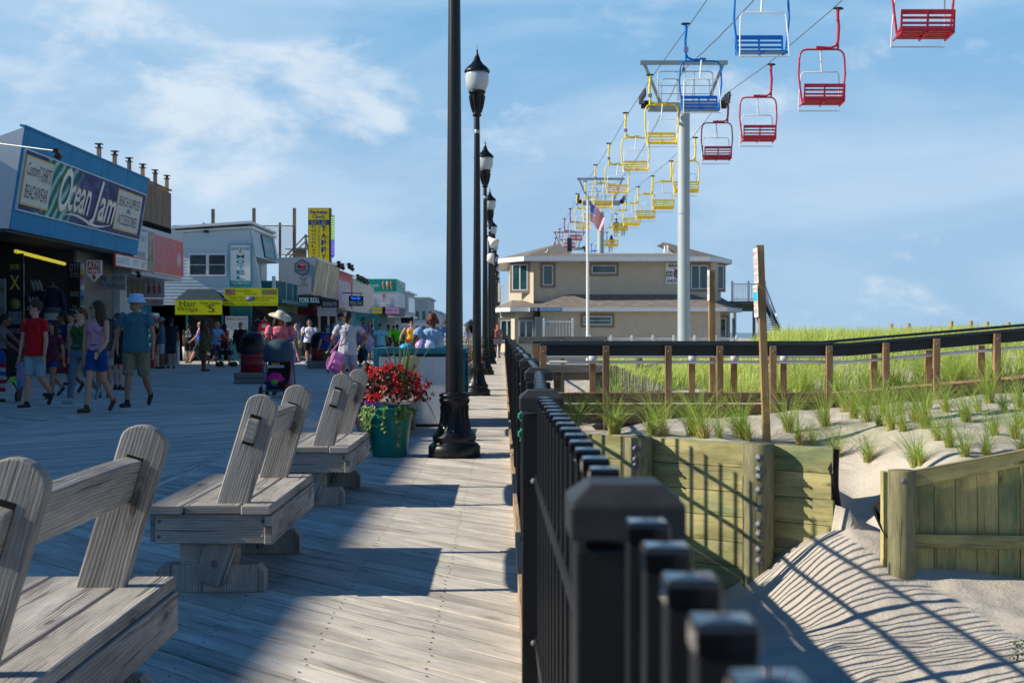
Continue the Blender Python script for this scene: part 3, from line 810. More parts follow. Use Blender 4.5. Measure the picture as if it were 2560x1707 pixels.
# ------------------------------------------------------------------ beach access ramp (brown rails, dark cap, white handrail)
comp = M('composite_dark', (.022, .036, .045), .45, .2, 3, streak=.15)
comp2 = M('composite_face', (.022, .03, .036), .6, .2, 3)
pipe_w = M('white_pipe', (.75, .75, .74), .3, .05, 3)
def rail_line(label, Y, pts_post, x0, cap_y, big=True):
    pass
ra = thing('beach_ramp', 'long wooden beach ramp with brown posts, dark flat cap rail and white pipe handrail', 'boardwalk ramp', (4, 19.3, 0))
YN, YF = 18.5, 20.1
def cz_(x):  # cap height along the ramp
    return 1.045 if x < 4.9 else 1.045 + (x - 4.9) * .085
for (Y, z_o) in ((YN, 0), (YF, .015)):
    x0 = WX(1240, YN) if Y == YN else WX(1223, YF)
    xs_ = [x0, 4.9, 14.0]
    for a, b_ in zip(xs_, xs_[1:]):
        mb = MB(); mb.beam((a, Y, cz_(a) + z_o), (b_, Y, cz_(b_) + z_o), .15, .04); mb.build('cap_rail', comp, ra, bevel=.005)
        mb = MB(); mb.beam((a, Y - .0, cz_(a) - .095), (b_, Y, cz_(b_) - .095), .035, .14); mb.build('side_rail', comp2, ra)
    if Y == YN:
        for k, (za, th) in enumerate(((.285, .14), (.13, .135), (-.01, .13))):
            for a, b_ in zip([.5, 2.9, 4.9], [2.895, 4.895, 14]):
                dz0 = cz_(a) - 1.045; dz1 = cz_(b_) - 1.045
                mb = MB(); mb.beam((a, Y + .03, za + dz0), (b_, Y + .03, za + dz1), .04, th); mb.build('edge_board', ramp_w, ra, bevel=.003)
deckr = MB()
for k in range(96):
    x = .6 + k * .14; dz0 = cz_(x) - 1.045; deckr.box((x, (YN + YF) / 2, .28 + dz0), (.134, YF - YN - .1, .03))
deckr.build('ramp_deck', ramp_w, ra)
for px in (1248, 1392, 1535, 1653, 1775, 1904, 2034, 2150, 2289, 2420, 2560, 2700):
    x = WX(px, YN - .06); zt = cz_(x) - .022
    mb = MB(); mb.box((x, YN - .065, (zt + -.3) / 2), (.09, .09, zt + .3)); p = mb.build('post', ramp_w, ra, bevel=.004)
    mb = MB(); mb.lathe([(0, .01), (.012, .008), (.016, 0)], (x, YN - .111, zt - .08), 10, Matrix.Rotation(R(90), 4, 'X')); mb.build('bolt', bolt_m, p)
for px in (1360, 1587, 1683, 1796, 2003, 2128, 2248, 2380, 2520, 2660):
    x = WX(px, YF); zt = cz_(x) - .24
    mb = MB(); mb.box((x, YF - .09, (zt + -.0) / 2 + .1), (.09, .09, zt - .2)); p = mb.build('post', pine if px > 1400 else ramp_w, ra)
    if px < 1850: mb = MB(); mb.lathe([(0, .03), (.06, .03), (.07, 0)], (x, YF - .14, zt + .01), 14, Matrix.Rotation(R(90), 4, 'X')); mb.build('bracket', pipe_w, p)
for Y, px0, dzp in ((YN + .07, 1262, .255), (YF - .14, 1250, .20)):
    x0 = WX(px0, Y)
    mb = MB(); mb.tube([(x0, Y, cz_(x0) - dzp), (4.9, Y, cz_(4.9) - dzp), (14, Y, cz_(14) - dzp)], .022, 10); mb.build('handrail', pipe_w, ra)
mb = MB(); mb.ball(W(1229, 829, YF), (.07, .07, .05), 12, 8); mb.build('handrail_end', pipe_w, ra)
mb = MB(); mb.box((WX(1232, YF), YF - .02, .55), (.1, .09, .95)); mb.build('post', ramp_w, ra)
# older grey walkway further on
ow = thing('old_walkway', 'older grey timber walkway leading off behind the brown ramp', 'boardwalk ramp', (1.2, 25, 0))
for (a, b_, z, h, w_) in ((.30, 2.0, WZ(781, 25), .14, .05), (.45, 2.0, WZ(845, 25), .13, .9), (.4, 2.05, WZ(862, 25), .18, .07)):
    mb = MB(); mb.beam((a, 25, z), (b_, 25, z), w_, h); mb.build('beam', old_w, ow)
for px in (1182, 1292, 1393): mb = MB(); mb.box((WX(px, 24.9), 24.9, .55), (.07, .07, 1.05)); mb.build('post', old_w, ow)
mb = MB(); mb.box((WX(1375, 25), 25, .05), (.16, .16, .7)); mb.build('pile', old_w, ow); mb = MB(); mb.box((WX(1285, 25), 25.2, .05), (.2, .16, .7)); mb.build('pile', old_w, ow)
# sand fence of thin pickets
sf = thing('sand_fence', 'curving sand fence of thin grey wooden slats below the green dune', 'sand fence', (2.2, 22, 0))
pts = [(1385, 838, 905, 22.5), (1420, 842, 903, 22.5), (1455, 858, 905, 23.5), (1500, 872, 915, 24.5), (1545, 890, 925, 26)]
k = 0
for i in range(len(pts) - 1):
    a, b_ = pts[i], pts[i + 1]
    for j in range(13):
        u = j / 13; px, yt, yb, Y = [a[q] + (b_[q] - a[q]) * u for q in range(4)]
        p1 = W(px + random.uniform(-1, 1), yt + random.uniform(-4, 4), Y); p0 = Vector((p1.x, Y, p1.z - 1.1))
        mb = MB(); mb.beam(p0, p1, .012, .034 if k % 9 else .07, up=(0, 1, 0)); mb.build('slat', old_w, sf); k += 1
lg = thing('barrier_post', 'dark round log with weathered cross beams at the foot of the dune', 'barrier', W(1462, 850, 30))
mb = MB(); mb.lathe([(.13, -.5), (.13, .25), (.1, .28), (0, .29)], W(1464, 850, 30), 14); mb.build('log', pile_w, lg)
mb = MB(); mb.beam(W(1432, 857, 30.5), W(1510, 838, 32), .06, .12); mb.beam(W(1475, 855, 30.2), W(1540, 845, 31), .06, .1); mb.build('beam', old_w, lg)
# fence of low posts with rope along the dune crest
df = thing('dune_rope_fence', 'low rope fence on small wooden posts along the crest of the grassy dune', 'rope fence', W(2200, 752, 46))
prev = None; cp = []
for (px, py, Y) in ((2047, 743, 50), (2087, 742, 49), (2185, 737, 47), (2230, 736, 46), (2267, 738, 45.5), (2316, 739, 45), (2371, 742, 44)):
    p = W(px, py, Y); mb = MB(); mb.lathe([(.07, -.9), (.07, -.02), (.05, 0), (0, 0)], p, 10); mb.build('post', pine, df); cp.append(p + Vector((0, 0, -.2)))
mb = MB(); mb.tube(cp, .018, 5); mb.build('rope', M('rope', (.35, .25, .15), .9), df)
# sign posts
sgn = M('sign_white', (.80, .80, .78), .4, .05, 4)
red_i = M('red_ink', (.65, .05, .07), .5); navy_i = M('navy_ink', (.02, .03, .16), .5); black_i = M('black_ink', (.012, .012, .014), .6); blue_i = M('blue_ink', (.03, .25, .55), .5)
sp = thing('sign_post', 'tall leaning pine post with two narrow beach rule signs, in front of the ramp', 'sign post', W(1762, 1012, 15.5))
p1 = W(1745, 563, 15.5); p0 = W(1763, 1022, 15.5); p0.z = -.6; p0.x = W(1762, 1012, 15.5).x + .012
mb = MB(); mb.beam(p0, p1, .085, .085, up=(0, 1, 0)); mb.build('post', pine, sp, bevel=.004)
ax = (p1 - p0).normalized()
def post_sign(py0, py1, items, label, top):
    q = W(1737, py0, 15.5); q2 = W(1737 + (py1 - py0) * .039, py1, 15.5)
    h = (q - q2).length
    rt = Vector((.46, -.89, 0)).normalized()   # plate stands on the side of the post facing the boardwalk
    rt = Vector((math.sin(R(-2)), -math.cos(R(-2)), 0))
    fr = frame(q2 + Vector((-.005, .03, 0)), rt, ax)
    mb = MB(); mb.plate(fr, -.15, 0, .15, h, 0, .004); o = mb.build('sign_plate', sgn, sp, label=label)
    for (txt, a, b_, mt) in items:
        if txt == '#':
            mb = MB(); mb.plate(fr, -.13, a * h, .13, b_ * h, .004, .006); mb.build('picture_panel', mt, o)
        else: text(txt, fr, -.125, a * h, .125, b_ * h, mt, o, z=.0065)
post_sign(570, 638 + 12, [('P', .78, .9, red_i), ('NO DOGS\nALLOWED', .5, .72, red_i), ('ON BEACH', .32, .45, red_i), ('KEEP OFF\nDUNES', .06, .26, red_i)], 'upper white sign with red lettering', True)
post_sign(655, 728, [('NOTICE', .84, .93, red_i), ('#', .5, .8, M('cyan_panel', (.02, .5, .75), .4)), ('#', .42, .5, M('sand_panel', (.6, .5, .25), .5)), ('BEACH RULES', .32, .39, red_i), ('NO GLASS\nNO ALCOHOL\nNO FIRES', .1, .28, black_i)], 'lower white sign with a bright blue picture', False)
sp2 = thing('sign_post', 'shorter pine post with one narrow white sign, standing behind the ramp rail', 'sign post', W(1636, 905, 21.5))
mb = MB(); a = W(1634, 620, 21.5); mb.beam((a.x + .02, 21.5, -.2), a, .10, .09, up=(0, 1, 0)); mb.build('post', pine, sp2, bevel=.004)
fr = frame(W(1627.5, 690, 21.5), (-.02, -1, 0), (0, 0, 1)); mb = MB(); mb.plate(fr, -.12, 0, .12, .5, 0, .004); o = mb.build('sign_plate', sgn, sp2)
text('BEACH\nACCESS\nONLY', fr, -.1, .1, .1, .42, navy_i, o, z=.006)

# ------------------------------------------------------------------ beach grass
gl = isl('grass_blade', (.22, .36, .04, 1), (.55, .68, .16, 1), .5, .5)
gd = isl('grass_dry', (.42, .27, .10, 1), (.62, .46, .22, 1), .7, .2)
def blade(mb, base, h, lean, a, w_=.005, bend=1.6, seg=4):
    dxy = Vector((math.cos(a), math.sin(a), 0)); sd = Vector((-math.sin(a), math.cos(a), 0)); 
    if abs(sd.x) < .5: sd = Vector((.7, sd.y, 0)).normalized()
    V = []
    for k in range(seg + 1):
        u = k / seg; p = base + dxy * (lean * u ** bend * h) + Vector((0, 0, h * (u - .28 * lean * u * u * u)))
        ww = w_ * (1 - u) ** .7 + .0006; V += [p - sd * ww, p + sd * ww]
    mb.add(V, [(2 * k, 2 * k + 1, 2 * k + 3, 2 * k + 2) for k in range(seg)], None, False)
protos = []
for q in range(5):
    g = MB(); dr = MB(); rr = random.Random(q)
    for i in range(66 + 16 * (q % 3)):
        a = rr.uniform(0, 2 * math.pi); r = abs(rr.gauss(0, .035)); h = rr.uniform(.5, 1.0) * (1.0 if i % 6 else 1.2)
        if rr.random() < .6: a = rr.gauss(math.pi if q % 2 else 2.6, 1.2)
        blade(g, Vector((r * math.cos(a * 3), r * math.sin(a * 3), 0)), h, rr.uniform(.15, .8) if i % 4 else rr.uniform(.7, 1.3), a, .0036)
    for i in range(52):
        a = rr.uniform(0, 2 * math.pi); blade(dr, Vector((rr.gauss(0, .025), rr.gauss(0, .025), 0)), rr.uniform(.15, .42), rr.uniform(.1, .7), a, .004)
    protos.append((g, dr))
def proto_mesh(q):
    g, dr = protos[q]; mb = MB(); mb.v = list(g.v); mb.f = list(g.f); mb.uv = list(g.uv); mb.mi = [0] * len(g.f); mb.sm = list(g.sm)
    mb.cur = 1; o = len(mb.v); mb.add(dr.v, dr.f, dr.uv); 
    return mb
PM = []
def tuft(x, y, h, q, label, group='planted clumps of beach grass'):
    z = ground(x, y)
    if len(PM) <= q or True:
        if q not in [p[0] for p in PM]:
            o = proto_mesh(q).build('beach_grass', [gl, gd], thing('tmp', '', '')); tmp = o.parent; o.parent = None; bpy.data.objects.remove(tmp)
            PM.append((q, o.data)); bpy.data.objects.remove(o)
    me = dict(PM)[q]
    o = bpy.data.objects.new('beach_grass', me); COL.objects.link(o)
    o.location = (x, y, z - .015); o.scale = (h * 1.3, h * 1.3, h * random.uniform(.82, 1.05)); o.rotation_euler = (0, 0, random.uniform(-.8, .8))
    tag(o, label, 'beach grass', group); return o
def tz(zx, zy, hz):  # zoom-6 coordinates -> display
    return (1700 + zx / 2.735) * .91875, (700 + zy / 2.735) * .91875, hz / 2.735 * .91875
T6 = [(155, 1080, 350), (270, 1090, 200), (420, 1080, 340), (470, 1100, 220), (745, 1035, 300), (810, 1110, 230), (900, 1125, 160), (995, 1000, 250), (1070, 1070, 260), (1190, 1205, 260), (1280, 970, 270), (1290, 1420, 240), (1365, 1025, 190), (1445, 1090, 290), (1525, 1140, 220), (1510, 920, 230), (1610, 975, 260), (1680, 1030, 280), (1760, 1095, 230), (1845, 1140, 270), (1955, 1205, 260), (1960, 975, 270), (1610, 1280, 260), (1650, 1270, 200), (2090, 1195, 240), (2150, 1060, 260), (2295, 1095, 250), (2120, 840, 260), (2220, 900, 210), (1820, 900, 210), (2040, 900, 190), (2340, 1010, 220), (2330, 880, 230), (1700, 880, 220), (1400, 900, 230), (1130, 900, 240), (2345, 1180, 200)]
T4 = [(730, 930, 390), (1090, 985, 390), (1450, 990, 390), (1560, 1012, 400), (1840, 1000, 420), (700, 915, 300), (1130, 985, 300)]
LT = []
for (a, b_, h) in T6: LT.append(tz(a, b_, h))
for (a, b_, h) in T4: LT.append(((1240 + a / 3.734) * .91875, (820 + b_ / 3.734) * .91875, h / 3.734 * .91875))
special = {0: 'tall green beach grass clump just right of the left bulkhead piling', 4: 'big green beach grass clump immediately left of the leaning sign post', 9: 'green beach grass clump standing alone on open sand beyond the end of the bulkhead',
           11: 'sparse straw-coloured grass clump in the gap between bulkhead and timber screen'}
for i, (px, py, hp) in enumerate(LT):
    Y = 15.5; x = 2; z = .0
    for it in range(6):
        x = WX(px, Y); z = ground(x, Y); Y2 = F * (EYE - z) / (py - HOR); Y = Y * .5 + Y2 * .5
    Y = min(Y, 18.2)
    tuft(WX(px, Y), Y, hp * Y / F * 1.5, i % 5, special.get(i, 'green beach grass clump growing in the planted sand between the bulkhead and the ramp'))
for i in range(26):
    x = random.uniform(1.0, 8.5); y = random.uniform(20.6, 22.6)
    tuft(x, y, random.uniform(.55, .85), i % 5, 'green beach grass clump just beyond the brown ramp')
# dense grass of the dunes
mb = MB(); rr = random.Random(3)
nb = 0
while nb < 30000:
    x = rr.uniform(1.8, 24); y = 21.8 + 30 * rr.random() ** 1.6
    if x / y > .44 or x / y < .07: continue
    if noise.noise(Vector((x * .9, y * .5, 5))) < -.22 and y < 27: continue
    if x < 3.2 + (0 if y > 25 else .6) and y < 25: continue
    z = ground(x, y)
    for k in range(6):
        a = rr.gauss(0, .9); blade(mb, Vector((x + rr.gauss(0, .08), y + rr.gauss(0, .08), z - .03)), rr.uniform(.26, .58), rr.uniform(.15, .9), a, .0045 + .0002 * y, 1.6, 2); nb += 1
mb.build('dune_grass', isl('dune_blade', (.26, .38, .05, 1), (.62, .70, .20, 1), .5, .45), label='dense bright green grass covering the dunes behind the ramp', cat='grass', kind='stuff')
mb = MB(); q0 = W(2340, 1560, 9.4); q0.z = ground(q0.x, 9.4)
for i in range(60):
    p = q0 + Vector((random.gauss(0, .04), random.gauss(0, .04), random.uniform(0, .14))); leaf(mb, p, .022, rv(), rv())
mb.build('seaside_weed', isl('weed', (.05, .10, .02, 1), (.15, .22, .05, 1)), label='small leafy green weed on the sand in the lower right corner', cat='plant')
# ------------------------------------------------------------------ shops along the left
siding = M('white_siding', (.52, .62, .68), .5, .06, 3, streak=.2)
siding_d = M('siding_shadow_line', (.30, .34, .38), .6)
teal_w = M('teal_wall', (.012, .15, .19), .6, .2, 2)
shade_in = M('interior_shade', (.012, .013, .015), .9, .4, 1)
roofing = M('roof_grey', (.13, .14, .15), .8, .3, 3)
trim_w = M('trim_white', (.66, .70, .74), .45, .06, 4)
glass_d = glassy('window_glass', (.05, .09, .10))
X0 = -11.5
def clap(mb, fr, x0, y0, x1, y1, pitch=.12, slant=None):
    """real lapped boards; slant(x0/x1 as function of height) allowed"""
    y = y0
    while y < y1 - .01:
        h = min(pitch, y1 - y)
        a0, b0 = (slant(y) if slant else (x0, x1)); a1, b1 = (slant(y + h) if slant else (x0, x1))
        V = [fr @ Vector(p) for p in ((a0, y, .018), (b0, y, .018), (b1, y + h, .002), (a1, y + h, .002), (a0, y, 0), (b0, y, 0))]
        mb.add(V, [(0, 1, 2, 3), (4, 5, 1, 0)]); y += h
def block(mb, x0, x1, y0, y1, z0, z1): mb.box(((x0 + x1) / 2, (y0 + y1) / 2, (z0 + z1) / 2), (x1 - x0, y1 - y0, z1 - z0))
def sign(name, label, fr, w_, h, mat, t=.06, edge=None, cat='sign'):
    """board whose lower left corner is the frame origin"""
    mb = MB(); mb.plate(fr, 0, 0, w_, h, 0, t); o = mb.build(name, mat, None, label=label, cat=cat)
    if edge:
        mb = MB(); e = .03
        for (a, b_, c, d) in ((-e, -e, w_ + e, 0), (-e, h, w_ + e, h + e), (-e, 0, 0, h), (w_, 0, w_ + e, h)): mb.plate(fr, a, b_, c, d, -.003, t + .02)
        mb.build('sign_frame', edge, o)
    return o
def fcam(px, py, Y): return frame(W(px, py, Y), (1, 0, 0), (0, 0, 1))
# -- shop row beside and behind the viewer (its roof throws the shade over the boardwalk)
t = thing('shop_building', 'long white clapboard shop row beyond the left edge of the picture', 'shop', (-13, 8, 0))
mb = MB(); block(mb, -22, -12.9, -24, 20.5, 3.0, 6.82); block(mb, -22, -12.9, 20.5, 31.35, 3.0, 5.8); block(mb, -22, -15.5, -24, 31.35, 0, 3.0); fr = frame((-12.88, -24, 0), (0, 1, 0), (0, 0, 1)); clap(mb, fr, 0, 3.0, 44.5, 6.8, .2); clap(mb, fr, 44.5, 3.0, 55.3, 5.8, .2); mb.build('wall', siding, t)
mb = MB(); block(mb, -22.2, -12.75, -24.2, 20.6, 6.82, 6.9); block(mb, -22.2, -12.75, 20.6, 31.3, 5.8, 5.88); mb.build('roof', roofing, t)
for y in range(-22, 31, 6): mb = MB(); block(mb, -13.2, -12.9, y, y + .3, 0, 3.0); mb.build('pillar', trim_w, t)
for y in range(-21, 30, 6): mb = MB(); block(mb, -15.48, -15.4, y, y + 4, .8, 2.6); mb.build('window', glass_d, t)
# -- surf shop with the slanting blue sign box
YA, YB = 31.4, 42.3; ZT, ZB, XB_ = 6.14, 3.70, X0 - .38
t = thing('surf_shop', 'surf shop with a slanting blue sign box over its dark open front', 'shop', (-13, 37, 0))
blue_m = M('blue_metal', (.008, .25, .50), .65, .15, 1.5, streak=.35)
mb = MB(); P = [(X0, ZT), (XB_, ZB), (-13.3, ZB + .05), (-13.6, ZT - .75)]
V = [(x, YA, z) for x, z in P] + [(x, YB, z) for x, z in P]
mb.add(V, [(0, 1, 2, 3), (7, 6, 5, 4), (0, 4, 5, 1), (1, 5, 6, 2), (2, 6, 7, 3), (3, 7, 4, 0)]); mb.build('sign_box', [trim_w], t)
bfr = frame((XB_, YA, ZB), (0, 1, 0), (X0 - XB_, 0, ZT - ZB)); bfr = frame((XB_, YA, ZB), (0, 1, 0), (X0 - XB_, 0, ZT - ZB)); BH = math.hypot(X0 - XB_, ZT - ZB)
# frame z points to +x side
seams = [0, 2.55, 6.1, 8.6, YB - YA]
for a, b_ in zip(seams, seams[1:]):
    mb = MB(); mb.plate(bfr, a + .008, 0, b_ - .008, BH, .003, .03); mb.build('fascia_panel', blue_m, t)
mb = MB(); mb.plate(bfr, -.05, BH, YB - YA + .05, BH + .05, -.1, .06); mb.build('coping', blue_m, t)
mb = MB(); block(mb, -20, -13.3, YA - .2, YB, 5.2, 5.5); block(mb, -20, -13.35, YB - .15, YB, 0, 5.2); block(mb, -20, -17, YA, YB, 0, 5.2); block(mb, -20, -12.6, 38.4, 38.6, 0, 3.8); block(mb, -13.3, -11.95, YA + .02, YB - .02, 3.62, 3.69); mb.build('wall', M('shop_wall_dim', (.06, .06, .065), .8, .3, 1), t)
mb = MB(); block(mb, -12.85, -12.6, 38.6, YB, 0, 3.62); clap(mb, frame((-12.6, 38.6, 2.2), (0, 1, 0), (0, 0, 1)), 0, 0, 3.6, 1.4, .3); mb.build('wall', M('shop_tan', (.20, .16, .13), .7, .2, 2), t)
mb = MB(); clap(mb, frame((-16.9, YA, 0), (0, 1, 0), (0, 0, 1)), 0, 0, 7, 3.6, .12); mb.build('slat_wall', M('slat_wall', (.22, .10, .03), .5, .2, 2), t)
# mural
def mural_mat():
    m, n, l, b = nt('wave_mural')
    tc = n.new('ShaderNodeUVMap').outputs[0]
    sp_ = n.new('ShaderNodeSeparateXYZ'); l.new(tc, sp_.inputs[0])
    nz = tex(n, l, mapping(n, l, tc, (.9, 1.6, 1)), 1.6, 6, .65, 1.2)
    wv = n.new('ShaderNodeTexWave'); wv.inputs['Scale'].default_value = .9; wv.inputs['Distortion'].default_value = 4.5; wv.inputs['Detail'].default_value = 4; l.new(mapping(n, l, tc, (1.0, .8, 1), (0, 0, 0), (0, 0, .9)), wv.inputs['Vector'])
    navy = ramp(n, l, nz, [(.35, (.015, .03, .12)), (.55, (.04, .06, .19)), (.66, (.10, .12, .28)), (.76, (.55, .55, .6))])
    sea_ = ramp(n, l, wv.outputs['Fac'], [(.1, (.01, .12, .10)), (.45, (.02, .33, .24)), (.7, (.03, .30, .42)), (.95, (.40, .62, .50))])
    a = n.new('ShaderNodeMath'); a.operation = 'ADD'; l.new(sp_.outputs[0], a.inputs[0]); s_ = n.new('ShaderNodeMath'); s_.operation = 'MULTIPLY'; l.new(nz, s_.inputs[0]); s_.inputs[1].default_value = 2.6; l.new(s_.outputs[0], a.inputs[1])
    def rg(v, p, q):
        r = n.new('ShaderNodeMapRange'); l.new(v, r.inputs[0]); r.inputs[1].default_value = p; r.inputs[2].default_value = q; return r.outputs[0]
    k1 = rg(a.outputs[0], 2.6, 3.1); k2 = rg(a.outputs[0], 5.8, 4.6)
    mm = n.new('ShaderNodeMath'); mm.operation = 'MULTIPLY'; l.new(k1, mm.inputs[0]); l.new(k2, mm.inputs[1])
    l.new(mix(n, l, navy, sea_, mm.outputs[0]), b.inputs['Base Color']); b.inputs['Roughness'].default_value = .6; b.inputs['Specular IOR Level'].default_value = .2
    return m
SL = YB - YA
o = sign('shop_sign', 'long surf shop mural sign with a green wave and big white script', bfr @ Matrix.Translation((.12, BH * .205, .035)), SL - .3, BH * .585, mural_mat(), .03, trim_w)
sfr = bfr @ Matrix.Translation((.12, BH * .205, .035)); SH = BH * .585
cream = M('cream_board', (.62, .62, .58), .5, .06, 3); gold = M('gold_trim', (.70, .48, .08), .45)
def ly(px): return X0 * F / (px - VPX) - YA - .12
for (a, b_, lines) in ((.12, 1.98, (('Custom', .62, .9, .05, .5, .35), ('T-SHIRTS', .55, .88, .5, .96, .0), ('BEACHWEAR', .12, .42, .08, .92, .0))), (ly(275), ly(328), (('BEACH SUPPLIES', .62, .88, .06, .94, 0), ('&', .46, .58, .4, .6, 0), ('ACCESSORIES', .12, .40, .1, .9, 0)))):
    mb = MB(); mb.plate(sfr, a - .04, SH * .09, b_ + .04, SH * .93, .031, .05); q = mb.build('gold_border', gold, o)
    mb = MB(); mb.plate(sfr, a, SH * .12, b_, SH * .90, .031, .062); mb.build('text_board', cream, o)
    for (s_, y0, y1, x0, x1, sh) in lines:
        text(s_, sfr, a + (b_ - a) * x0, SH * (.12 + .78 * y0), a + (b_ - a) * x1, SH * (.12 + .78 * y1), black_i, o, z=.065, shear=sh)
silver = M('silver_letters', (.72, .70, .72), .35, .1, 6, metal=.2)
for (s_, x0, x1, y0, y1) in (('O', ly(147), ly(172), .16, .95), ('cean', ly(172) - .1, ly(217), .22, .66), ('J', ly(221), ly(241), .05, .92), ('am', ly(240) - .1, ly(273), .18, .62)):
    for (mt, off, z_) in ((gold, .05, .036), (silver, .022, .055)):
        text(s_, sfr, x0 - off, SH * y0 - off, x1 + off, SH * y1 + off, mt, o, z=z_, shear=.35, bold=.012)
mb = MB(); N_ = 26; V = []
for i in range(N_ + 1):
    u = i / N_; xx = ly(160) + u * (ly(268) - ly(160)); yy = SH * (.10 + .05 * math.sin(u * 7)); ww = .035 * math.sin(math.pi * u) + .004
    V += [sfr @ Vector((xx, yy - ww, .05)), sfr @ Vector((xx, yy + ww, .05))]
mb.add(V, [(2 * i, 2 * i + 2, 2 * i + 3, 2 * i + 1) for i in range(N_)]); mb.build('flourish', silver, o)
# flood lights on long arms
def flood(name, label, a, b_, big=.12, group='flood lights on long arms over the shop signs'):
    t_ = thing(name, label, 'flood light', a, group)
    mb = MB(); mb.tube([a, b_], .018, 6); mb.build('arm', galv, t_)
    mb = MB(); b_ = Vector(b_); mb.box(b_, (big, big * 1.2, big * .8)); mb.box(b_ + Vector((.03, 0, -big * .9)), (big * 1.1, big * 1.2, big), Euler((0, R(35), 0))); mb.build('lamp', black_p, t_, bevel=.01)
flood('flood_light', 'flood light on a long arm in front of the blue sign box', W(-40, 325, 30.8), W(130, 347, 29.8), .13)
flood('flood_light', 'small flood light low at the far end of the blue sign box', W(300, 622, 42.2), W(318, 626, 42.2), .12)
for i, (px, py, Y, lb) in enumerate(((778, 603, 70, 'nearest flood light on arms above the pale slanted box'), (786, 608, 72, 'second flood light above the pale slanted box'), (802, 607, 75, 'third flood light above the pale slanted box'), (808, 611, 76, 'last flood light above the pale slanted box'),
                                     (822, 633, 80, 'first of the close set flood lights over the pink fronted shop'), (828, 636, 81, 'second of the close set flood lights over the pink fronted shop'), (833, 638, 82, 'third of the close set flood lights over the pink fronted shop'), (838, 641, 83, 'fourth of the close set flood lights over the pink fronted shop'), (843, 643, 84, 'last of the close set flood lights over the pink fronted shop'))):
    flood('flood_light', lb, W(760 if i < 4 else 783, py - 2 + (2 if i < 2 else 0), Y), W(px, py, Y), .2)
# shop front goods
glow_y = M('tube_light_yellow', (.9, .75, .05), .4, .05, emit=.35)
mb = MB(); a, b_ = W(36, 577, 33.8), W(148, 606, 37.4); mid = (a + b_) / 2
mb.tube([a, mid - (b_ - a) * .01], .05, 8); mb.tube([mid + (b_ - a) * .01, b_], .05, 8); mb.build('tube_light', glow_y, label='long yellow tube light under the blue sign box', cat='lamp')
blk = M('black_board', (.010, .011, .013), .6)
def rack(px0, px1, py0, py1, Y, label, lines, ink, mat=blk, edge=None, name='shirt_display', cat='display board'):
    x0, x1 = WX(px0, Y), WX(px1, Y); z0, z1 = WZ(py1, Y), WZ(py0, Y); fr = frame((x0, Y, z0), (1, 0, 0), (0, 0, 1))
    o = sign(name, label, fr, x1 - x0, z1 - z0, mat, .05, edge, cat)
    w_, h = x1 - x0, z1 - z0
    for (s_, a, b0_, c, d, *mt) in lines: text(s_, fr, w_ * a, h * b0_, w_ * c, h * d, mt[0] if mt else ink, o, z=.055)
    return o, fr, w_, h
grey_i = M('grey_ink', (.35, .38, .40), .6); yel_i = M('yellow_ink', (.5, .42, .05), .6)
o, fr, w_, h = rack(17, 55, 582, 790, 34, 'tall dark board of slogan shirts left of the shop entrance', [('X', .2, .60, .8, .76, yel_i), ('DON\'T BE A', .05, .12, .95, .17, grey_i), ('SHORE', .2, .82, .8, .88, yel_i)], grey_i)
mb = MB(); mb.lathe([(0, .056), (.14, .056), (.14, .058), (0, .058)], (0, 0, 0), 20, fr @ Matrix.Translation((w_ / 2, h * .44, 0))); mb.build('round_print', M('print_olive', (.16, .18, .06), .6), o)
mb = MB(); mb.plate(fr, w_ * .12, h * .22, w_ * .9, h * .36, .05, .056); mb.build('picture_print', M('print_grey', (.12, .16, .18), .6, .5, 9), o)
rack(160, 185, 603, 760, 38.2, 'tall dark board with white DTF slogan prints right of the hanging jersey', [('DTF', .08, .88, .92, .98), ('DOWN\nTO FISH', .1, .78, .9, .86), ("SHE'S\nMINE", .1, .5, .9, .58), ("I'M\nHERS", .1, .29, .9, .38), ('MAKE\nWAVES', .15, .1, .85, .2)], grey_i)
rack(0, 14, 640, 800, 33.2, 'pale board of small stickers at the very left edge', [('SALE', .2, .8, .8, .9), ('BEACH\nGEAR', .1, .3, .9, .6)], black_i, M('sticker_board', (.18, .2, .2), .7, .4, 20))
for (px, lb) in ((52, 'slim column of coloured stickers left of the yellow shirts'), (189, 'slim column of coloured stickers right of the slogan board')):
    t_ = thing('sticker_column', lb, 'display', W(px, 745, 36.5)); 
    cols = [(.5, .5, .52), (.45, .25, .32), (.05, .12, .35), (.55, .4, .05), (.6, .6, .6), (.10, .3, .15), (.5, .12, .12), (.2, .35, .45)]
    for k in range(12):
        mb = MB(); p = W(px, 612 + k * 12, 36.5); mb.box(p, (.08, .05, .14)); mb.build('sticker', M('stk%d' % (k % 8), cols[(k * 3) % 8], .6), t_)
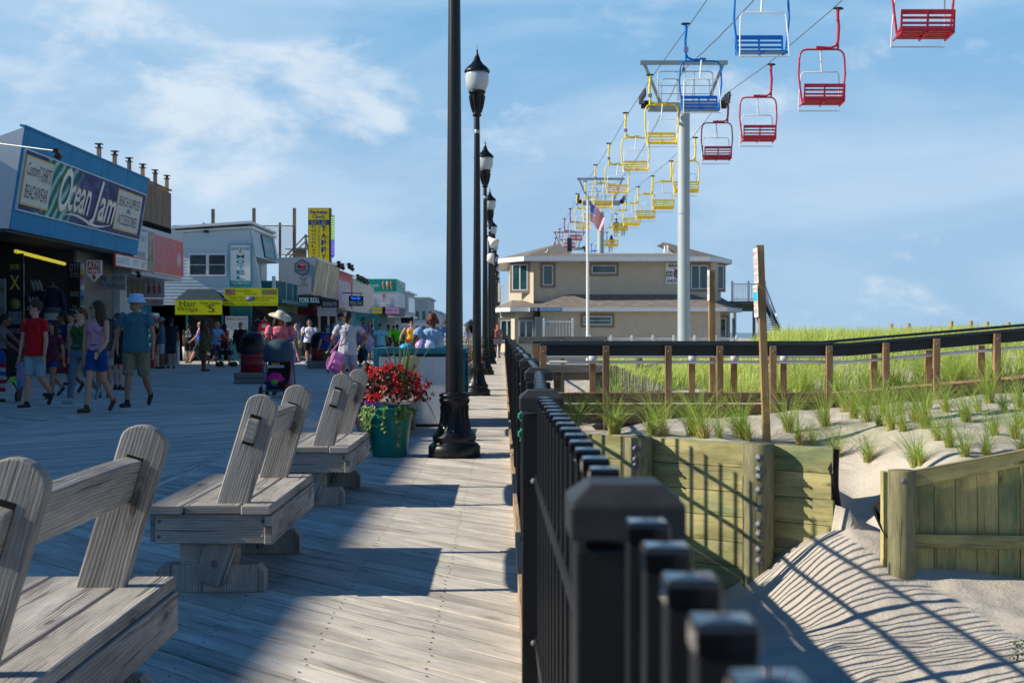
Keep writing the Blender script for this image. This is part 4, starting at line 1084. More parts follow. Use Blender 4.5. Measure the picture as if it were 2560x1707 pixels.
# hanging jersey
def garment(label, px, py0, py1, Y, w_, mats, bands, name='hanging_jersey'):
    c = W(px, py0, Y); h = (py1 - py0) * Y / F; t_ = thing(name, label, 'shirt', c)
    for (a, b_, mt) in bands:
        mb = MB(); prof = []
        zt, zb = c.z - a * h, c.z - b_ * h
        def hw(u): return w_ * (.30 if u < .08 else (.5 if u < .2 else .46 + .04 * u))
        V = []
        for (u, z) in ((a, zt), (b_, zb)):
            for (sx, sy) in ((-1, -.03), (-.4, -.07), (.4, -.07), (1, -.03), (1, .03), (-1, .03)): V.append((c.x + sx * hw(u), c.y + sy, z))
        mb.add(V, [(k, (k + 1) % 6, 6 + (k + 1) % 6, 6 + k) for k in range(6)], None, True); mb.build('fabric_band', mt, t_)
    mb = MB()
    for s in (-1, 1): mb.tube([c + Vector((s * w_ * .42, 0, -.10 * h)), c + Vector((s * w_ * .62, 0, -.5 * h)), c + Vector((s * w_ * .66, 0, -.78 * h))], [.09, .08, .07], 8)
    mb.build('sleeve', mats[0], t_)
    mb = MB(); mb.tube([c + Vector((-.14, 0, .0)), c + Vector((0, 0, .07)), c + Vector((.14, 0, 0))], .012, 5); mb.tube([c + Vector((0, 0, .07)), c + Vector((0, 0, .18))], .008, 5); mb.build('hanger', M('hanger_grey', (.3, .3, .3), .4), t_)
nv_ = M('jersey_navy', (.008, .012, .04), .8); gr_ = M('jersey_grey', (.20, .22, .25), .8); wh_ = M('jersey_white', (.38, .40, .42), .8)
garment('dark hanging hockey jersey with a grey and a white band', 122, 662, 741, 36.5, .50, [nv_], [(0, .55, nv_), (.55, .72, M('jersey_slate', (.07, .09, .12), .8)), (.72, .92, wh_), (.92, 1, nv_)])
garment('plain dark garment hanging beside the banded jersey', 92, 668, 730, 37.5, .4, [nv_], [(0, 1, nv_)])
for i, px in enumerate((75, 84, 92)):
    mb = MB(); p = W(px, 655, 36); mb.ball(p, (.05, .02, .16), 10, 8, Matrix.Rotation(R(-18), 4, 'Y')); mb.ball(W(px - 6, 690, 36), (.04, .02, .12), 8, 6, Matrix.Rotation(R(-18), 4, 'Y'))
    mb.build('hanging_sandals', gr_, label='pair of pale sandals hanging under the yellow tube light', cat='sandals', group='pale sandals hung in rows')
for i, (px, c_) in enumerate(((92, (.30, .32, .12)), (97, (.35, .38, .40)), (103, (.05, .16, .32)), (86, (.25, .27, .1)))):
    mb = MB(); p = W(px, 700 + 60, 38); mb.lathe([(0, -.9), (.12, -.8), (.2, -.2), (.2, .3), (.13, .75), (0, .95)], p, 14, None, .3); mb.build('surfboard', M('sb%d' % i, c_, .3, .1, coat=.3), label=('yellow green', 'pale grey', 'dark blue', 'olive')[i] + ' bodyboard standing behind the man in red', cat='surfboard', group='boards standing in the shop')
# ATM sign
o = thing('atm_sign', 'white arrow shaped hanging sign with red ATM HERE lettering', 'sign', W(217, 610, 37.6))
fr = fcam(200, 645, 37.6); k = 37.6 / F; w_, h = 34.5 * k, 47 * k
mb = MB(); mb.prism([(0, h * .33), (w_ / 2, -h * .06), (w_, h * .33), (w_, h), (0, h)], fr, .05); mb.build('panel', sgn, o)
mb = MB(); mb.plate(fr, w_ * .07, h * .36, w_ * .93, h * .95, .05, .055); mb.build('red_field', red_i, o)
text('ATM', fr, w_ * .12, h * .62, w_ * .88, h * .91, sgn, o, z=.058, bold=.02); text('HERE', fr, w_ * .12, h * .39, w_ * .88, h * .57, sgn, o, z=.058, bold=.02)
mb = MB(); mb.prism([(w_ * .5, h * .03), (w_ * .70, h * .2), (w_ * .58, h * .2), (w_ * .58, h * .32), (w_ * .42, h * .32), (w_ * .42, h * .2), (w_ * .30, h * .2)], fr @ Matrix.Translation((0, 0, .05)), .006); mb.build('arrow', red_i, o)
rack(208, 290, 630, 666, 41, 'grey hanging board reading EVERYTHING JERSEY', [('EVERYTHING', .02, .56, .46, .86), ('JERSEY', .60, .54, .97, .9), ('JERSEY', .05, .12, .38, .44), ('4', .4, .08, .48, .5, blue_i), ('SURE.com', .5, .12, .96, .44)], black_i, M('board_grey', (.30, .32, .33), .6), name='hanging_sign', cat='sign')
cg = frame((-11.93, 40.05, 3.27), (0, 1, 0), (0, 0, 1)); o = sign('strip_sign', 'white strip sign reading CIGARETTES LOTTO GIFTS', cg, 3.65, .33, sgn, .05, red_i)
for s_, a, b_ in (('CIGARETTES', .15, 1.5), ('LOTTO', 1.85, 2.55), ('GIFTS', 2.85, 3.5)): text(s_, cg, a, .06, b_, .27, grey_i, o, z=.055)
# -- wooden roof screen
t = thing('roof_screen', 'brown board screen with capped posts on the roofs behind the blue sign', 'screen', (-12, 42, 4.6))
y = 39.0
while y < 47.15: mb = MB(); block(mb, -12.04, -12.0, y, y + .135, 4.75, 6.33 - (y - 38) * .012); mb.build('board', lat_w, t); y += .14
for i in range(6):
    y = 39.1 + i * 1.58; mb = MB(); block(mb, -12.16, -12.05, y, y + .11, 4.3, 6.72); p = mb.build('post', pine if i % 2 else lat_w, t)
    mb = MB(); block(mb, -12.2, -12.01, y - .04, y + .15, 6.72, 6.75); mb.tube([(-12.1, y + .05, 6.75), (-12.1, y + .05, 6.83)], .05, 6); block(mb, -12.21, -12.0, y - .05, y + .16, 6.83, 6.86); mb.build('post_cap', black_p, p)
mb = MB(); block(mb, -12.2, -11.97, 38.9, 47.3, 6.31, 6.35); mb.build('top_rail', lat_w, t)
# -- breakfast cafe with the red sign
t = thing('cafe_building', 'low cafe with a pale roof band and menu counter, next to the surf shop', 'shop', (-13, 44.5, 0))
mb = MB(); block(mb, -20, -12.05, YB + .1, 49, 3.1, 4.9); block(mb, -20, -13.6, YB + .1, 49, 0, 3.1); block(mb, -13.4, -12.1, 48.6, 48.9, 0, .9); block(mb, -20, -12.4, YB, YB + .1, 0, 3); mb.build('wall', M('cafe_grey', (.46, .50, .52), .6, .1, 2, streak=.3), t)
mb = MB(); block(mb, -12.1, -12.0, YB + .05, 49.02, 4.62, 4.95); mb.build('roof_band', M('pale_band', (.50, .56, .60), .5, .1, 2, streak=.3), t)
mb = MB(); block(mb, -13.5, -12.5, YB + .3, 48.6, .0, 1.0); mb.build('counter', M('counter_dark', (.05, .05, .055), .6), t)
rs = M('cafe_red', (.62, .10, .11), .45, .1, 1.5, streak=.2)
cfr = frame((-12.045, YB + 1.9, 3.27), (0, 1, 0), (0, 0, 1))
o = sign('cafe_sign', 'red cafe sign with faint white lettering and a round emblem', cfr @ Matrix.Translation((.62, 0, 0)), 4.1, 1.30, rs, .06, trim_w)
fr = cfr @ Matrix.Translation((.62, 0, 0)); pk_ = M('pale_pink', (.75, .45, .45), .5)
text('JERSEY SHORE CAFE', fr, .3, .92, 3.0, 1.16, pk_, o, z=.065); text('The Breakfast King', fr, .6, .64, 2.2, .82, pk_, o, z=.065); text('BREAKFAST SERVED ALL DAY\nSANDWICHES & SALADS', fr, .3, .3, 2.7, .5, pk_, o, z=.065); text('MENU', fr, 1.1, .1, 1.7, .2, pk_, o, z=.065)
mb = MB(); mb.lathe([(0, .061), (.30, .061), (.30, .066), (0, .066)], (0, 0, 0), 24, fr @ Matrix.Translation((3.45, .6, 0))); mb.build('emblem', pk_, o)
o = sign('food_photo_sign', 'narrow food picture panel at the left end of the red cafe sign', cfr, .55, 1.28, M('food_print', (.40, .30, .18), .5, .6, 3), .055)
o = sign('jersey_sign', 'pale blue white sign panel half hidden behind the blue box', frame((-12.045, YB + .1, 3.27), (0, 1, 0), (0, 0, 1)), 1.75, 1.3, M('pale_sign', (.55, .6, .66), .5, .1, 2), .055)
text('JERSEY', frame((-12.045, YB + .1, 3.27), (0, 1, 0), (0, 0, 1)), .1, .9, 1.6, 1.15, M('faint_blue', (.2, .3, .4), .5), o, z=.06); text('SOUVENIRS\nBEACH SUPPLIES', frame((-12.045, YB + .1, 3.27), (0, 1, 0), (0, 0, 1)), .2, .2, 1.6, .6, M('faint_blue', (.2, .3, .4), .5), o, z=.06)
# menu boards with bottles
o, fr, w_, h = rack(292, 378, 640, 684, 45.5, 'pale menu board with a row of bottles over the cafe counter', [], black_i, M('menu_pale', (.34, .33, .32), .6, .1), name='menu_board', cat='menu board')
for i, c_ in enumerate(((.35, .25, .03), (.3, .2, .05), (.3, .24, .04), (.35, .03, .02), (.35, .04, .02), (.45, .06, .02))):
    mb = MB(); x = w_ * (.12 + .145 * i); mb.plate(fr, x, h * .22, x + .085, h * .62, .05, .06); mb.plate(fr, x + .025, h * .62, x + .06, h * .85, .05, .06); mb.build('bottle_picture', M('btl%d' % i, c_, .5), o)
rack(300, 376, 686, 702, 45.4, 'lower menu strip with red prices over the cafe counter', [('HOT DOGS 3.50', .05, .3, .5, .75, red_i), ('FRIES 4', .6, .3, .95, .75, red_i)], red_i, M('menu_pale', (.34, .33, .32), .6), name='menu_board', cat='menu board')
t = thing('drink_cooler', 'brightly lit cyan glass fronted drink cooler behind the man in the bucket hat', 'cooler', W(312, 845, 43.5))
x0, x1, z1 = WX(270, 43.5), WX(352, 43.5), WZ(722, 43.5); mb = MB(); block(mb, x0, x1, 43.52, 44.2, .04, z1 + .05); mb.build('cabinet', trim_w, t)
mb = MB(); block(mb, x0 + .05, x1 - .05, 43.5, 43.515, .75, z1); mb.build('lit_glass', M('cooler_glow', (.03, .38, .45), .2, .3, 3, emit=.35), t)
cols = [(.5, .1, .05), (.1, .4, .1), (.5, .4, .05), (.05, .1, .4), (.4, .4, .4)]
for k in range(14): mb = MB(); x = x0 + .1 + (x1 - x0 - .2) * (k % 7) / 6; z = .85 + .45 * (k // 7); mb.tube([(x, 43.48, z), (x, 43.48, z + .16), (x, 43.48, z + .22)], [.035, .035, .012], 8); mb.build('bottle', M('dk%d' % (k % 5), cols[k % 5], .3), t)
cr = M('cooler_red', (.35, .01, .02), .3, .1, 3)
for (pa, pb, Y, lb) in ((252, 283, 42.2, 'dark red drink machine with a white swirl left of the man in the bucket hat'), (346, 353, 43.2, 'narrow red drink machine edge right of the man in the bucket hat')):
    t = thing('drink_machine', lb, 'drink machine', W((pa + pb) / 2, 850, Y)); zt = WZ(780 if pa < 300 else 725, Y)
    mb = MB(); block(mb, WX(pa, Y), WX(pb, Y), Y, Y + .6, .04, zt); mb.build('cabinet', cr, t, bevel=.02)
    mb = MB(); xm = WX((pa + pb) / 2, Y); mb.tube([(xm + .05 * math.sin(k), Y - .006, .3 + k * .12) for k in range(5)], [.012, .03, .03, .03, .01], 6); mb.build('white_swirl', sgn, t)
    mb = MB(); block(mb, WX(pa, Y) - .03, WX(pb, Y) + .03, Y - .04, Y + .62, zt, zt + .06); mb.build('shelf_top', trim_w, t)
# -- motel
YM = 55.0
def mx(px, Y=YM): return WX(px, Y)
t = thing('motel', 'two storey motel clad in pale lapped siding over a teal ground floor', 'motel', (-12.5, 58, 0))
zt_, zs = WZ(527, YM), WZ(700, YM)
fr = frame((0, YM, 0), (1, 0, 0), (0, 0, 1))
def redge(z): return -10.66 + (5.57 - z) * .19
def top_l(x): return 5.3 + (x + 14.5) * .07
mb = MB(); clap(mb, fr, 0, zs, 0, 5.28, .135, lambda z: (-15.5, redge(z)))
mb.prism([(-15.5, zs), (redge(zs), zs), (redge(5.55), 5.55), (-15.5, 5.25)], frame((0, YM + .003, 0), (1, 0, 0), (0, 0, 1)) @ Matrix.Translation((0, 0, -.2)), .2)
mb.build('side_wall', siding, t)
mb = MB(); V = []
P = [(redge(5.56), 5.56), (redge(4.4) + .0, 4.4), (-12, 4.35), (-12, 5.5)]
V = [(x, YM + .01, z) for x, z in P] + [(x, 60.8, z) for x, z in P]; mb.add(V, [(0, 4, 5, 1), (1, 5, 6, 2), (2, 6, 7, 3), (3, 7, 4, 0), (7, 6, 5, 4)])
clap(mb, frame((redge(4.4) + .01, YM, 4.4), (0, 1, 0), (redge(5.56) - redge(4.4), 0, 1.16)), 0, 0, 5.8, 1.17, .13); mb.build('front_mansard', siding, t)
mb = MB(); mb.box((-12.9, YM + 2.8, 5.66), (4.7, 6.2, .1), Euler((0, R(-4), 0))); mb.beam((-15.6, YM - .03, 5.32), (-10.6, YM - .03, 5.62), .1, .1); mb.beam((-10.6, YM, 5.62), (-10.6, 60.9, 5.62), .12, .12); mb.build('roof', trim_w, t)
mb = MB(); block(mb, -20, -11.2, YM + .1, 62, 2.6, 5.3); mb.build('rear_wall', siding, t)
for yy in (56.2, 57.4, 58.8, 60): mb = MB(); block(mb, -11.2, -11.1, yy, yy + .8, 2.7, 4.3); mb.build('door', trim_w, t)
mb = MB(); block(mb, -14.8, -14.5 + 4.45, YM + .02, 61, 0, zs); block(mb, -20, -11.5, YM + .02, 61, 0, zs); mb.build('ground_floor', teal_w, t)
mb = MB(); block(mb, -12, -9.35, YM + .3, 62.6, 2.45, 2.6); mb.build('balcony_floor', teal_w, t)
f_ = frame(W(434, 634.6, YM) + Vector((0, -.02, 0)), (1, 0, 0), (0, 0, 1)); k = YM / F; ww, hh = 87 * k, 52.6 * k
for j in range(2):
    mb = MB(); a = j * ww / 2
    for (q, r_, s_, u_) in ((a, 0, a + ww / 2, .07), (a, hh - .07, a + ww / 2, hh), (a, .07, a + .06, hh - .07), (a + ww / 2 - .06, .07, a + ww / 2, hh - .07)): mb.plate(f_, q, r_, s_, u_, 0, .06)
    mb.plate(f_, a + .06, hh * .5 - .015, a + ww / 2 - .06, hh * .5 + .015, .01, .045)
    p = mb.build('window', trim_w, t); mb = MB(); mb.plate(f_, a + .05, .05, a + ww / 2 - .05, hh - .05, .0, .02); mb.build('pane', glass_d, p)
# door and shop openings: thin near-black slabs on the teal wall paint the shade inside
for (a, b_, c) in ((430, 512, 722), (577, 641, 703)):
    mb = MB(); x0, x1 = mx(a), mx(b_); block(mb, x0, x1, YM - .01, YM + .015, .05, WZ(c, YM)); mb.build('doorway', shade_in, t)
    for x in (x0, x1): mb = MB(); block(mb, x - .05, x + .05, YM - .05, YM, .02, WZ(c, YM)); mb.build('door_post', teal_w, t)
mb = MB(); a, b_, c = W(475, 655, YM), W(549, 0, YM), 0; mb.box(W(595, 515 + 17, YM) + Vector((-2.2, -.1, 0)), (.2, .16, .1)); mb.build('wall_lamp', black_p, t)
o = sign('motel_sign', 'tall white motel sign with teal stacked letters and a phone number strip', f2 := frame(W(530, 655.7, YM) + Vector((0, -.05, 0)), (1, 0, 0), (0, 0, 1)), 46.7 * k, 92.7 * k, sgn, .06, M('sign_teal', (.0, .28, .36), .4))
w_, h = 46.7 * k, 92.7 * k; tl_ = M('sign_teal', (.0, .28, .36), .4)
mb = MB(); mb.plate(f2, 0, 0, w_, h * .115, .06, .066); mb.build('phone_strip', tl_, o)
text('732 793 7311', f2, w_ * .06, h * .03, w_ * .94, h * .085, sgn, o, z=.069)
text('SAND & SURF', f2, w_ * .05, h * .87, w_ * .95, h * .95, tl_, o, z=.065, bold=.02)
for i, ch in enumerate('MOTEL'): text(ch, f2, w_ * .31, h * (.665 - i * .13), w_ * .70, h * (.765 - i * .13), tl_, o, z=.065, bold=.035)
mb = MB(); mb.lathe([(0, .061), (.07, .061), (.07, .065), (0, .065)], (0, 0, 0), 12, f2 @ Matrix.Translation((w_ * .5, h * .83, 0))); mb.build('sun_emblem', M('sun_y', (.8, .5, .03), .5), o)
f3 = frame((redge(5.4) + .18, 57.2, 4.5), (0, 1, 0), (-.18, 0, 1)); o = sign('motel_front_sign', 'teal and white sign on the slanted upper front of the motel', f3, 2.6, .95, M('front_sign', (.10, .32, .38), .45, .25, 2), .05, black_p)
text('SAND & SURF', f3, .5, .35, 2.4, .7, sgn, o, z=.055, shear=.2)
# awning + hair wraps sign
t = thing('shingle_awning', 'dark shingled hip awning over the yellow hair wraps sign', 'awning', W(456, 690, 54))
a, b_, c, d = W(400, 690, 53.7), W(516.5, 690, 53.7), W(492, 664.7, YM), W(431, 664.7, YM); a2 = Vector((a.x, YM, a.z)); b2 = Vector((b_.x, YM, b_.z)); 
mb = MB(); mb.add([a, b_, c, d, a2, b2], [(0, 1, 2, 3), (0, 3, 4), (1, 5, 2), (0, 4, 5, 1)]); mb.build('shingles', M('awning_shingle', (.015, .04, .055), .8, .5, 14), t)
yel = M('neon_yellow', (.50, .56, .005), .5, .06, 2); Yh = 53.75; kh = Yh / F
f4 = fcam(403, 722.5, Yh); w_, h = 107.5 * kh, 33.5 * kh
o = sign('hair_wraps_sign', 'bright yellow sign reading Hair Wraps and Henna Tattoos $5', f4, w_, h, yel, .06)
text('Hair', f4, w_ * .09, h * .55, w_ * .45, h * .96, black_i, o, z=.065); text('Wraps', f4, w_ * .04, h * .14, w_ * .48, h * .56, black_i, o, z=.065)
text('Henna Tattoos', f4, w_ * .53, h * .70, w_ * .96, h * .92, black_i, o, z=.065, shear=.2); text('$', f4, w_ * .65, h * .5, w_ * .69, h * .66, black_i, o, z=.065); text('5', f4, w_ * .70, h * .17, w_ * .84, h * .66, black_i, o, z=.065)
f5 = fcam(515.5, 702, 54.4); kk = 54.4 / F; w_, h = 123 * kk, 40 * kk
o = sign('henna_banner', 'long bright yellow banner of small black lettering beside the teal balcony', f5, w_, h, yel, .06)
dk = M('olive_ink', (.10, .11, .02), .6)
text('Henna Tattoos', f5, w_ * .22, h * .80, w_ * .5, h * .95, dk, o, z=.065); text('Body Sugar', f5, w_ * .38, h * .62, w_ * .62, h * .76, dk, o, z=.065); text('Water Shoes     Name Bracelets', f5, w_ * .08, h * .40, w_ * .95, h * .55, dk, o, z=.065); text('Nose Rings       T-Shirts', f5, w_ * .1, h * .22, w_ * .85, h * .36, dk, o, z=.065); text('Flip Flops  Sunglasses  Hair Wraps/Extensions', f5, w_ * .02, h * .03, w_ * .98, h * .17, dk, o, z=.065)
mb = MB(); mb.plate(f5, w_ * .70, h * .64, w_ * .98, h * .92, .06, .064); mb.build('green_field', M('banner_green', (.0, .25, .10), .5), o); text('CUSTOMIZED', f5, w_ * .71, h * .68, w_ * .97, h * .86, red_i, o, z=.067, bold=.02)
mb = MB(); mb.plate(f5, w_ * .02, h * .62, w_ * .2, h * .94, .06, .064); mb.build('photo', M('banner_photo', (.25, .13, .12), .5, .5, 5), o)
mb = MB(); mb.lathe([(0, .061), (.12, .061), (.12, .065), (0, .065)], (0, 0, 0), 24, f5 @ Matrix.Translation((w_ * .49, h * .4, 0)) @ Matrix.Diagonal((1.7, .9, 1, 1))); mb.build('oval', M('banner_oval', (.12, .16, .30), .5), o)
f6 = fcam(517.7, 782, YM - .08); w_, h = 52.3 * k, 56 * k
o = sign('henna_board', 'white board headed Henna Tattoos with rows of small designs beside the doorway', f6, w_, h, M('board_white', (.50, .54, .60), .5, .08), .04)
text('Henna Tattoos', f6, w_ * .06, h * .84, w_ * .94, h * .95, M('ink_purple', (.12, .05, .15), .6), o, z=.045); 
for r_ in range(5): text('&%@#$*&%@'[r_:] , f6, w_ * .08, h * (.12 + .13 * r_), w_ * .92, h * (.19 + .13 * r_), grey_i, o, z=.045)
t = thing('folding_chair', 'blue and red folding beach chair by a white bucket at the doorway', 'chair', W(440, 826, 54)); q = W(440, 826, 54)
mb = MB(); mb.tube([q, q + Vector((.35, 0, .45))], .02, 5); mb.tube([q + Vector((.35, 0, 0)), q + Vector((0, 0, .45))], .02, 5); mb.build('frame', teal, t)
mb = MB(); mb.box(q + Vector((.15, 0, .46)), (.45, .4, .03)); mb.box(q + Vector((-.05, 0, .7)), (.05, .4, .45), Euler((0, R(-10), 0))); mb.build('seat', M('chair_blue', (.02, .10, .45), .6), t)
mb = MB(); mb.lathe([(0, 0), (.14, 0), (.17, .55), (0, .55)], W(428, 826, 54), 14); mb.build('bucket', M('bucket_pale', (.35, .4, .42), .5), label='pale bucket standing next to the folding beach chair', cat='bucket')
garment('hanging shirt with stars and stripes bands in the dark shop opening', 608, 737, 790, 54.6, .35, [M('flag_red', (.45, .03, .05), .8)], [(i / 7, (i + 1) / 7, M('flag_red', (.45, .03, .05), .8) if i % 2 == 0 else M('flag_white', (.5, .5, .5), .8)) for i in range(7)], 'hanging_shirt')
garment('hanging dark blue shirt beside the striped shirt in the shop opening', 592, 737, 780, 54.7, .35, [nv_], [(0, 1, nv_)], 'hanging_shirt')
# balcony balustrade
t = thing('teal_balustrade', 'teal panelled balustrade with pale posts along the motel balcony', 'railing', (-9.6, 59, 2.6))
bx = -9.9
for i, (ya, yb) in enumerate(((56.4, 59.2), (59.2, 61), (61, 62.4))):
    mb = MB(); block(mb, bx, bx + .03, ya + .06, yb - .02, 2.68, 3.46); 
    yy = ya + .1
    while yy < yb: block(mb, bx + .03, bx + .05, yy, yy + .1, 2.69, 3.45); yy += .2
    mb.build('panel', teal_w, t)
for yy in (56.3, 59.2, 61, 62.4): mb = MB(); block(mb, bx - .04, bx + .10, yy - .06, yy + .06, 2.6, 3.62 if yy < 57 else 3.5); mb.build('post', trim_w if yy < 57 else M('post_teal_pale', (.25, .45, .5), .5), t)
mb = MB(); block(mb, -11.1, bx, 56.28, 56.33, 2.68, 3.42); mb.build('panel', teal_w, t)
olive = M('faded_canvas', (.30, .36, .16), .8, .3, 3, streak=.6)
for i, (a, b_) in enumerate(((643, 654), (656, 668), (670, 683))):
    mb = MB(); f7 = fcam(a, 719 - (2 - i) * 1.5, 58 + i * 1.2); kk = (58 + i * 1.2) / F; mb.plate(f7, 0, 0, (b_ - a) * kk, 30 * kk, 0, .02); mb.build('canvas_panel', olive, label=('left', 'middle', 'right')[i] + ' one of the three faded green canvas panels under the balcony', cat='canvas', group='faded canvas panels')
# lattice roof fence
t = thing('lattice_fence', 'brown lattice roof fence with uneven tall posts behind the motel', 'lattice fence', WX(540, 66) * Vector((1, 0, 0)) + Vector((0, 66, 4.5)))
x0, x1, z0, z1 = WX(397, 66), WX(679, 66), WZ(584, 66), WZ(520, 66)
mb = MB(); s_ = .155; hgt = z1 - z0; c = x0 - hgt
while c < x1:
    for sg in (1, -1):
        a = max(c, x0); b_ = min(c + hgt, x1)
        if b_ - a > .05:
            if sg > 0: p, q = (a, z0 + a - c), (b_, z0 + b_ - c)
            else: p, q = (a, z1 - (a - c)), (b_, z1 - (b_ - c))
            mb.beam((p[0], 66 + .02 * sg, p[1]), (q[0], 66 + .02 * sg, q[1]), .012, .036, up=(0, 1, 0))
    c += s_
mb.build('lattice', lat_w, t)
for (px, py, w_) in ((489, 480, .15), (583, 478, .15), (676, 478, .15), (468, 512, .11), (555, 511, .11), (643, 511, .11)):
    mb = MB(); block(mb, WX(px, 66.1) - w_ / 2, WX(px, 66.1) + w_ / 2, 66.06, 66.06 + w_, 3.0, WZ(py, 66.1)); mb.build('post', lat_w, t)
mb = MB(); block(mb, x0, x1, 65.96, 66.0, z1, z1 + .05); block(mb, x0, x1, 65.96, 66.0, z0 - .05, z0); mb.build('rail', lat_w, t)
t = thing('roof_stair', 'small dark wooden stair landing on the roof left of the candy sign', 'stairs', W(700, 618, 67))
for px in range(674, 706, 4): mb = MB(); block(mb, WX(px, 67) - .04, WX(px, 67) + .04, 67, 67.06, WZ(618, 67), WZ(572 if px > 676 else 560, 67)); mb.build('baluster', lat_w, t)
mb = MB(); mb.beam(W(672, 571, 67), W(708, 571, 67), .06, .1); mb.beam(W(655, 572, 67), W(704, 573, 67), .05, .05); mb.build('rail', old_w, t)
# candy sign
Yc = 68; kc = Yc / F; f8 = fcam(709, 606, Yc); w_, h = 47 * kc, 127 * kc
t = thing('candy_sign', 'tall yellow and navy candy sign reading Chocolate and Taffy', 'sign', W(733, 606, Yc))
cy = M('candy_yellow', (.72, .56, .005), .45, .05, 2); cb = M('candy_blue', (.01, .04, .22), .45)
mb = MB(); mb.plate(f8, -.03, -.2, w_ + .08, h + .03, -.5, 0); mb.build('case', black_p, t)
mb = MB(); mb.plate(f8, 0, 0, w_, h, 0, .02); p = mb.build('face', cy, t)
mb = MB(); mb.plate(f8, 0, h * .705, w_ * .485, h * .795, .02, .026); mb.plate(f8, w_ * .515, h * .705, w_, h * .795, .02, .026); mb.plate(f8, w_ * .49, -.01, w_ * .505, h * .70, .02, .024); mb.build('navy_band', cb, p)
text('Berkeley', f8, w_ * .05, h * .89, w_ * .95, h * .97, cb, p, z=.03, shear=.2, bold=.03); text('Candy', f8, w_ * .18, h * .81, w_ * .80, h * .885, cb, p, z=.03, shear=.2, bold=.03)
text('Home\nMade', f8, w_ * .08, h * .718, w_ * .4, h * .78, cy, p, z=.03, shear=.3); text('Salt\nWater', f8, w_ * .6, h * .718, w_ * .93, h * .78, cy, p, z=.03, shear=.3)
for i, ch in enumerate('CHOCOLATE'): text(ch, f8, w_ * .15, h * (.645 - i * .0695), w_ * .34, h * (.69 - i * .0695), cb, p, z=.03, bold=.03)
for i, ch in enumerate('TAFFY'): text(ch, f8, w_ * .62, h * (.585 - i * .127), w_ * .86, h * (.685 - i * .127), cb, p, z=.03, bold=.04)
t = thing('sign_struts', 'grey steel strut frame holding the candy sign from the left', 'sign frame', W(690, 580, 68))
for (a, b_) in (((655, 590), (702, 540)), ((662, 594), (704, 552)), ((702, 538), (702, 603)), ((702, 541), (712, 600)), ((700, 541), (712, 544)), ((694, 605), (703, 580))):
    mb = MB(); mb.tube([W(a[0], a[1], 68.2), W(b_[0], b_[1], 68.2)], .045, 5); mb.build('strut', old_w, t)
t = thing('light_arrow', 'narrow downward arrow of small green and blue lights right of the candy sign', 'light sign', W(765, 545, 68.3))
f9 = fcam(760.5, 593, 68.3); w_, h = 8 * kc, 99 * kc
for (a, b_, col, nm) in ((.42, 1, (.15, .55, .35), 'g'), (.06, .42, (.10, .12, .75), 'b')):
    mb = MB(); 
    if nm == 'g': mb.plate(f9, 0, h * a, w_, h * b_, 0, .05)
    else: mb.prism([(w_ / 2, 0), (w_, h * .06), (w_, h * .42), (0, h * .42), (0, h * .06)], f9, .05)
    p = mb.build('panel', M('arrow_' + nm, col, .4, emit=.25), t)
    mb = MB(); 
    for r_ in range(int(h * (b_ - a) / .11)):
        for c in range(3): mb.lathe([(0, .06), (.022, .055), (.025, .05)], (0, 0, 0), 5, f9 @ Matrix.Translation((w_ * (.2 + .3 * c), h * a + .07 + r_ * .11, 0)))
    mb.build('bulb', M('bulb_' + nm, (.8, .8, .15) if nm == 'g' else (.4, .3, .9), .4, emit=.8), p, kind='stuff')
# pork roll stand
t = thing('pork_roll_stand', 'food stand with a big slanted pale billboard box on its roof', 'food stand', (-10, 66, 0))
box_m = M('pale_box', (.36, .42, .47), .55, .12, 1.2, streak=.35)
YP = 63.0
P0 = [W(638, 591, YP), W(728, 591, YP), W(714.5, 676.4, YP), W(650, 676.4, YP)]; P1 = [Vector((p.x, 71.9, p.z)) for p in P0]
mb = MB(); mb.add(P0 + P1, [(0, 3, 2, 1), (4, 5, 6, 7), (1, 2, 6, 5), (0, 1, 5, 4), (3, 7, 6, 2), (0, 4, 7, 3)]); mb.build('billboard_box', box_m, t)
pf = frame(P0[2] + Vector((.01, 0, 0)), (0, 1, 0), P0[1] - P0[2]); PH = (P0[1] - P0[2]).length
pic = M('faded_picture', (.40, .38, .24), .5, .55, 1.2, streak=.9); pic2 = M('beach_picture', (.42, .40, .26), .5, .7, 1.6, streak=.4)
for (a, b_, mt) in ((.1, 4.2, pic), (4.5, 8.8, pic2)): mb = MB(); mb.plate(pf, a, .1, b_, PH - .08, 0, .03); mb.build('poster', mt, t)
mb = MB(); mb.plate(pf, 4.2, .02, 4.5, PH, 0, .04); mb.plate(pf, 0, PH - .08, 8.9, PH, 0, .05); mb.build('trim', trim_w, t)
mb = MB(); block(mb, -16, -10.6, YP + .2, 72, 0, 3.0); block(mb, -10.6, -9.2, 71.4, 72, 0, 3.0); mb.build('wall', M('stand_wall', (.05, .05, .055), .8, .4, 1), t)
pf2 = frame((0, YP, 0), (1, 0, 0), (0, 0, 1))
o = thing('pig_logo', 'hexagonal black outline emblem with a red and black pig on the pale box', 'logo', W(693.4, 614, YP)); f10 = frame(W(693.4, 614, YP - .02), (1, 0, 0), (0, 0, 1)); r_ = 18.5 * YP / F
mb = MB(); pts = [f10 @ Vector((r_ * math.sin(R(60 * i)), r_ * math.cos(R(60 * i)), 0)) for i in range(7)]; mb.tube(pts, .022, 5); mb.build('hexagon', black_i, o)
mb = MB(); mb.ball(f10 @ Vector((.04, .06, 0)), (.17, .02, .085), 12, 6); mb.box(f10 @ Vector((.12, -.05, 0)), (.03, .02, .1)); mb.box(f10 @ Vector((.0, -.05, 0)), (.03, .02, .1)); mb.build('pig_body', red_i, o)
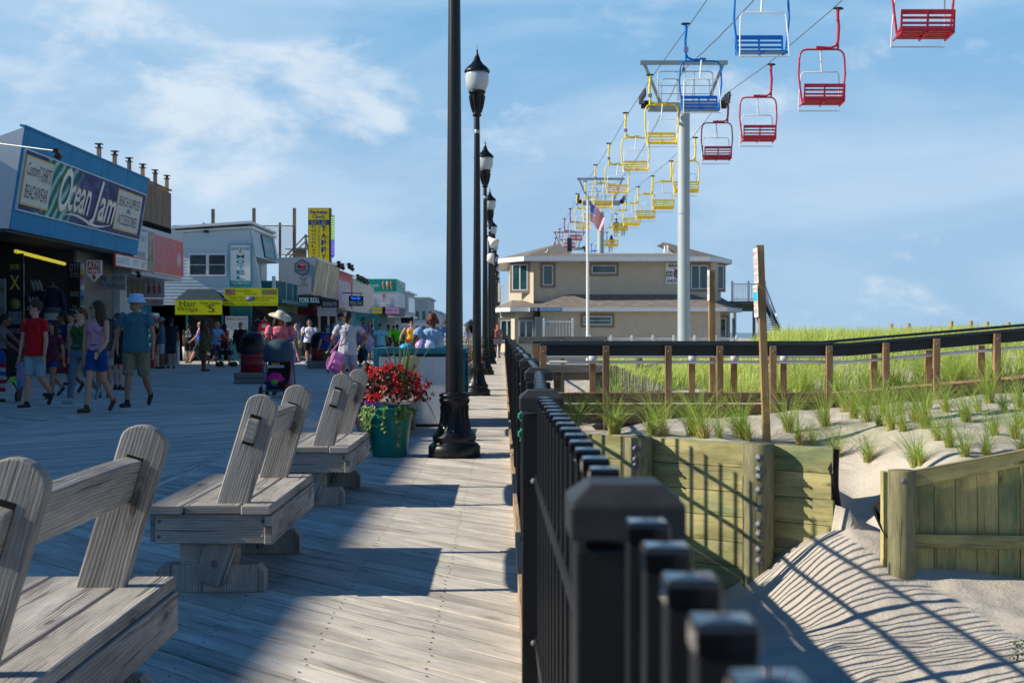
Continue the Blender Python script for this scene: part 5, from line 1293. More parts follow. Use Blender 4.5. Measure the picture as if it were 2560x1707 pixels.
mb = MB(); mb.ball(f10 @ Vector((-.13, .05, .005)), (.10, .022, .07), 10, 6); mb.build('pig_head', black_i, o); text('JERSEY ROLL', f10, -.26, -.2, .26, -.1, black_i, o, z=.01)
o = sign('menu_lettering', 'black printed food list on the pale box below the pig emblem', frame(W(683, 674, YP - .02), (1, 0, 0), (0, 0, 1)), 32 * YP / F, 40 * YP / F, box_m, .012)
f11 = frame(W(683, 674, YP - .02), (1, 0, 0), (0, 0, 1)); kk = YP / F
text('PORK ROLL\nWINGS\nTOTS\nCOFFEE\nMINI DONUTS', f11, 1.5 * kk, 16 * kk, 26 * kk, 38 * kk, black_i, o, z=.015); text('FRESH LEMONADE\nOPEN LATE', f11, 1.5 * kk, 3 * kk, 24 * kk, 13 * kk, grey_i, o, z=.015)
f12 = fcam(683, 700, 62.6); kk = 62.6 / F; o = sign('pork_roll_sign', 'black strip sign with blue white PORK ROLL letters', f12, 55 * kk, 21 * kk, blk, .06)
lb_ = M('light_blue_glow', (.28, .50, .66), .4, emit=.1); text('PORK ROLL', f12, 5 * kk, 5 * kk, 52 * kk, 17 * kk, lb_, o, z=.066, bold=.03)  # letters carry a faint glow of their own besides the blue
f13 = frame(W(738, 706, 62.6), (.72, .7, 0), (0, 0, 1)); o = sign('donuts_sign', 'black strip sign with grey blue DONUTS letters round the corner', f13, 1.0, .38, blk, .06); text('DONUTS', f13, .05, .07, .85, .27, M('slate_ink', (.22, .28, .36), .4), o, z=.066, bold=.03)
o = sign('white_banner', 'blank white banner below the donuts sign', fcam(729, 725.5, 64), 42 * 64 / F, 20 * 64 / F, M('banner_white', (.55, .55, .58), .6, .1), .03)
mb = MB(); mb.beam(W(728, 704, 64), W(790, 709, 66), .3, .06); mb.build('orange_valence', M('valence', (.50, .28, .06), .7, .5, 9), label='ragged orange valence strip above the white banner', cat='valence')
rack(684, 726, 706, 722, 66, 'dark red panel inside the pork roll stand', [], red_i, M('dark_red', (.14, .01, .015), .6), name='red_panel', cat='panel')
for px in (733, 754): mb = MB(); block(mb, WX(px, 64) - .05, WX(px, 64) + .05, 64, 64.1, 0, 2.2); mb.build('awning_post', M('post_cream', (.55, .48, .3), .6), label=('left' if px < 740 else 'right') + ' pale post under the white banner', cat='post')
# pink fronted shop
t = thing('pink_shop', 'shop with a pink red striped cornice and lilac striped front beyond the pale box', 'shop', (-9.5, 76, 0))
XP = -8.97
pinkr = M('pink_red', (.55, .09, .12), .5, .1, 2); lil = M('lilac_panel', (.42, .36, .46), .5, .35, 2.5, streak=.6)
for i in range(4): mb = MB(); block(mb, XP - .4, XP + .05 - .05 * i, 72, 78.3, 4.52 - i * .12, 4.60 - i * .12); mb.build('cornice_strip', pinkr, t)
mb = MB(); block(mb, XP - .5, XP - .12, 72, 78.5, 4.1, 4.56); mb.build('cornice', pinkr, t)
mb = MB(); block(mb, XP - 3, XP - .1, 72.1, 78.4, 2.55, 4.1); mb.build('front_panel', lil, t)
mb = MB(); block(mb, -16, XP - 1.1, 72.1, 84, 0, 2.5); mb.build('wall', M('grey_shutter', (.28, .28, .30), .6, .2, 2), t)
for i in range(12): mb = MB(); block(mb, XP - .1, XP - .04, 78.15, 78.4, 2.6 + i * .13, 2.69 + i * .13); mb.build('edge_strip', pinkr, t)
mb = MB(); block(mb, XP - 1.4, XP + .1, 72, 84, 2.44, 2.56); mb.build('canopy', M('canopy_pale', (.40, .46, .5), .5, .3, 2), t)
f14 = fcam(801.6, 703, 74); kk = 74 / F; o = sign('piercing_sign', 'black hanging sign with glowing blue body PIERCING lettering', f14, 33 * kk, 23.5 * kk, blk, .08)
text('body', f14, 6 * kk, 13.5 * kk, 28 * kk, 22 * kk, M('neon_blue', (.01, .10, .75), .4, emit=1.2), o, z=.086, bold=.03); text('PIERCING', f14, 2.5 * kk, 2.5 * kk, 31 * kk, 11.5 * kk, M('neon_pale', (.25, .45, .45), .4, emit=.15), o, z=.086)
mb = MB(); mb.tube([W(778, 672, 74), W(834, 674, 74)], .03, 5); mb.tube([W(808, 673, 74), W(808, 680, 74)], .02, 5); mb.tube([W(828, 674, 74), W(828, 680, 74)], .02, 5); mb.build('sign_bracket', black_p, o)
# grey slanted box
t = thing('grey_box_shop', 'plain pale grey slanted box front between the pink shop and the green ice cream stand', 'shop', (-9.5, 85, 0))
P0 = [W(815, 642.4, 78.5), W(852, 652, 78.5), W(848, 708, 78.5), W(812, 706, 78.5)]
P0 = [Vector((-9.6, 78.6, 4.34)), Vector((XP, 78.6, 4.34)), Vector((XP - .28, 78.6, 2.6)), Vector((-9.6, 78.6, 2.6))]; P1 = [Vector((p.x, 91, p.z - .1)) for p in P0]
mb = MB(); mb.add(P0 + P1, [(0, 3, 2, 1), (4, 5, 6, 7), (1, 2, 6, 5), (0, 1, 5, 4), (3, 7, 6, 2), (0, 4, 7, 3)]); mb.build('box_front', M('grey_box', (.44, .49, .53), .55, .08, 1, streak=.2), t)
mb = MB(); block(mb, -15, -10.3, 84, 91, 0, 4.0); mb.build('wall', teal_w, t); 
rack(843, 857, 700 + 11, 706 + 12, 90, 'small white and blue lit panel over the cash machine', [('ATM', .1, .2, .9, .8)], blue_i, sgn, name='small_sign', cat='sign')
t = thing('cash_machine', 'grey cash machine against the teal wall', 'cash machine', W(850, 790, 89)); mb = MB(); block(mb, WX(843, 89), WX(857, 89), 89, 89.5, 0, 2.1); mb.build('cabinet', M('atm_grey', (.22, .27, .3), .5), t); mb = MB(); block(mb, WX(845, 89), WX(855, 89), 88.96, 89, 1.2, 1.7); mb.build('screen', blk, t)
# ice cream stand
YI = 100.0; ki = YI / F
t = thing('ice_cream_stand', 'ice cream stand with a green and white side wall', 'shop', (-10, 104, 0))
grn = M('mint_green', (.0, .30, .25), .45, .06, 1)
xr = WX(911, YI)
mb = MB(); block(mb, -13, xr, YI, 109, WZ(669.5, YI), WZ(640.5, YI)); mb.build('green_band', grn, t)
mb = MB(); block(mb, -13, xr - .01, YI + .02, 109, WZ(704, YI), WZ(669.5, YI)); mb.build('white_wall', M('ice_white', (.50, .55, .60), .5, .05), t)
mb = MB(); block(mb, -14, -9.6, YI + .5, 109, 0, WZ(704, YI)); mb.build('wall', teal_w, t)
mb = MB(); block(mb, xr - .7, xr - .02, YI + .1, 108.9, 2.5, WZ(704, YI)); mb.build('soffit', M('soffit', (.12, .14, .15), .7), t)
f15 = fcam(820, 704, YI); 
text('ICE CREAM', f15, 3 * ki, 44 * ki, 49 * ki, 51.5 * ki, M('white_ink', (.7, .75, .75), .5), t, z=.01); text('CHILLER', f15, 32 * ki, 1 * ki, 52 * ki, 5 * ki, blue_i, t, z=.01); text('FREEZE', f15, 67 * ki, 1 * ki, 86 * ki, 5 * ki, blue_i, t, z=.01)
for i, c_ in enumerate(((.5, .2, .15), (.6, .5, .4), (.55, .15, .1))):
    mb = MB(); x = (57 + 9 * i) * ki; q = f15 @ Vector((x + .12, 47 * ki, .02)); mb.ball(q + Vector((0, 0, .16)), (.09, .03, .24), 10, 6); p = mb.build('ice_cream_picture', M('ic%d' % i, c_, .6), t); mb = MB(); mb.prism([(0, -.36), (.09, .02), (-.09, .02)], frame(q + Vector((0, -.035, 0)), (1, 0, 0), (0, 0, 1)), .01); mb.build('cone_picture', M('cone_tan', (.55, .35, .15), .7), t)
for (px, c_, cc) in ((848 - 5, (.42, .38, .62), (.42, .38, .62)), (882, (.45, .36, .5), (.65, .12, .03))):
    mb = MB(); q = f15 @ Vector(((px - 820) * ki, 10 * ki, .02)); fr = frame(q, (1, 0, 0), (0, 0, 1)); mb.prism([(-.08, 0), (.08, 0), (.13, .42), (-.13, .42)], fr, .012); mb.build('cup_picture', M('cup%d' % px, c_, .5), t)
    mb = MB(); mb.prism([(-.13, .42), (.13, .42), (.1, .55), (.02, .62), (.03, .72), (-.05, .62), (-.12, .52)], fr, .014); mb.build('swirl_picture', M('swirl%d' % px, cc, .5), t)
V = [Vector((xr, YI + .1, 5.25)), Vector((xr + .02, 109, 5.0)), Vector((xr - .15, 109, 2.95)), Vector((xr - .3, YI + .1, 3.1))]
mb = MB(); mb.add(V + [v + Vector((-.3, 0, 0)) for v in V], [(0, 3, 2, 1), (4, 5, 6, 7), (0, 1, 5, 4), (3, 7, 6, 2), (1, 2, 6, 5), (0, 4, 7, 3)]); mb.build('street_front', M('front_white', (.5, .53, .55), .5, .2, 1, streak=.4), t)
for (a, b_, c_, tx, lb) in ((853.8, 877.7, (.48, .42, .02), 'LEMONADE', 'small yellow banner below the white wall of the ice cream stand'), (885.4, 916.4, (.55, .25, .5), 'FUNNEL CAKE', 'small pink banner below the white wall of the ice cream stand')):
    f16 = fcam(a, 720, 98.5); kk = 98.5 / F; o = sign('banner', lb, f16, (b_ - a) * kk, 15 * kk, M('bn%d' % a, c_, .5, .25, 3), .03, cat='banner'); text(tx, f16, .08, .18, (b_ - a) * kk - .1, .36, blue_i, o, z=.035, shear=.2)
# farther shops and houses
pale = M('far_pale', (.38, .44, .49), .6, .1, .5); pale2 = M('far_blue', (.26, .34, .40), .6, .1, .5); pale3 = M('far_grey', (.32, .36, .38), .6, .1, .5)
t = thing('far_shop', 'pale two storey shop with tall dark windows beyond the ice cream stand', 'shop', (-9, 116, 0))
mb = MB(); block(mb, -14, -8.2, 111, 121, 2.6, 4.55); block(mb, -14, -9.2, 111.5, 121, 0, 2.6); mb.build('wall', pale, t)
for i in range(5): mb = MB(); block(mb, -8.2, -8.15, 113 + i * 1.6, 114.1 + i * 1.6, 2.95, 4.2); mb.build('window', glass_d, t)
mb = MB(); block(mb, -14, -7.95, 110.8, 121.2, 4.55, 4.68); block(mb, -14, -7.9, 110.8, 121.2, 2.45, 2.6); mb.build('roof', trim_w, t)
rack(921, 949, 727, 742, 112, 'dark rectangular screen board under the far pale shop', [], blk, blk, name='dark_board', cat='sign')
for (x0, x1, y0, z1, mt, lb) in ((-11.5, -8.6, 150, 5.0, pale2, 'blue grey three storey house block beyond the far shop'), (-13.5, -9.6, 175, 3.9, pale, 'small pale flat roofed house left of the gabled house')):
    t = thing('far_house', lb, 'house', ((x0 + x1) / 2, y0, 0)); mb = MB(); block(mb, x0 - 3, x1, y0, y0 + 14, 0, z1); mb.build('wall', mt, t); mb = MB(); block(mb, x0 - 3.2, x1 + .2, y0 - .2, y0 + 14.2, z1, z1 + .2); mb.build('roof', pale3, t)
    for i in range(5):
        for j in range(int(z1 / 1.7)): mb = MB(); block(mb, x0 + i * .75, x0 + i * .75 + .35, y0 - .04, y0, .9 + j * 1.7, 1.9 + j * 1.7); mb.build('window', glass_d, t)
def gable(label, x0, x1, y0, ze, zp, mt, rm, dp=14):
    t = thing('gabled_house', label, 'house', ((x0 + x1) / 2, y0, 0)); xm = (x0 + x1) / 2
    mb = MB(); mb.prism([(x0, 0), (x1, 0), (x1, ze), (xm, zp), (x0, ze)], frame((0, y0, 0), (1, 0, 0), (0, 0, 1)) @ Matrix.Translation((0, 0, -dp)), dp); mb.build('wall', mt, t)
    mb = MB(); mb.beam((x0 - .3, y0 + dp / 2, ze - .1), (xm, y0 + dp / 2, zp + .12), dp + .8, .18); mb.beam((xm, y0 + dp / 2, zp + .12), (x1 + .3, y0 + dp / 2, ze - .1), dp + .8, .18); mb.build('roof', rm, t)
    mb = MB(); block(mb, xm - .5, xm + .5, y0 - .05, y0, (ze + zp) / 2 - .9, (ze + zp) / 2 + .4); mb.build('window', glass_d, t)
    for i in (0, 1): mb = MB(); block(mb, x0 + 1 + i * (x1 - x0 - 3), x0 + 2 + i * (x1 - x0 - 3), y0 - .05, y0, 1.0, 2.4); mb.build('window', glass_d, t)
gable('pale blue gabled house far down the boardwalk left of the nearest lamp post', WX(972, 300), WX(1021, 300), 300, 3.9, 6.2, pale, pale3)
gable('grey gabled house behind the pale blue one', WX(988, 330), WX(1030, 330), 330, 5.2, 6.3, pale3, pale2)
gable('small house with a reddish roof beside the nearest lamp post', WX(1019, 280), WX(1036, 280), 280, 3.0, 3.9, pale, M('red_roof', (.25, .10, .10), .7))
gable('grey house seen between the first and second lamp posts', WX(1068, 260), WX(1096, 260), 260, 2.6, 3.6, pale2, pale3)
# litter barrels
def barrel(label, px, yb, Y):
    x = WX(px, Y); t = thing('litter_barrel', label, 'litter bin', (x, Y, 0), 'red litter barrels on timber bases')
    for k in range(2): mb = MB(); block(mb, x - .37, x + .37, Y - .37, Y + .37, .0 + k * .135, .13 + k * .135); mb.build('base_timber', old_w, t, bevel=.01)
    mb = MB(); mb.lathe([(.27, .272), (.28, .28), (.28, .45), (.29, .46), (.28, .47), (.28, .62), (.29, .63), (.28, .64), (.28, .80), (.29, .82), (0, .82)], (x, Y, 0), 28); mb.build('drum', M('drum_red', (.22, .012, .02), .4, .25, 5), t)
    mb = MB(); mb.lathe([(.30, .70), (.31, .74), (.30, .88), (.30, .90), (.31, .92), (.30, .95), (.28, 1.05), (.22, 1.16), (.12, 1.21), (0, 1.22)], (x, Y, 0), 28); p = mb.build('lid', M('lid_black', (.012, .014, .018), .4, .2), t)
    mb = MB(); mb.box((x - .02, Y - .27, 1.02), (.27, .1, .16)); mb.build('lid_opening', M('opening_dark', (.002, .002, .003), .9), p)
barrel('red litter barrel with a black domed lid on a timber base, left of the stroller', 580, 880, 31)
barrel('smaller looking red litter barrel behind the boy in blue', 734, 846, 43.6)
barrel('farthest red litter barrel beside the man in the lime green shirt', 918, 815, 66)
# bicycle by the fence
t = thing('bicycle', 'white bicycle leaning by the fence where the lamp posts converge', 'bicycle', W(1143, 828, 55)); q = W(1143, 828, 55); q.z = 0
for dy in (0, 1.02):
    mb = MB(); mb.tube([q + Vector((.02 * math.sin(a), dy + .33 * math.cos(a), .34 + .33 * math.sin(a))) for a in [i * math.pi / 12 for i in range(25)]], .028, 6, False); w_ = mb.build('wheel', white_p if dy == 0 else black_p, t)
    mb = MB()
    for i in range(8): a = i * math.pi / 8; mb.tube([q + Vector((0, dy + .31 * math.cos(a), .34 + .31 * math.sin(a))), q + Vector((0, dy - .31 * math.cos(a), .34 - .31 * math.sin(a)))], .004, 3)
    mb.build('spoke', galv, w_)
mb = MB()
for (a, b_) in (((0, .34), (.12, .9)), ((.12, .85), (.62, .78)), ((.12, .6), (.5, .32)), ((.5, .32), (.65, .9)), ((.5, .32), (1.02, .34)), ((.62, .78), (1.02, .34))): mb.tube([q + Vector((0, a[0], a[1])), q + Vector((0, b_[0], b_[1]))], .02, 6)
mb.build('frame', white_p, t); mb = MB(); mb.tube([q + Vector((-.28, .1, 1.02)), q + Vector((0, .14, .93)), q + Vector((.28, .1, 1.02))], .018, 6); mb.build('handlebar', black_p, t)
mb = MB(); mb.ball(q + Vector((0, .66, .93)), (.08, .14, .04), 8, 5); mb.build('saddle', black_p, t); mb = MB(); mb.box(q + Vector((0, -.12, .82)), (.34, .26, .24)); mb.build('basket', M('basket_grey', (.2, .2, .22), .7), t)
# ------------------------------------------------------------------ beach patrol building
YL = 80.0; kl = YL / F
stucco = M('stucco', (.56, .49, .38), .85, .08, 2.5, bmp=.2); stucco2 = M('stucco_trim', (.27, .20, .145), .8, .08, 2)
shin = None
m, n, l, b = nt('shingles')
uvn = n.new('ShaderNodeTexCoord').outputs['Object']
br = n.new('ShaderNodeTexBrick'); br.inputs['Scale'].default_value = 1.0; br.inputs['Brick Width'].default_value = .30; br.inputs['Row Height'].default_value = .13; br.inputs['Mortar Size'].default_value = .012
br.inputs['Color1'].default_value = (.20, .175, .15, 1); br.inputs['Color2'].default_value = (.31, .275, .235, 1); br.inputs['Mortar'].default_value = (.06, .05, .045, 1)
cx_ = n.new('ShaderNodeCombineXYZ'); sx_ = n.new('ShaderNodeSeparateXYZ'); l.new(uvn, sx_.inputs[0]); ad_ = n.new('ShaderNodeMath'); ad_.operation = 'ADD'; l.new(sx_.outputs[1], ad_.inputs[0]); l.new(sx_.outputs[2], ad_.inputs[1]); l.new(sx_.outputs[0], cx_.inputs[0]); l.new(ad_.outputs[0], cx_.inputs[1]); l.new(cx_.outputs[0], br.inputs['Vector'])
l.new(mix(n, l, br.outputs['Color'], (.14, .12, .105, 1), ramp(n, l, tex(n, l, uvn, 2.2, 5), [(.4, (0, 0, 0)), (.75, (.6, .6, .6))])), b.inputs['Base Color']); b.inputs['Roughness'].default_value = .9; shin = m
t = thing('beach_patrol_building', 'two storey tan stucco beach patrol building with brown shingled roofs and white fascias', 'building', (5, 86, 0))
def bx(px): return WX(px, YL)
def bz(py): return WZ(py, YL)
def wallblock(pts, z0, z1, mt, name='wall'):
    mb = MB(); n_ = len(pts); V = [(x, y, z0) for x, y in pts] + [(x, y, z1) for x, y in pts]
    mb.add(V, [(i, (i + 1) % n_, n_ + (i + 1) % n_, n_ + i) for i in range(n_)] + [list(range(n_))[::-1], [n_ + i for i in range(n_)]]); return mb.build(name, mt, t)
U = [(bx(1168), YL + 2.3), (bx(1182), YL - .9), (bx(1223), YL - .9), (bx(1226), YL), (bx(1640), YL), (bx(1667), YL + 1.6), (bx(1667), YL + 11), (bx(1168), YL + 11)]
# upper storey: left bay juts forward and is turned to the light
U = [(bx(1170), YL + .5), (bx(1184), YL - .75), (bx(1225), YL + .02), (bx(1585), YL + .02), (bx(1652), YL + 0.9), (bx(1667), YL + 3), (bx(1667), YL + 11), (bx(1170), YL + 11)]
U = [(bx(1171), YL + 1.2), (bx(1225), YL - .45), (bx(1227), YL), (bx(1586), YL), (bx(1640), YL), (bx(1667), YL + 1.8), (bx(1667), YL + 11), (bx(1171), YL + 11)]
wallblock(U, bz(745), bz(600), stucco)
Lw = [(bx(1150), YL + .9), (bx(1182), YL - .5), (bx(1225), YL - .4), (bx(1240), YL + .05), (bx(1240), YL - 1.5), (bx(1645), YL - 1.5), (bx(1645), YL + .2), (bx(1690), YL + 2), (bx(1690), YL + 11), (bx(1150), YL + 11)]
wallblock(Lw, -.6, bz(712), stucco)
def roofpoly(ev, ze, rd, zr, fas=.28, nm='roof'):
    """ev eave outline, rd: ridge points, faces listed by index"""
    return
def quadroof(name, faces, mt=None):
    mb = MB()
    for f in faces: mb.face(f)
    return mb.build(name, mt or shin, t)
ze = bz(592); o_ = .75
E = [Vector((bx(1145), YL + 1.0, ze)), Vector((bx(1203), YL - 1.3, ze)), Vector((bx(1585), YL - 1.1, ze)), Vector((bx(1625), YL - 1.1, ze)), Vector((bx(1695), YL + 2.2, ze)), Vector((bx(1695), YL + 12, ze)), Vector((bx(1145), YL + 12, ze))]
T = [WL := Vector((bx(1296), YL + 6, bz(553) + .25)), Vector((bx(1530), YL + 6, bz(553) + .25)), Vector((bx(1618) , YL + 6, bz(575)))]
zfl = bz(584)
A1 = Vector((bx(1304), YL + .0, zfl)); A2 = Vector((bx(1560), YL + .0, zfl))
quadroof('roof', [[E[0], E[1], T[0]], [E[1], E[2], A2, A1], [E[1], A1, Vector((bx(1315), YL + 1.5, zfl)), T[0]], [E[0], T[0], E[6]]])
quadroof('roof', [[Vector((bx(1557), YL, zfl)), E[3] + Vector((-1.0, 0, .0)), E[4], Vector((bx(1543), YL + 4, bz(553) + .2))], [Vector((bx(1557), YL, zfl)), Vector((bx(1543), YL + 4, bz(553) + .2)), Vector((bx(1543), YL + 4.3, bz(553) + .2)), A2], [E[4], E[5], Vector((bx(1543), YL + 8, bz(553) + .2)), Vector((bx(1543), YL + 4, bz(553) + .2))]])
mb = MB(); mb.face([A1 + Vector((0, 0, .0)), A2, A2 + Vector((0, 9, .0)), A1 + Vector((0, 9, .0))]); mb.beam(A1 + Vector((.2, 0, .03)), A2 + Vector((0, 0, .03)), .1, .07); mb.prism([(bx(1542), bz(583)), (bx(1556), bz(583)), (bx(1543), bz(554))], frame((0, YL + 2.5, 0), (1, 0, 0), (0, 0, 1)), .05); mb.build('roof_parapet', white_p, t)
for i in range(len(E) - 1):
    mb = MB(); mb.beam(E[i] + Vector((0, 0, -.13)), E[i + 1] + Vector((0, 0, -.13)), .05, .27); mb.build('fascia', trim_w if i else white_p, t)
mb = MB(); mb.add([e + Vector((0, 0, -.24)) for e in E], [list(range(7))]); mb.build('soffit', M('soffit_white', (.6, .6, .58), .7), t)
# lower roof
zl = bz(708)
LE = [Vector((bx(1132), YL + .6, zl)), Vector((bx(1172), YL - 1.3, zl)), Vector((bx(1216), YL - 1.3, zl)), Vector((bx(1216), YL - 2.2, zl)), Vector((bx(1655), YL - 2.2, zl)), Vector((bx(1712), YL + 1.2, zl)), Vector((bx(1712), YL + 5, zl)), Vector((bx(1132), YL + 5, zl))]
zu = bz(676)
quadroof('lower_roof', [[LE[0], LE[1], Vector((bx(1176), YL + .3, bz(689)))], [LE[1], Vector((bx(1245), YL - 1.3, zl)), Vector((bx(1245), YL, bz(692))), Vector((bx(1176), YL + .3, bz(689)))],
                        [LE[3], Vector((bx(1306), YL - 0.02, zu)), Vector((bx(1216), YL + .1, zl + .02))], [LE[3], LE[4], Vector((bx(1590), YL - .02, zu)), Vector((bx(1306), YL - .02, zu))], [LE[4], LE[5], LE[6], Vector((bx(1668), YL + 3, zu)), Vector((bx(1590), YL - .02, zu))]])
for i in range(6):
    mb = MB(); mb.beam(LE[i] + Vector((0, 0, -.1)), LE[i + 1] + Vector((0, 0, -.1)), .05, .23); mb.build('fascia', trim_w if i else white_p, t)
mb = MB(); mb.add([e + Vector((0, 0, -.2)) for e in LE], [list(range(8))]); mb.build('soffit', M('soffit_white', (.6, .6, .58), .7), t)
def win(x0, y0, x1, y1, Y, div=1, hdiv=0, trim=True, rot=0, dark=False, nm='window'):
    fr = frame(W(x0, y1, Y), (math.cos(rot), -math.sin(rot), 0), (0, 0, 1)); kk = Y / F; ww = (x1 - x0) * kk / max(.3, math.cos(rot)); hh = (y1 - y0) * kk
    if trim:
        mb = MB(); e = .16
        for (a, b_, c, d) in ((-e, -e, ww + e, 0), (-e, hh, ww + e, hh + e), (-e, 0, 0, hh), (ww, 0, ww + e, hh)): mb.plate(fr, a, b_, c, d, 0, .03)
        mb.build('window_surround', stucco2, t)
    mb = MB(); f_ = .055
    for (a, b_, c, d) in ((0, 0, ww, f_), (0, hh - f_, ww, hh), (0, f_, f_, hh - f_), (ww - f_, f_, ww, hh - f_)): mb.plate(fr, a, b_, c, d, 0, .05)
    for i in range(1, div): mb.plate(fr, ww * i / div - .035, f_, ww * i / div + .035, hh - f_, .001, .048)
    for i in range(1, hdiv + 1): mb.plate(fr, f_, hh * i / (hdiv + 1) - .02, ww - f_, hh * i / (hdiv + 1) + .02, .001, .046)
    p = mb.build(nm, trim_w, t)
    mb = MB(); mb.plate(fr, .02, .02, ww - .02, hh - .02, .002, .02); mb.build('pane', glassy('patrol_glass', (.03, .10, .11)), p)
    return p
ra_ = math.atan2(1.65, 1.45)
win(1177, 608, 1212, 667, YL + .25, 2, rot=R(22)); win(1247, 609, 1270, 655, YL - .01, 1); win(1359, 609, 1415, 628, YL - .01, 1)
win(1587, 609, 1626, 664, YL - .01, 2); win(1636, 609, 1664, 664, YL + .9, 1, rot=R(-30))
win(1150, 735, 1180, 783, YL + .0, 2, rot=R(10)); win(1191, 735, 1225, 783, YL - .45, 2); win(1340, 726, 1405, 746, YL - 1.53, 1, 1); win(1648, 730, 1668, 775, YL + .8, 1, rot=R(-20)); win(1681, 730, 1690, 775, YL + 1.7, 1, rot=R(-20), trim=False)
mb = MB(); block(mb, bx(1228), bx(1244), YL - 1.7, YL - .3, -.3, bz(728)); mb.build('door', M('grey_door', (.16, .19, .21), .5, .1), t)
mb = MB(); mb.lathe([(0, 0), (.07, 0), (.07, .12), (0, .12)], W(1259, 579 - 2, YL + .5), 8); mb.lathe([(.2, -.03), (.2, 0), (0, 0)], W(1259, 578, YL + .5), 8); mb.build('roof_vent', galv, t)
for px in (1527, 1534): mb = MB(); mb.lathe([(0, 0), (.09, 0), (.06, .3), (.05, .5), (0, .5)], W(px, 583, YL + 1.5), 8); mb.build('roof_vent', white_p, t)
mb = MB(); mb.box(W(1308, 565, YL + 6.5) + Vector((0, 0, .1)), (.3, .3, .9)); mb.build('chimney', M('chimney_dark', (.05, .05, .055), .7), t)
# signs on it
kk = (YL - .05) / F; f1_ = fcam(1529, 652, YL - .05); w_, h = 41 * kk, 48 * kk
o = sign('patrol_sign', 'square white BEACH PATROL sign with a round emblem, half behind the steel tower', f1_, w_ * 1.25, h, sgn, .04)
w2_ = w_ * 1.25; text('BEACH', f1_, w2_ * .12, h * .80, w2_ * .88, h * .95, navy_i, o, z=.045, bold=.03); text('PATROL', f1_, w2_ * .08, h * .06, w2_ * .92, h * .21, navy_i, o, z=.045, bold=.03)
mb = MB(); mb.lathe([(0, .041), (.30, .041), (.30, .046), (.0, .046)], (0, 0, 0), 28, f1_ @ Matrix.Translation((w2_ * .56, h * .48, 0))); mb.build('emblem_ring', red_i, o)
mb = MB(); mb.lathe([(0, .047), (.22, .047), (.22, .05), (.0, .05)], (0, 0, 0), 28, f1_ @ Matrix.Translation((w2_ * .56, h * .48, 0))); mb.build('emblem', M('emblem_blue', (.12, .25, .45), .5, .5, 9), o)
mb = MB(); mb.plate(f1_, w2_ * .02, h * .36, w2_ * .30, h * .60, .041, .048); mb.build('navy_box', navy_i, o); text('SH', f1_, w2_ * .05, h * .40, w2_ * .27, h * .56, sgn, o, z=.05, bold=.02)
mb = MB(); mb.beam(f1_ @ Vector((w2_ * .38, h * .74, .05)), f1_ @ Vector((w2_ * .56, h * .5, .05)), .05, .05); mb.build('oar', navy_i, o)
f1_ = fcam(1218, 715, YL - 2.3); kk = (YL - 2.3) / F; o = sign('restroom_sign', 'blue RESTROOMS sign strip with white figures on the lower fascia', f1_, 73 * kk, 9 * kk, M('sign_blue', (.01, .22, .48), .4), .04)
mb = MB(); mb.plate(f1_, 0, 0, 20 * kk, 9 * kk, .04, .045); mb.build('navy_panel', navy_i, o)
text('RESTROOMS', f1_, 23 * kk, 2 * kk, 70 * kk, 7 * kk, sgn, o, z=.045)
for i, x in enumerate((5, 11, 15)):
    mb = MB(); q = f1_ @ Vector((x * kk, 6.6 * kk, .05)); mb.ball(q, (.028, .01, .028), 8, 5); mb.box(q + Vector((0, 0, -.08)), (.05 if i else .07, .01, .10)); mb.build('figure', sgn, o)
# white railings
def railing(label, a, b_, z0, z1, n_, step=.13, group=None, name='white_railing'):
    t_ = thing(name, label, 'railing', (Vector(a) + Vector(b_)) / 2, group); a = Vector(a); b_ = Vector(b_); d = b_ - a; L = d.length
    for z in (z0 + .08, z1 - .06): mb = MB(); mb.beam(a + Vector((0, 0, z)), b_ + Vector((0, 0, z)), .06, .07); mb.build('rail', white_p, t_)
    for i in range(n_ + 1):
        p = a + d * (i / n_); mb = MB(); mb.box(p + Vector((0, 0, (z0 + z1) / 2 + .03)), (.12, .12, z1 - z0 + .12)); mb.lathe([(.09, 0), (0, .07)], p + Vector((0, 0, z1 + .09)), 4, Matrix.Rotation(R(45), 4, 'Z')); mb.build('post', white_p, t_)
    k_ = min(99, int(L / step)); 
    for i in range(1, k_): p = a + d * (i / k_); mb = MB(); mb.box(p + Vector((0, 0, (z0 + z1) / 2)), (.035, .035, z1 - z0 - .1)); mb.build('baluster', white_p, t_)
    return t_
g_ = railing('tall white railing section in front of the beach patrol building entrance', (WX(1249, 77), 77, 0), (WX(1315, 77), 77, 0), -.1, WZ(736, 77), 1, .17)
f1_ = fcam(1256, 747, 76.9); mb = MB(); mb.plate(f1_, 0, 0, .12, .16, 0, .02); mb.build('blue_notice', blue_i, g_)
railing('long low white railing across the front of the beach patrol building', (WX(1355, 76), 76, 0), (WX(1692, 76), 76, 0), WZ(800, 76), WZ(775, 76), 7, .1)
railing('white railing at the far left corner of the beach patrol building', (WX(1146, 86), 86, 0), (WX(1173, 86), 86, 0), WZ(692, 86), WZ(655, 86), 1, .12)
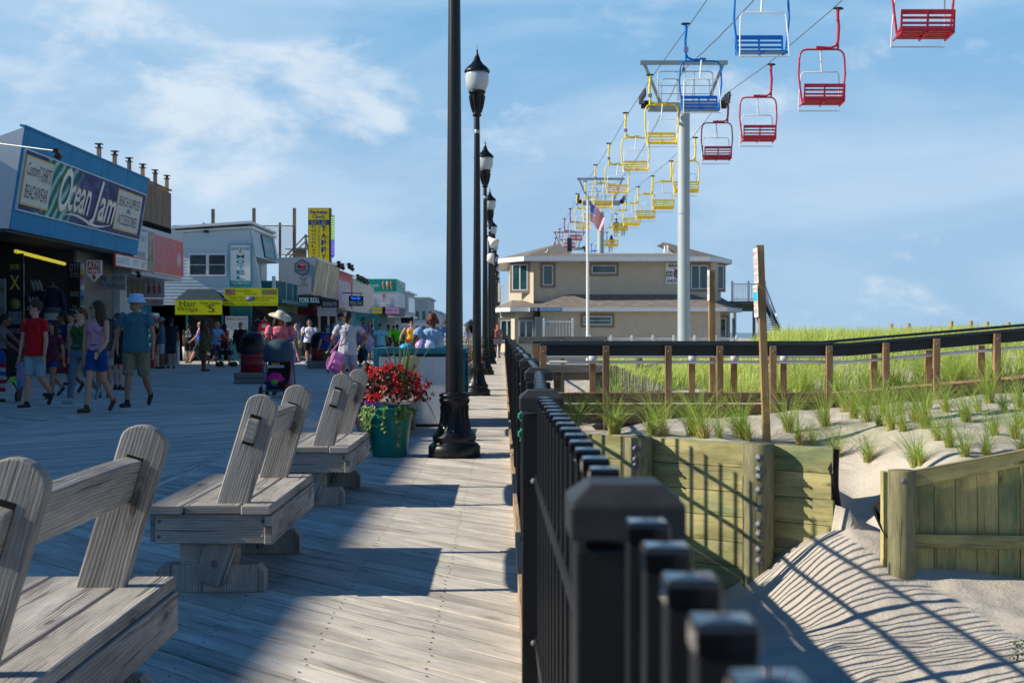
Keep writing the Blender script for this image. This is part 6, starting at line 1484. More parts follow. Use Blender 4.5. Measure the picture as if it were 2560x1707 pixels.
# side deck and stairs
t = thing('side_deck', 'raised timber deck on posts with a steep stair on the seaward side of the building', 'deck', (15, 83, 0))
YD = 82
zd = WZ(691, YD)
mb = MB(); block(mb, WX(1680, YD), WX(1757, YD), YD, YD + 4, zd - .2, zd); mb.build('deck_floor', old_w, t)
mb = MB(); block(mb, WX(1685, YD), WX(1750, YD), YD + .2, YD + 3.8, zd - .6, zd - .2); mb.build('joists', M('joist_green', (.10, .14, .09), .8), t)
for px in (1686, 1730): mb = MB(); block(mb, WX(px, YD), WX(px + 6, YD), YD + .1, YD + .25, -.5, zd - .5); mb.build('support_post', white_p if px < 1700 else old_w, t)
mb = MB(); mb.beam(W(1737, 716, YD), W(1748, 760, YD + 1), .06, .25); mb.beam(W(1752, 694, YD), W(1787, 757, YD - 5), .06, .3); mb.beam(W(1762, 694, YD + 1), W(1790, 757, YD - 4), .06, .3); mb.build('stringer', M('stair_dark', (.04, .06, .07), .8), t)
for i in range(12):
    u = i / 11; p = W(1750, 700, YD).lerp(W(1776, 757, YD - 4), u); mb = MB(); mb.box(p, (1.1, .3, .05)); mb.build('tread', M('stair_dark', (.04, .06, .07), .8), t)
railing('white railing round the raised side deck', (WX(1682, YD), YD, 0), (WX(1757, YD), YD, 0), zd + .02, WZ(650, YD), 2, .12)
t_ = thing('stair_railing', 'pale blue white sloping stair railing beside the raised deck', 'railing', W(1770, 700, YD))
a, b_ = W(1757, 655, YD), W(1784, 757, YD - 3)
for o2 in (0, -.9): mb = MB(); mb.beam(a + Vector((0, 0, o2)), b_ + Vector((0, 0, o2 + .8)), .06, .1); mb.build('rail', white_p, t_)
for i in range(15): u = i / 14; p = a.lerp(b_, u); mb = MB(); mb.beam(p, p + Vector((0, 0, -.9)), .04, .04); mb.build('baluster', white_p, t_)
# flag
t = thing('flagpole', 'white flagpole in front of the beach patrol building', 'flagpole', (WX(1350, 60), 60, 0)); x = WX(1350, 60)
mb = MB(); mb.lathe([(.075, -.3), (.07, 3), (.05, WZ(458, 60))], (x, 60, 0), 12); mb.build('pole', white_p, t); mb = MB(); mb.ball((x, 60, WZ(455, 60)), .07, 10, 6); mb.build('finial', gold, t)
fm = {c: M('flag_' + c, v, .7) for c, v in (('r', (.85, .02, .04)), ('w', (.92, .92, .92)), ('b', (.04, .11, .52)))}
fl = thing('flag', 'stars and stripes flag drooping from the white flagpole', 'flag', (x + .3, 60, WZ(500, 60)))
def flagpt(u, v):  # u along fly 0..1, v down hoist 0..1
    px = 1355.5 + u * 33 - 3 * u * v * 2; py = 460 + v * 45 + u * (38 - 6 * v) + 2.2 * math.sin(u * 9 + v * 2)
    return W(px, py, 60 + .16 * math.sin(u * 10 + v * 2.5) * u)
for s_ in range(13):
    v0, v1 = s_ / 13, (s_ + 1) / 13; u0 = .42 if s_ < 7 else 0
    mb = MB(); N_ = 12; V = []
    for i in range(N_ + 1): u = u0 + (1 - u0) * i / N_; V += [flagpt(u, v0), flagpt(u, v1)]
    mb.add(V, [(2 * i, 2 * i + 1, 2 * i + 3, 2 * i + 2) for i in range(N_)], None, True); mb.build('stripe', fm['r' if s_ % 2 == 0 else 'w'], fl)
mb = MB(); V = [flagpt(.42 * i / 6, (7 / 13) * j / 6) for i in range(7) for j in range(7)]; mb.add(V, [(i * 7 + j, i * 7 + j + 1, i * 7 + j + 8, i * 7 + j + 7) for i in range(6) for j in range(6)], None, True); cn = mb.build('canton', fm['b'], fl)
mb = MB()
for i in range(6):
    for j in range(5): mb.ball(flagpt(.42 * (i + .5) / 6, (7 / 13) * (j + .5) / 5) + Vector((0, -.012, 0)), (.018, .004, .018), 5, 4)
mb.build('star', fm['w'], cn)

# ------------------------------------------------------------------ sky ride
pole_m = M('pole_grey', (.40, .46, .50), .5, .08, 2, metal=.2, streak=.15); arm_m = M('arm_grey', (.30, .36, .37), .5, .1, 2, metal=.3); rub = M('sheave_black', (.03, .032, .035), .6)
XL, XR = 5.65, 9.03
LZ = [(18, 9.8), (30, 10.22), (39.4, 10.5), (49, 10.85), (53, 10.95), (58.9, 11.05), (67.8, 11.02), (77.8, 11.15), (87.8, 11.3), (98, 11.5), (107, 11.3), (117, 11.35), (144, 11.0), (200, 10.5)]
RZ = [(18, 9.75), (26.3, 9.93), (35.7, 10.05), (44.6, 10.34), (53, 10.85), (62, 10.46), (71, 10.5), (80, 10.74), (88, 11.0), (98, 11.4), (107, 10.6), (116, 9.9), (144, 10.4), (200, 9.9)]
def zi(T_, y):
    for (a, za), (b_, zb) in zip(T_, T_[1:]):
        if a <= y <= b_: return za + (zb - za) * (y - a) / (b_ - a)
    return T_[-1][1]
def tower(Y, label, detail=True):
    xm = (XL + XR) / 2 + .0; t = thing('lift_tower', label, 'lift tower', (xm, Y, 0), 'sky ride towers')
    mb = MB(); mb.lathe([(.25, -1), (.245, 10.2)], (xm, Y, 0), 28); mb.lathe([(.27, 6.0), (.27, 6.04)], (xm, Y, 0), 20); mb.build('pole', pole_m, t)
    z0 = zi(LZ, Y) - .62; mb = MB(); mb.box((xm, Y, z0), (2.9, .4, .34)); mb.build('crossarm', arm_m, t, bevel=.03)
    for s_ in (-1, 1):
        mb = MB(); mb.beam((xm + s_ * .95, Y, z0 + .15), (xm + s_ * 1.6, Y, z0 + 1.75), .12, .12); mb.build('gantry_leg', arm_m, t)
        mb = MB(); xs_ = xm + s_ * 1.68
        q = thing('sheave_assembly', '', '', (0, 0, 0)); bpy.data.objects.remove(q)
        mb.beam((xs_, Y - 1.0, z0 + .28 - .25), (xs_, Y + 1.0, z0 + .42), .05, .12); mb.box((xs_ - s_ * .1, Y, z0 + .1), (.3, .2, .3)); p = mb.build('sheave_frame', rub, t)
        for i in range(5): mb = MB(); yy = Y - .95 + i * .47; mb.lathe([(0, -.035), (.16, -.035), (.19, -.02), (.16, 0), (.19, .02), (.16, .035), (0, .035)], (xs_, yy, zi(LZ if s_ < 0 else RZ, yy) - .19), 14, Matrix.Rotation(R(90), 4, 'Y')); mb.build('sheave', rub, p)
    mb = MB(); mb.box((xm, Y, z0 + 1.8), (3.55, .16, .16)); mb.build('top_beam', arm_m, t)
    for (w_, zt, c) in ((2.2, 1.35, 0), (.7, 1.05, -.62), (.7, 1.05, .62)):
        mb = MB(); a = c - w_ / 2; b_ = c + w_ / 2; zb = z0 + .17
        mb.tube([(xm + a, Y - .5, zb), (xm + a, Y - .5, z0 + zt - .15), (xm + a + .04, Y - .5, z0 + zt - .04), (xm + a + .15, Y - .5, z0 + zt), (xm + b_ - .15, Y - .5, z0 + zt), (xm + b_ - .04, Y - .5, z0 + zt - .04), (xm + b_, Y - .5, z0 + zt - .15), (xm + b_, Y - .5, zb)], .022, 6)
        if w_ > 1:
            for zz in (.78, .45): mb.tube([(xm + a, Y - .5, z0 + zz), (xm + b_, Y - .5, z0 + zz)], .016, 5)
            for xx in (-.35, .0, .35): mb.tube([(xm + xx, Y - .5, zb), (xm + xx, Y - .5, z0 + zt)], .018, 5)
        mb.build('guard_rail', galv, t)
    mb = MB(); mb.ball((xm - .05, Y - .3, z0 + 1.45), (.07, .07, .11), 8, 6); mb.tube([(xm - .05, Y - .3, z0 + 1.45), (xm, Y - .1, z0 + 1.75)], .02, 5); mb.build('cable_clamp', rub, t)
tower(53, 'nearest lift tower, thick pale steel pole with crossarm and sheaves'); tower(98, 'second lift tower, rising behind the flag'); tower(144, 'third lift tower, small above the left part of the roof')
steel = M('rope_steel', (.10, .11, .12), .5)
for (nm, X, T_, r_, lb) in (('haul_rope', XL, LZ, .014, 'left steel haul rope of the sky ride'), ('haul_rope', XR, RZ, .014, 'right steel haul rope of the sky ride')):
    pts = [(X, y, zi(T_, y)) for y in [18 + i * 1.5 for i in range(100)]]; mb = MB(); mb.tube(pts, r_, 5); mb.build(nm, steel, label=lb, cat='cable')
mb = MB(); xm = (XL + XR) / 2; cz2 = lambda y: 10.6 + (y - 25) / 28 * 1.2 - .3 * math.sin(math.pi * (y - 25) / 28) if y < 53 else (11.8 - 1.2 * math.sin(math.pi * min(1, (y - 53) / 45)) if y < 98 else 11.9 - 1.4 * math.sin(math.pi * min(1, (y - 98) / 46)))
pts = [(xm - .05 + .012 * math.sin(i * 1.7), 20 + i * .8, cz2(20 + i * .8)) for i in range(155)]; mb.tube(pts, .018, 5); mb.build('signal_cable', steel, label='middle signal cable wound round its support wire between the towers', cat='cable')
# chairs: local origin at the grip on the rope; body offset to one side (mir=+1: hangs towards +x)
def chair(col, mat, side):
    t = thing('lift_chair', 'x', 'chairlift seat', (0, 0, 0), 'sky ride chairs')
    s = 1 if side == 'L' else -1
    back = -1 if side == 'L' else 1   # left chairs come towards us turned away; backs seen both ways
    mb = MB(); mb.tube([(s * .0, 0, .0), (-s * .06, 0, .01), (-s * .18, 0, -.02)], [.03, .035, .03], 6); mb.ball((-s * .16, 0, -.0), (.13, .05, .045), 10, 5); mb.build('grip', rub, t)
    mb = MB(); gx = -s * .13
    mb.tube([(gx, 0, -.02), (gx + s * .01, 0, -.2), (gx - s * .02, 0, -.5), (gx, 0, -.88)], [.045, .045, .042, .04], 8); mb.tube([(gx, 0, -.85), (gx, 0, -1.12)], .03, 6)
    mb.tube([(gx, 0, -.9), (gx + s * .06, 0, -1.02), (gx + s * .2, 0, -1.08), (gx + s * .42, 0, -1.08)], .034, 8); mb.box((gx + s * .5, 0, -1.08), (.2, .08, .09)); mb.build('hanger', mat, t)
    mb = MB(); mb.plate(frame((gx - .07, -.05, -.86), (1, 0, 0), (0, 0, 1)), 0, 0, .14, .15, 0, .02)
    if side == 'L': mb.build('number_plate', M('plate_lilac', (.30, .30, .62), .5, .3, 30), t)
    cx = gx + s * .44; hw = .635
    mb = MB(); r = .027; zt, zs_ = -1.12, -2.15; zb = -2.56
    pts = []
    for (x_, z_) in ((-hw * .86, zb), (-hw * .93, zs_ - .05), (-hw, -1.8), (-hw * .97, zt - .25), (-hw * .93, zt - .12), (-hw * .82, zt - .03), (-hw * .66, zt), (hw * .66, zt), (hw * .82, zt - .03), (hw * .93, zt - .12), (hw * .97, zt - .25), (hw, -1.8), (hw * .93, zs_ - .05), (hw * .86, zb)): pts.append((cx + x_, 0, z_))
    mb.tube(pts, r, 8); mb.build('frame', mat, t)
    # seat: slats behind and below
    mb = MB(); bw = .54; yb = .30 * s; 
    for (z_, h_) in ((-2.16, .10), (-2.28, .05), (-2.39, .05), (-2.49, .075)): mb.box((cx, yb + .0 * z_, z_), (bw * 2, .03, h_))
    for xx in (-bw, 0, bw): mb.beam((cx + xx, yb + .02 * s, -2.12), (cx + xx, yb * .9, -2.56), .04, .035, up=(0, 1, 0))
    for i in range(5): mb.box((cx, yb - s * (.04 + .12 * i), -2.54 - .012 * i), (bw * 2, .07, .03))
    for xx in (-bw, 0, bw): mb.beam((cx + xx, yb, -2.57), (cx + xx, yb - s * .58, -2.62), .035, .035)
    for xx in (-1, 1): mb.beam((cx + xx * hw * .87, 0, -2.55), (cx + xx * bw, 0, -2.55), .04, .05); mb.beam((cx + xx * hw * .86, -.02, -2.57), (cx + xx * hw * .86, yb, -2.45), .035, .035)
    mb.build('seat', mat, t)
    mb = MB(); yf = -.3 * s; r = .016
    mb.tube([(cx + .02 * s, 0, -1.05), (cx + .02 * s, yf * .2, -1.15), (cx - .04 * s, yf * .6, -1.68)], .024, 6)
    mb.tube([(cx - .02, yf * .1, -1.02), (cx + .25, yf * .1, -1.03)], .014, 5)
    mb.tube([(cx - .56, yf * 1.2, -2.74), (cx - .55, yf, -2.3), (cx - .52, yf * .7, -1.78), (cx - .46, yf * .65, -1.70), (cx + .46, yf * .65, -1.70), (cx + .52, yf * .7, -1.78), (cx + .55, yf, -2.3), (cx + .56, yf * 1.2, -2.74), (cx - .56, yf * 1.2, -2.74)], r, 6); mb.build('safety_bar', white_p, t)
    return t, cx
ch_m = {'blue': M('chair_blue_paint', (.0, .16, .58), .35, .1, 5), 'yellow': M('chair_yellow_paint', (.95, .68, .0), .35, .08, 5), 'red': M('chair_red_paint', (.48, .02, .05), .35, .1, 5)}
pc = {}
PP = {}
def place(col, side, Y, label):
    if (col, side) not in pc:
        o, cx = chair(col, ch_m[col], side); pc[(col, side)] = o; PP[side] = cx
    else: o = copy_tree(pc[(col, side)])
    o.location = (XL if side == 'L' else XR, Y, zi(LZ if side == 'L' else RZ, Y)); o['label'] = label
    return o
ordn = ['nearest', 'second', 'third', 'fourth', 'fifth', 'sixth', 'seventh', 'eighth', 'ninth']
for i, (Y, c_) in enumerate(((30.1, 'blue'), (39.4, 'blue'), (49.0, 'yellow'), (58.7, 'yellow'), (68.0, 'yellow'), (77.8, 'yellow'), (87.5, 'yellow'), (97.2, 'yellow'), (107, 'red'), (117, 'red'), (127, 'red'), (137, 'red'))):
    nm = {0: 'big blue chair cut off by the top edge', 1: 'blue chair hanging in front of the nearest tower crossarm'}.get(i)
    if not nm:
        nm = ('%s yellow chair on the left rope' % ordn[i - 2]) if c_ == 'yellow' else ('%s red chair on the left rope, beyond the yellow ones' % ordn[i - 8])
    place(c_, 'L', Y, nm)
for i, (Y, c_) in enumerate(((27.1, 'red'), (35.7, 'red'), (44.6, 'red'), (53.2, 'red'), (62.2, 'yellow'), (71.1, 'yellow'), (79.9, 'yellow'), (88.4, 'yellow'), (97.2, 'yellow'), (105.5, 'yellow'), (115, 'blue'), (125, 'blue'), (135, 'blue'))):
    if i == 0: nm = 'big red chair cut off by the top edge at the far right'
    elif i < 4: nm = '%s whole red chair on the right rope, right of the nearest tower' % ordn[i - 1]
    elif i == 4: nm = 'yellow chair half hidden behind the pole of the nearest tower'
    elif i == 8: nm = 'yellow chair carrying two riders'
    elif i == 9: nm = 'yellow chair carrying a single rider'
    elif i < 8: nm = '%s empty yellow chair on the right rope left of the nearest pole' % ordn[i - 5]
    else: nm = '%s tiny blue chair near the roof line' % ordn[i - 10]
    place(c_, 'R', Y, nm)
# ------------------------------------------------------------------ people
def remesh(mb, name, mat, parent, vox, smooth=3, noise_amp=0):
    me = bpy.data.meshes.new('tmp'); me.from_pydata(mb.v, [], mb.f)
    o = bpy.data.objects.new('tmp', me); COL.objects.link(o)
    r = o.modifiers.new('r', 'REMESH'); r.mode = 'VOXEL'; r.voxel_size = vox; r.use_smooth_shade = True
    if smooth: s = o.modifiers.new('s', 'SMOOTH'); s.factor = .5; s.iterations = smooth
    dg = bpy.context.evaluated_depsgraph_get(); m2 = bpy.data.meshes.new_from_object(o.evaluated_get(dg))
    bpy.data.objects.remove(o); bpy.data.meshes.remove(me)
    if noise_amp:
        nr = [v.normal.copy() for v in m2.vertices]
        for i_, v in enumerate(m2.vertices):
            p = v.co.copy(); v.co += Vector((noise.noise(p * 30), noise.noise(p * 30 + Vector((5, 0, 0))), noise.noise(Vector((p.x * 40, p.y * 40, p.z * 12))))) * noise_amp
            if name in ('shirt', 'shorts', 'trousers', 'skirt', 'dress'): f_ = noise.noise(Vector((p.x * 16, p.y * 16, p.z * 7 + p.x * 9))) * .013; v.co += Vector((nr[i_].x, nr[i_].y, 0)) * f_
    m2.materials.clear(); m2.materials.append(mat)
    q = bpy.data.objects.new(name, m2); COL.objects.link(q); q.parent = parent; return q
def localp(mb, name, mat, parent):
    tmp = thing('q', '', ''); o = mb.build(name, mat, tmp); o.parent = parent; o.matrix_parent_inverse = Matrix.Identity(4); bpy.data.objects.remove(tmp); return o
def cap(mb, p0, p1, r0, r1, n=10):
    p0 = Vector(p0); p1 = Vector(p1); d = (p1 - p0).normalized()
    mb.tube([p0 - d * r0 * .96, p0 - d * r0 * .6, p0, p1, p1 + d * r1 * .6, p1 + d * r1 * .96], [r0 * .25, r0 * .8, r0, r1, r1 * .8, r1 * .25], n)
def loft(mb, rings, n=16):
    V = []
    for (c, rx, ry) in rings:
        for k in range(n): a = 2 * math.pi * k / n; V.append((c[0] + rx * math.cos(a), c[1] + ry * math.sin(a), c[2]))
    fs = [[i * n + k, i * n + (k + 1) % n, (i + 1) * n + (k + 1) % n, (i + 1) * n + k] for i in range(len(rings) - 1) for k in range(n)]
    fs.append(list(range(n))[::-1]); fs.append([(len(rings) - 1) * n + k for k in range(n)])
    mb.add(V, fs, None, True)
def cloth(key, rgb):
    return M('cloth_' + key, rgb, .85, .16, 9, bmp=.15)
def stripes(key, c0, c1, freq, axis=2, check=False):
    if key in MC: return MC[key]
    m, n, l, b = nt(key); tc = n.new('ShaderNodeTexCoord').outputs['Object']; sp_ = n.new('ShaderNodeSeparateXYZ'); l.new(tc, sp_.inputs[0])
    def band(ax, f):
        a = n.new('ShaderNodeMath'); a.operation = 'MULTIPLY'; l.new(sp_.outputs[ax], a.inputs[0]); a.inputs[1].default_value = f
        s_ = n.new('ShaderNodeMath'); s_.operation = 'SINE'; l.new(a.outputs[0], s_.inputs[0]); return ramp(n, l, s_.outputs[0], [(.25, (0, 0, 0)), (.5, (1, 1, 1))])
    c = mix(n, l, c0 + (1,), c1 + (1,), band(axis, freq))
    if check: c = mix(n, l, c, (.45, .42, .5, 1), mix(n, l, (0, 0, 0, 1), band(0, freq), .6))
    l.new(c, b.inputs['Base Color']); b.inputs['Roughness'].default_value = .85; MC[key] = m; return m
skins = {'fair': (.50, .27, .18), 'tan': (.36, .18, .11), 'brown': (.16, .075, .045), 'pink': (.56, .30, .23)}
hairs = {'brown': (.05, .028, .016), 'black': (.010, .008, .008), 'blond': (.42, .30, .13), 'red': (.12, .035, .02), 'grey': (.22, .20, .18), 'sand': (.22, .15, .08)}
def person(label, px, Y, h, yaw=0, skin='fair', top=('tee', (.5, .5, .5)), bot=('shorts', (.1, .1, .1)), shoe=(.02, .02, .02), hair=('short', 'brown'), hat=None, L=(0, 0), Rr=(0, 0), AL=(4, 8, 12, 0), AR=(4, 8, 12, 0),
           bw=1.0, fem=False, lean=0, hy=0, hp=0, glasses=False, beard=None, vox=.0105, sit=None, group='people strolling along the boardwalk', z0=0, X=None, sole=None):
    k = h / 1.75; t = thing('person', label, 'person', (WX(px, Y) if X is None else X, Y, z0), group); t.rotation_euler = (0, 0, R(yaw))
    near = Y < 28
    if not near: vox = max(vox, .015)
    skm = M('skin_' + skin, skins[skin], .5, .08, 12)
    TH, SHN, UA, FA = .43 * k, .43 * k, .30 * k, .26 * k
    def leg(a, kn, s):
        hip = Vector((s * .085 * k * bw, 0, 0)); a = R(a); b_ = a - R(kn)
        kp = hip + Vector((s * .004, -math.sin(a), -math.cos(a))) * TH; an = kp + Vector((0, -math.sin(b_), -math.cos(b_))) * SHN
        pitch = max(0, min(R(65), -(b_) * 1.0 - R(8))) if sit is None else R(10)
        fd = Vector((s * .18, -math.cos(pitch), -math.sin(pitch))).normalized()
        toe = an + Vector((0, 0, -.045 * k)) + fd * .17 * k; heel = an + Vector((0, 0, -.05 * k)) - fd * .04 * k
        return hip, kp, an, heel, toe, fd
    lg = {1: leg(*L, 1), -1: leg(*Rr, -1)}
    low = min(min(v[3].z, v[4].z) for v in lg.values()) - .028 * k
    off = Vector((0, 0, -low)) if sit is None else Vector((0, 0, sit))
    lg = {s: tuple(p + off if i < 5 else p for i, p in enumerate(v)) for s, v in lg.items()}
    P0 = off.copy(); ln = R(lean); sp_ = Vector((0, -math.sin(ln), math.cos(ln)))
    fw = Vector((0, -math.cos(ln), -math.sin(ln)))
    def T(u, x=0, y=0): return P0 + sp_ * u * k + Vector((x, 0, 0)) * k + fw * (-y) * k   # y back positive
    def arm(fwd, ab, el, inn, s):
        S_ = T(.475, s * .185 * bw); a = R(fwd) + ln * .0; c = R(ab)
        d1 = Vector((s * math.sin(c), -math.sin(a) * math.cos(c), -math.cos(a) * math.cos(c))); E = S_ + d1 * UA
        a2 = a + R(el); d2 = Vector((s * (math.sin(c) * .6 - inn), -math.sin(a2), -math.cos(a2))).normalized(); Wr = E + d2 * FA
        return S_, E, Wr, d1, d2
    ar = {1: arm(*AL, 1), -1: arm(*AR, -1)}
    hd = T(.68) + Vector((0, -math.sin(R(hp)) * .05 * k, 0)); HM = Matrix.Rotation(R(hy), 4, 'Z') @ Matrix.Rotation(R(hp) + ln * .5, 4, 'X')
    def H(x, y, z): return hd + (HM @ Vector((x, y, z))) * k
    # --- body: one continuous skin
    mb = MB(); q = .90
    waist = .118 if fem else .135; hipw = .165 if fem else .155
    rg = [(T(-.09), .13 * bw, .10 * bw), (T(-.02), hipw * bw, .115 * bw), (T(.06), hipw * .95 * bw, .11 * bw), (T(.17), waist * bw, .095 * bw), (T(.29), (waist + .02) * bw, .10 * bw), (T(.39), .155 * bw, .108 * bw), (T(.47), .15 * bw, .09 * bw), (T(.515), .085 * bw, .07), (T(.54), .05, .05)]
    loft(mb, [(c, a * k, b_ * k) for c, a, b_ in rg])
    if fem:
        for s in (-1, 1): mb.ball(T(.36, s * .07 * bw, -.075), (.06 * k * bw,) * 3, 10, 7)
    cap(mb, T(.50), H(0, .01, -.06), .055 * k, .05 * k)
    mb.ball(H(0, .008, .012), (.076 * k, .094 * k, .108 * k), 16, 12, HM); mb.ball(H(0, -.028, -.055), (.053 * k, .055 * k, .062 * k), 12, 8, HM); mb.ball(H(0, -.068, -.085), (.024 * k, .018 * k, .02 * k), 8, 6, HM)
    cap(mb, H(0, -.088, .02), H(0, -.112, -.018), .009 * k, .0135 * k, 6)
    for s in (-1, 1): mb.ball(H(s * .077, .005, -.005), (.012 * k, .02 * k, .03 * k), 8, 6, HM)
    for s in (1, -1):
        hip, kp, an, heel, toe, fd = lg[s]
        mb.tube([hip + Vector((0, 0, .04 * k)), hip.lerp(kp, .25), hip.lerp(kp, .6), kp, kp.lerp(an, .12), kp.lerp(an, .35) + Vector((0, .012 * k, 0)), kp.lerp(an, .7), an, an + Vector((0, 0, -.03 * k))], [.085 * k * bw, .084 * k * bw, .066 * k * bw, .051 * k, .049 * k, .057 * k * bw ** .5, .043 * k, .034 * k, .032 * k], 12)
        cap(mb, heel, toe, .032 * k, .024 * k, 8)
        S_, E, Wr, d1, d2 = ar[s]
        mb.tube([S_ - d1 * .03 * k + Vector((-s * .01, 0, 0)), S_.lerp(E, .2), S_.lerp(E, .6), E, E.lerp(Wr, .25), E.lerp(Wr, .7), Wr], [.05 * k * bw, .05 * k * bw ** .6, .043 * k * bw ** .5, .036 * k, .040 * k, .030 * k, .024 * k], 10)
        pc_ = Wr + d2 * .045 * k; fr_ = d2.cross(Vector((s, 0, 0))); fr_ = fr_.normalized() if fr_.length > .1 else Vector((0, -1, 0))
        if fr_.y > 0: fr_ = -fr_
        sd = fr_
        nrm = d2.cross(sd).normalized()
        for j in range(5): cap(mb, Wr, Wr + d2 * .075 * k + sd * (.034 - .017 * j) * k, .018 * k, .0125 * k, 6)
        for j, fl_ in enumerate((.068, .078, .072, .056)):
            b0_ = Wr + d2 * .08 * k + sd * (.030 - .020 * j) * k; m_ = b0_ + (d2 * .8 + nrm * -s * .25).normalized() * fl_ * .55 * k; cap(mb, b0_, m_, .0092 * k, .0085 * k, 6); cap(mb, m_, m_ + (d2 * .6 + nrm * -s * .8).normalized() * fl_ * .5 * k, .0085 * k, .007 * k, 6)
        b0_ = Wr + d2 * .03 * k + sd * .03 * k; m_ = b0_ + (d2 * .6 + sd * .8).normalized() * .035 * k; cap(mb, b0_, m_, .011 * k, .0095 * k, 6); cap(mb, m_, m_ + d2 * .03 * k, .0095 * k, .008 * k, 6)
    remesh(mb, 'body', skm, t, vox if near else .0125, 2)
    # --- face
    mb = MB()
    if glasses:
        for s in (-1, 1): mb.ball(H(s * .034, -.094, .018), (.031 * k, .009 * k, .022 * k), 10, 6, HM)
        mb.box(H(0, -.096, .026), (.03 * k, .006 * k, .007 * k), HM); mb.box(H(.074, -.04, .022), (.004 * k, .11 * k, .008 * k), HM); mb.box(H(-.074, -.04, .022), (.004 * k, .11 * k, .008 * k), HM); localp(mb, 'sunglasses', M('lens_black', (.006, .006, .008), .12, .1, 5), t)
    elif abs(yaw) < 120:
        for s in (-1, 1): mb.ball(H(s * .032, -.083, .016), (.014 * k, .008 * k, .008 * k), 8, 5, HM)
        localp(mb, 'eyes', M('eye_dark', (.03, .02, .018), .3), t)
    if abs(yaw) < 120 and near:
        mb = MB(); mb.ball(H(0, -.084, -.052), (.024 * k, .007 * k, .006 * k), 8, 5, HM); localp(mb, 'mouth', M('lips', (.32, .10, .08), .5), t)
    if beard:
        mb = MB(); mb.ball(H(0, -.052, -.075), (.048 * k, .042 * k, .048 * k), 10, 8, HM); mb.ball(H(0, -.088, -.036), (.03 * k, .01 * k, .008 * k), 8, 5, HM); remesh(mb, 'beard', M('hair_' + beard, hairs[beard], .8, .3, 40), t, .009, 1, .004)
    # --- hair
    ht, hc = hair
    if ht:
        mb = MB(); hm = M('hair_' + hc, hairs[hc], .65, .35, 40); mb.ball(H(0, .022, .034), (.086 * k, .098 * k, .104 * k), 16, 10, HM)
        if ht == 'short': cap(mb, H(0, .055, -.01), H(0, .06, -.05), .065 * k, .055 * k)
        if ht == 'curly':
            for i in range(26): a = i * 2.4; z_ = .02 + .1 * (i / 26); r_ = .085 * (1 - (i / 26) ** 3 * .8); mb.ball(H(r_ * math.cos(a), .02 + r_ * math.sin(a), z_ + .02), .024 * k, 6, 5)
        if ht in ('long', 'wild'):
            ex = 1.0 if ht == 'long' else 1.35
            for i in range(9):
                a = R(-20 + 27.5 * i); x0, y0 = .075 * math.cos(a), .03 + .07 * math.sin(a)
                e = H(x0 * 1.25 * ex, y0 * 1.3 + (.03 if ht == 'wild' else 0), -.26 - .03 * math.sin(i * 3)); e.z = min(e.z, H(0, 0, -.22).z)
                cap(mb, H(x0, y0, .03), H(x0 * 1.2 * ex, y0 * 1.1, -.12), .035 * k, .036 * k * ex, 7); cap(mb, H(x0 * 1.2 * ex, y0 * 1.1, -.12), e, .036 * k * ex, .018 * k, 7)
        if ht == 'bun': mb.ball(H(0, .10, .0), .05 * k, 10, 8); mb.ball(H(0, .09, -.06), .055 * k, 10, 8)
        if ht == 'pony': mb.ball(H(0, .11, .04), .035 * k, 8, 6); cap(mb, H(0, .12, .03), H(0, .14, -.14), .03 * k, .016 * k)
        if ht == 'bob':
            for s in (-1, 1): cap(mb, H(s * .07, .01, .02), H(s * .085, .0, -.07), .035 * k, .03 * k)
            cap(mb, H(0, .07, .02), H(0, .08, -.08), .06 * k, .05 * k)
        remesh(mb, 'hair', hm, t, .010 if near else .014, 1, .009 * k if ht in ('curly', 'wild', 'bob') else .005 * k)
    # --- hat
    if hat:
        kind, col = hat; hmx = Matrix.Translation(H(0, .012, .045)) @ HM; hmt = M('hat_%s_%d' % (kind, int(sum(col) * 999)), col, .85, .2, 14)
        mb = MB()
        if kind == 'bucket': pr = [(.135, -.045), (.14, -.042), (.102, .018), (.094, .085), (.085, .096), (0, .10)]
        elif kind == 'straw': pr = [(.235, -.005), (.24, .002), (.20, .002), (.105, .01), (.100, .07), (.085, .105), (.05, .12), (0, .123)]
        else: pr = [(.094, -.01), (.097, .0), (.094, .04), (.07, .08), (.03, .097), (0, .10)]
        N_ = 24; V = []
        for (r_, z_) in pr:
            for j in range(N_): a = 2 * math.pi * j / N_; w_ = (.022 * math.sin(2 * a + .6) if kind == 'straw' and r_ > .15 else 0); V.append(hmx @ Vector((r_ * k * math.cos(a), r_ * k * 1.12 * math.sin(a), (z_ + w_) * k)))
        mb.add(V, [[i * N_ + j, i * N_ + (j + 1) % N_, (i + 1) * N_ + (j + 1) % N_, (i + 1) * N_ + j] for i in range(len(pr) - 1) for j in range(N_)], None, True)
        if kind == 'cap': mb.prism([(-.075 * k, 0), (-.06 * k, .06 * k), (0, .085 * k), (.06 * k, .06 * k), (.075 * k, 0)], Matrix.Translation(H(0, -.085, .052)) @ HM @ Matrix.Rotation(R(180), 4, 'Z') @ Matrix.Rotation(R(8), 4, 'X'), .006)
        localp(mb, 'hat', hmt, t)
    # --- top
    tt, tcol = top[0], top[1]; tm = top[2] if len(top) > 2 else cloth('%s%d' % (tt, int(tcol[0] * 9999 + tcol[1] * 999 + tcol[2] * 99)), tcol)
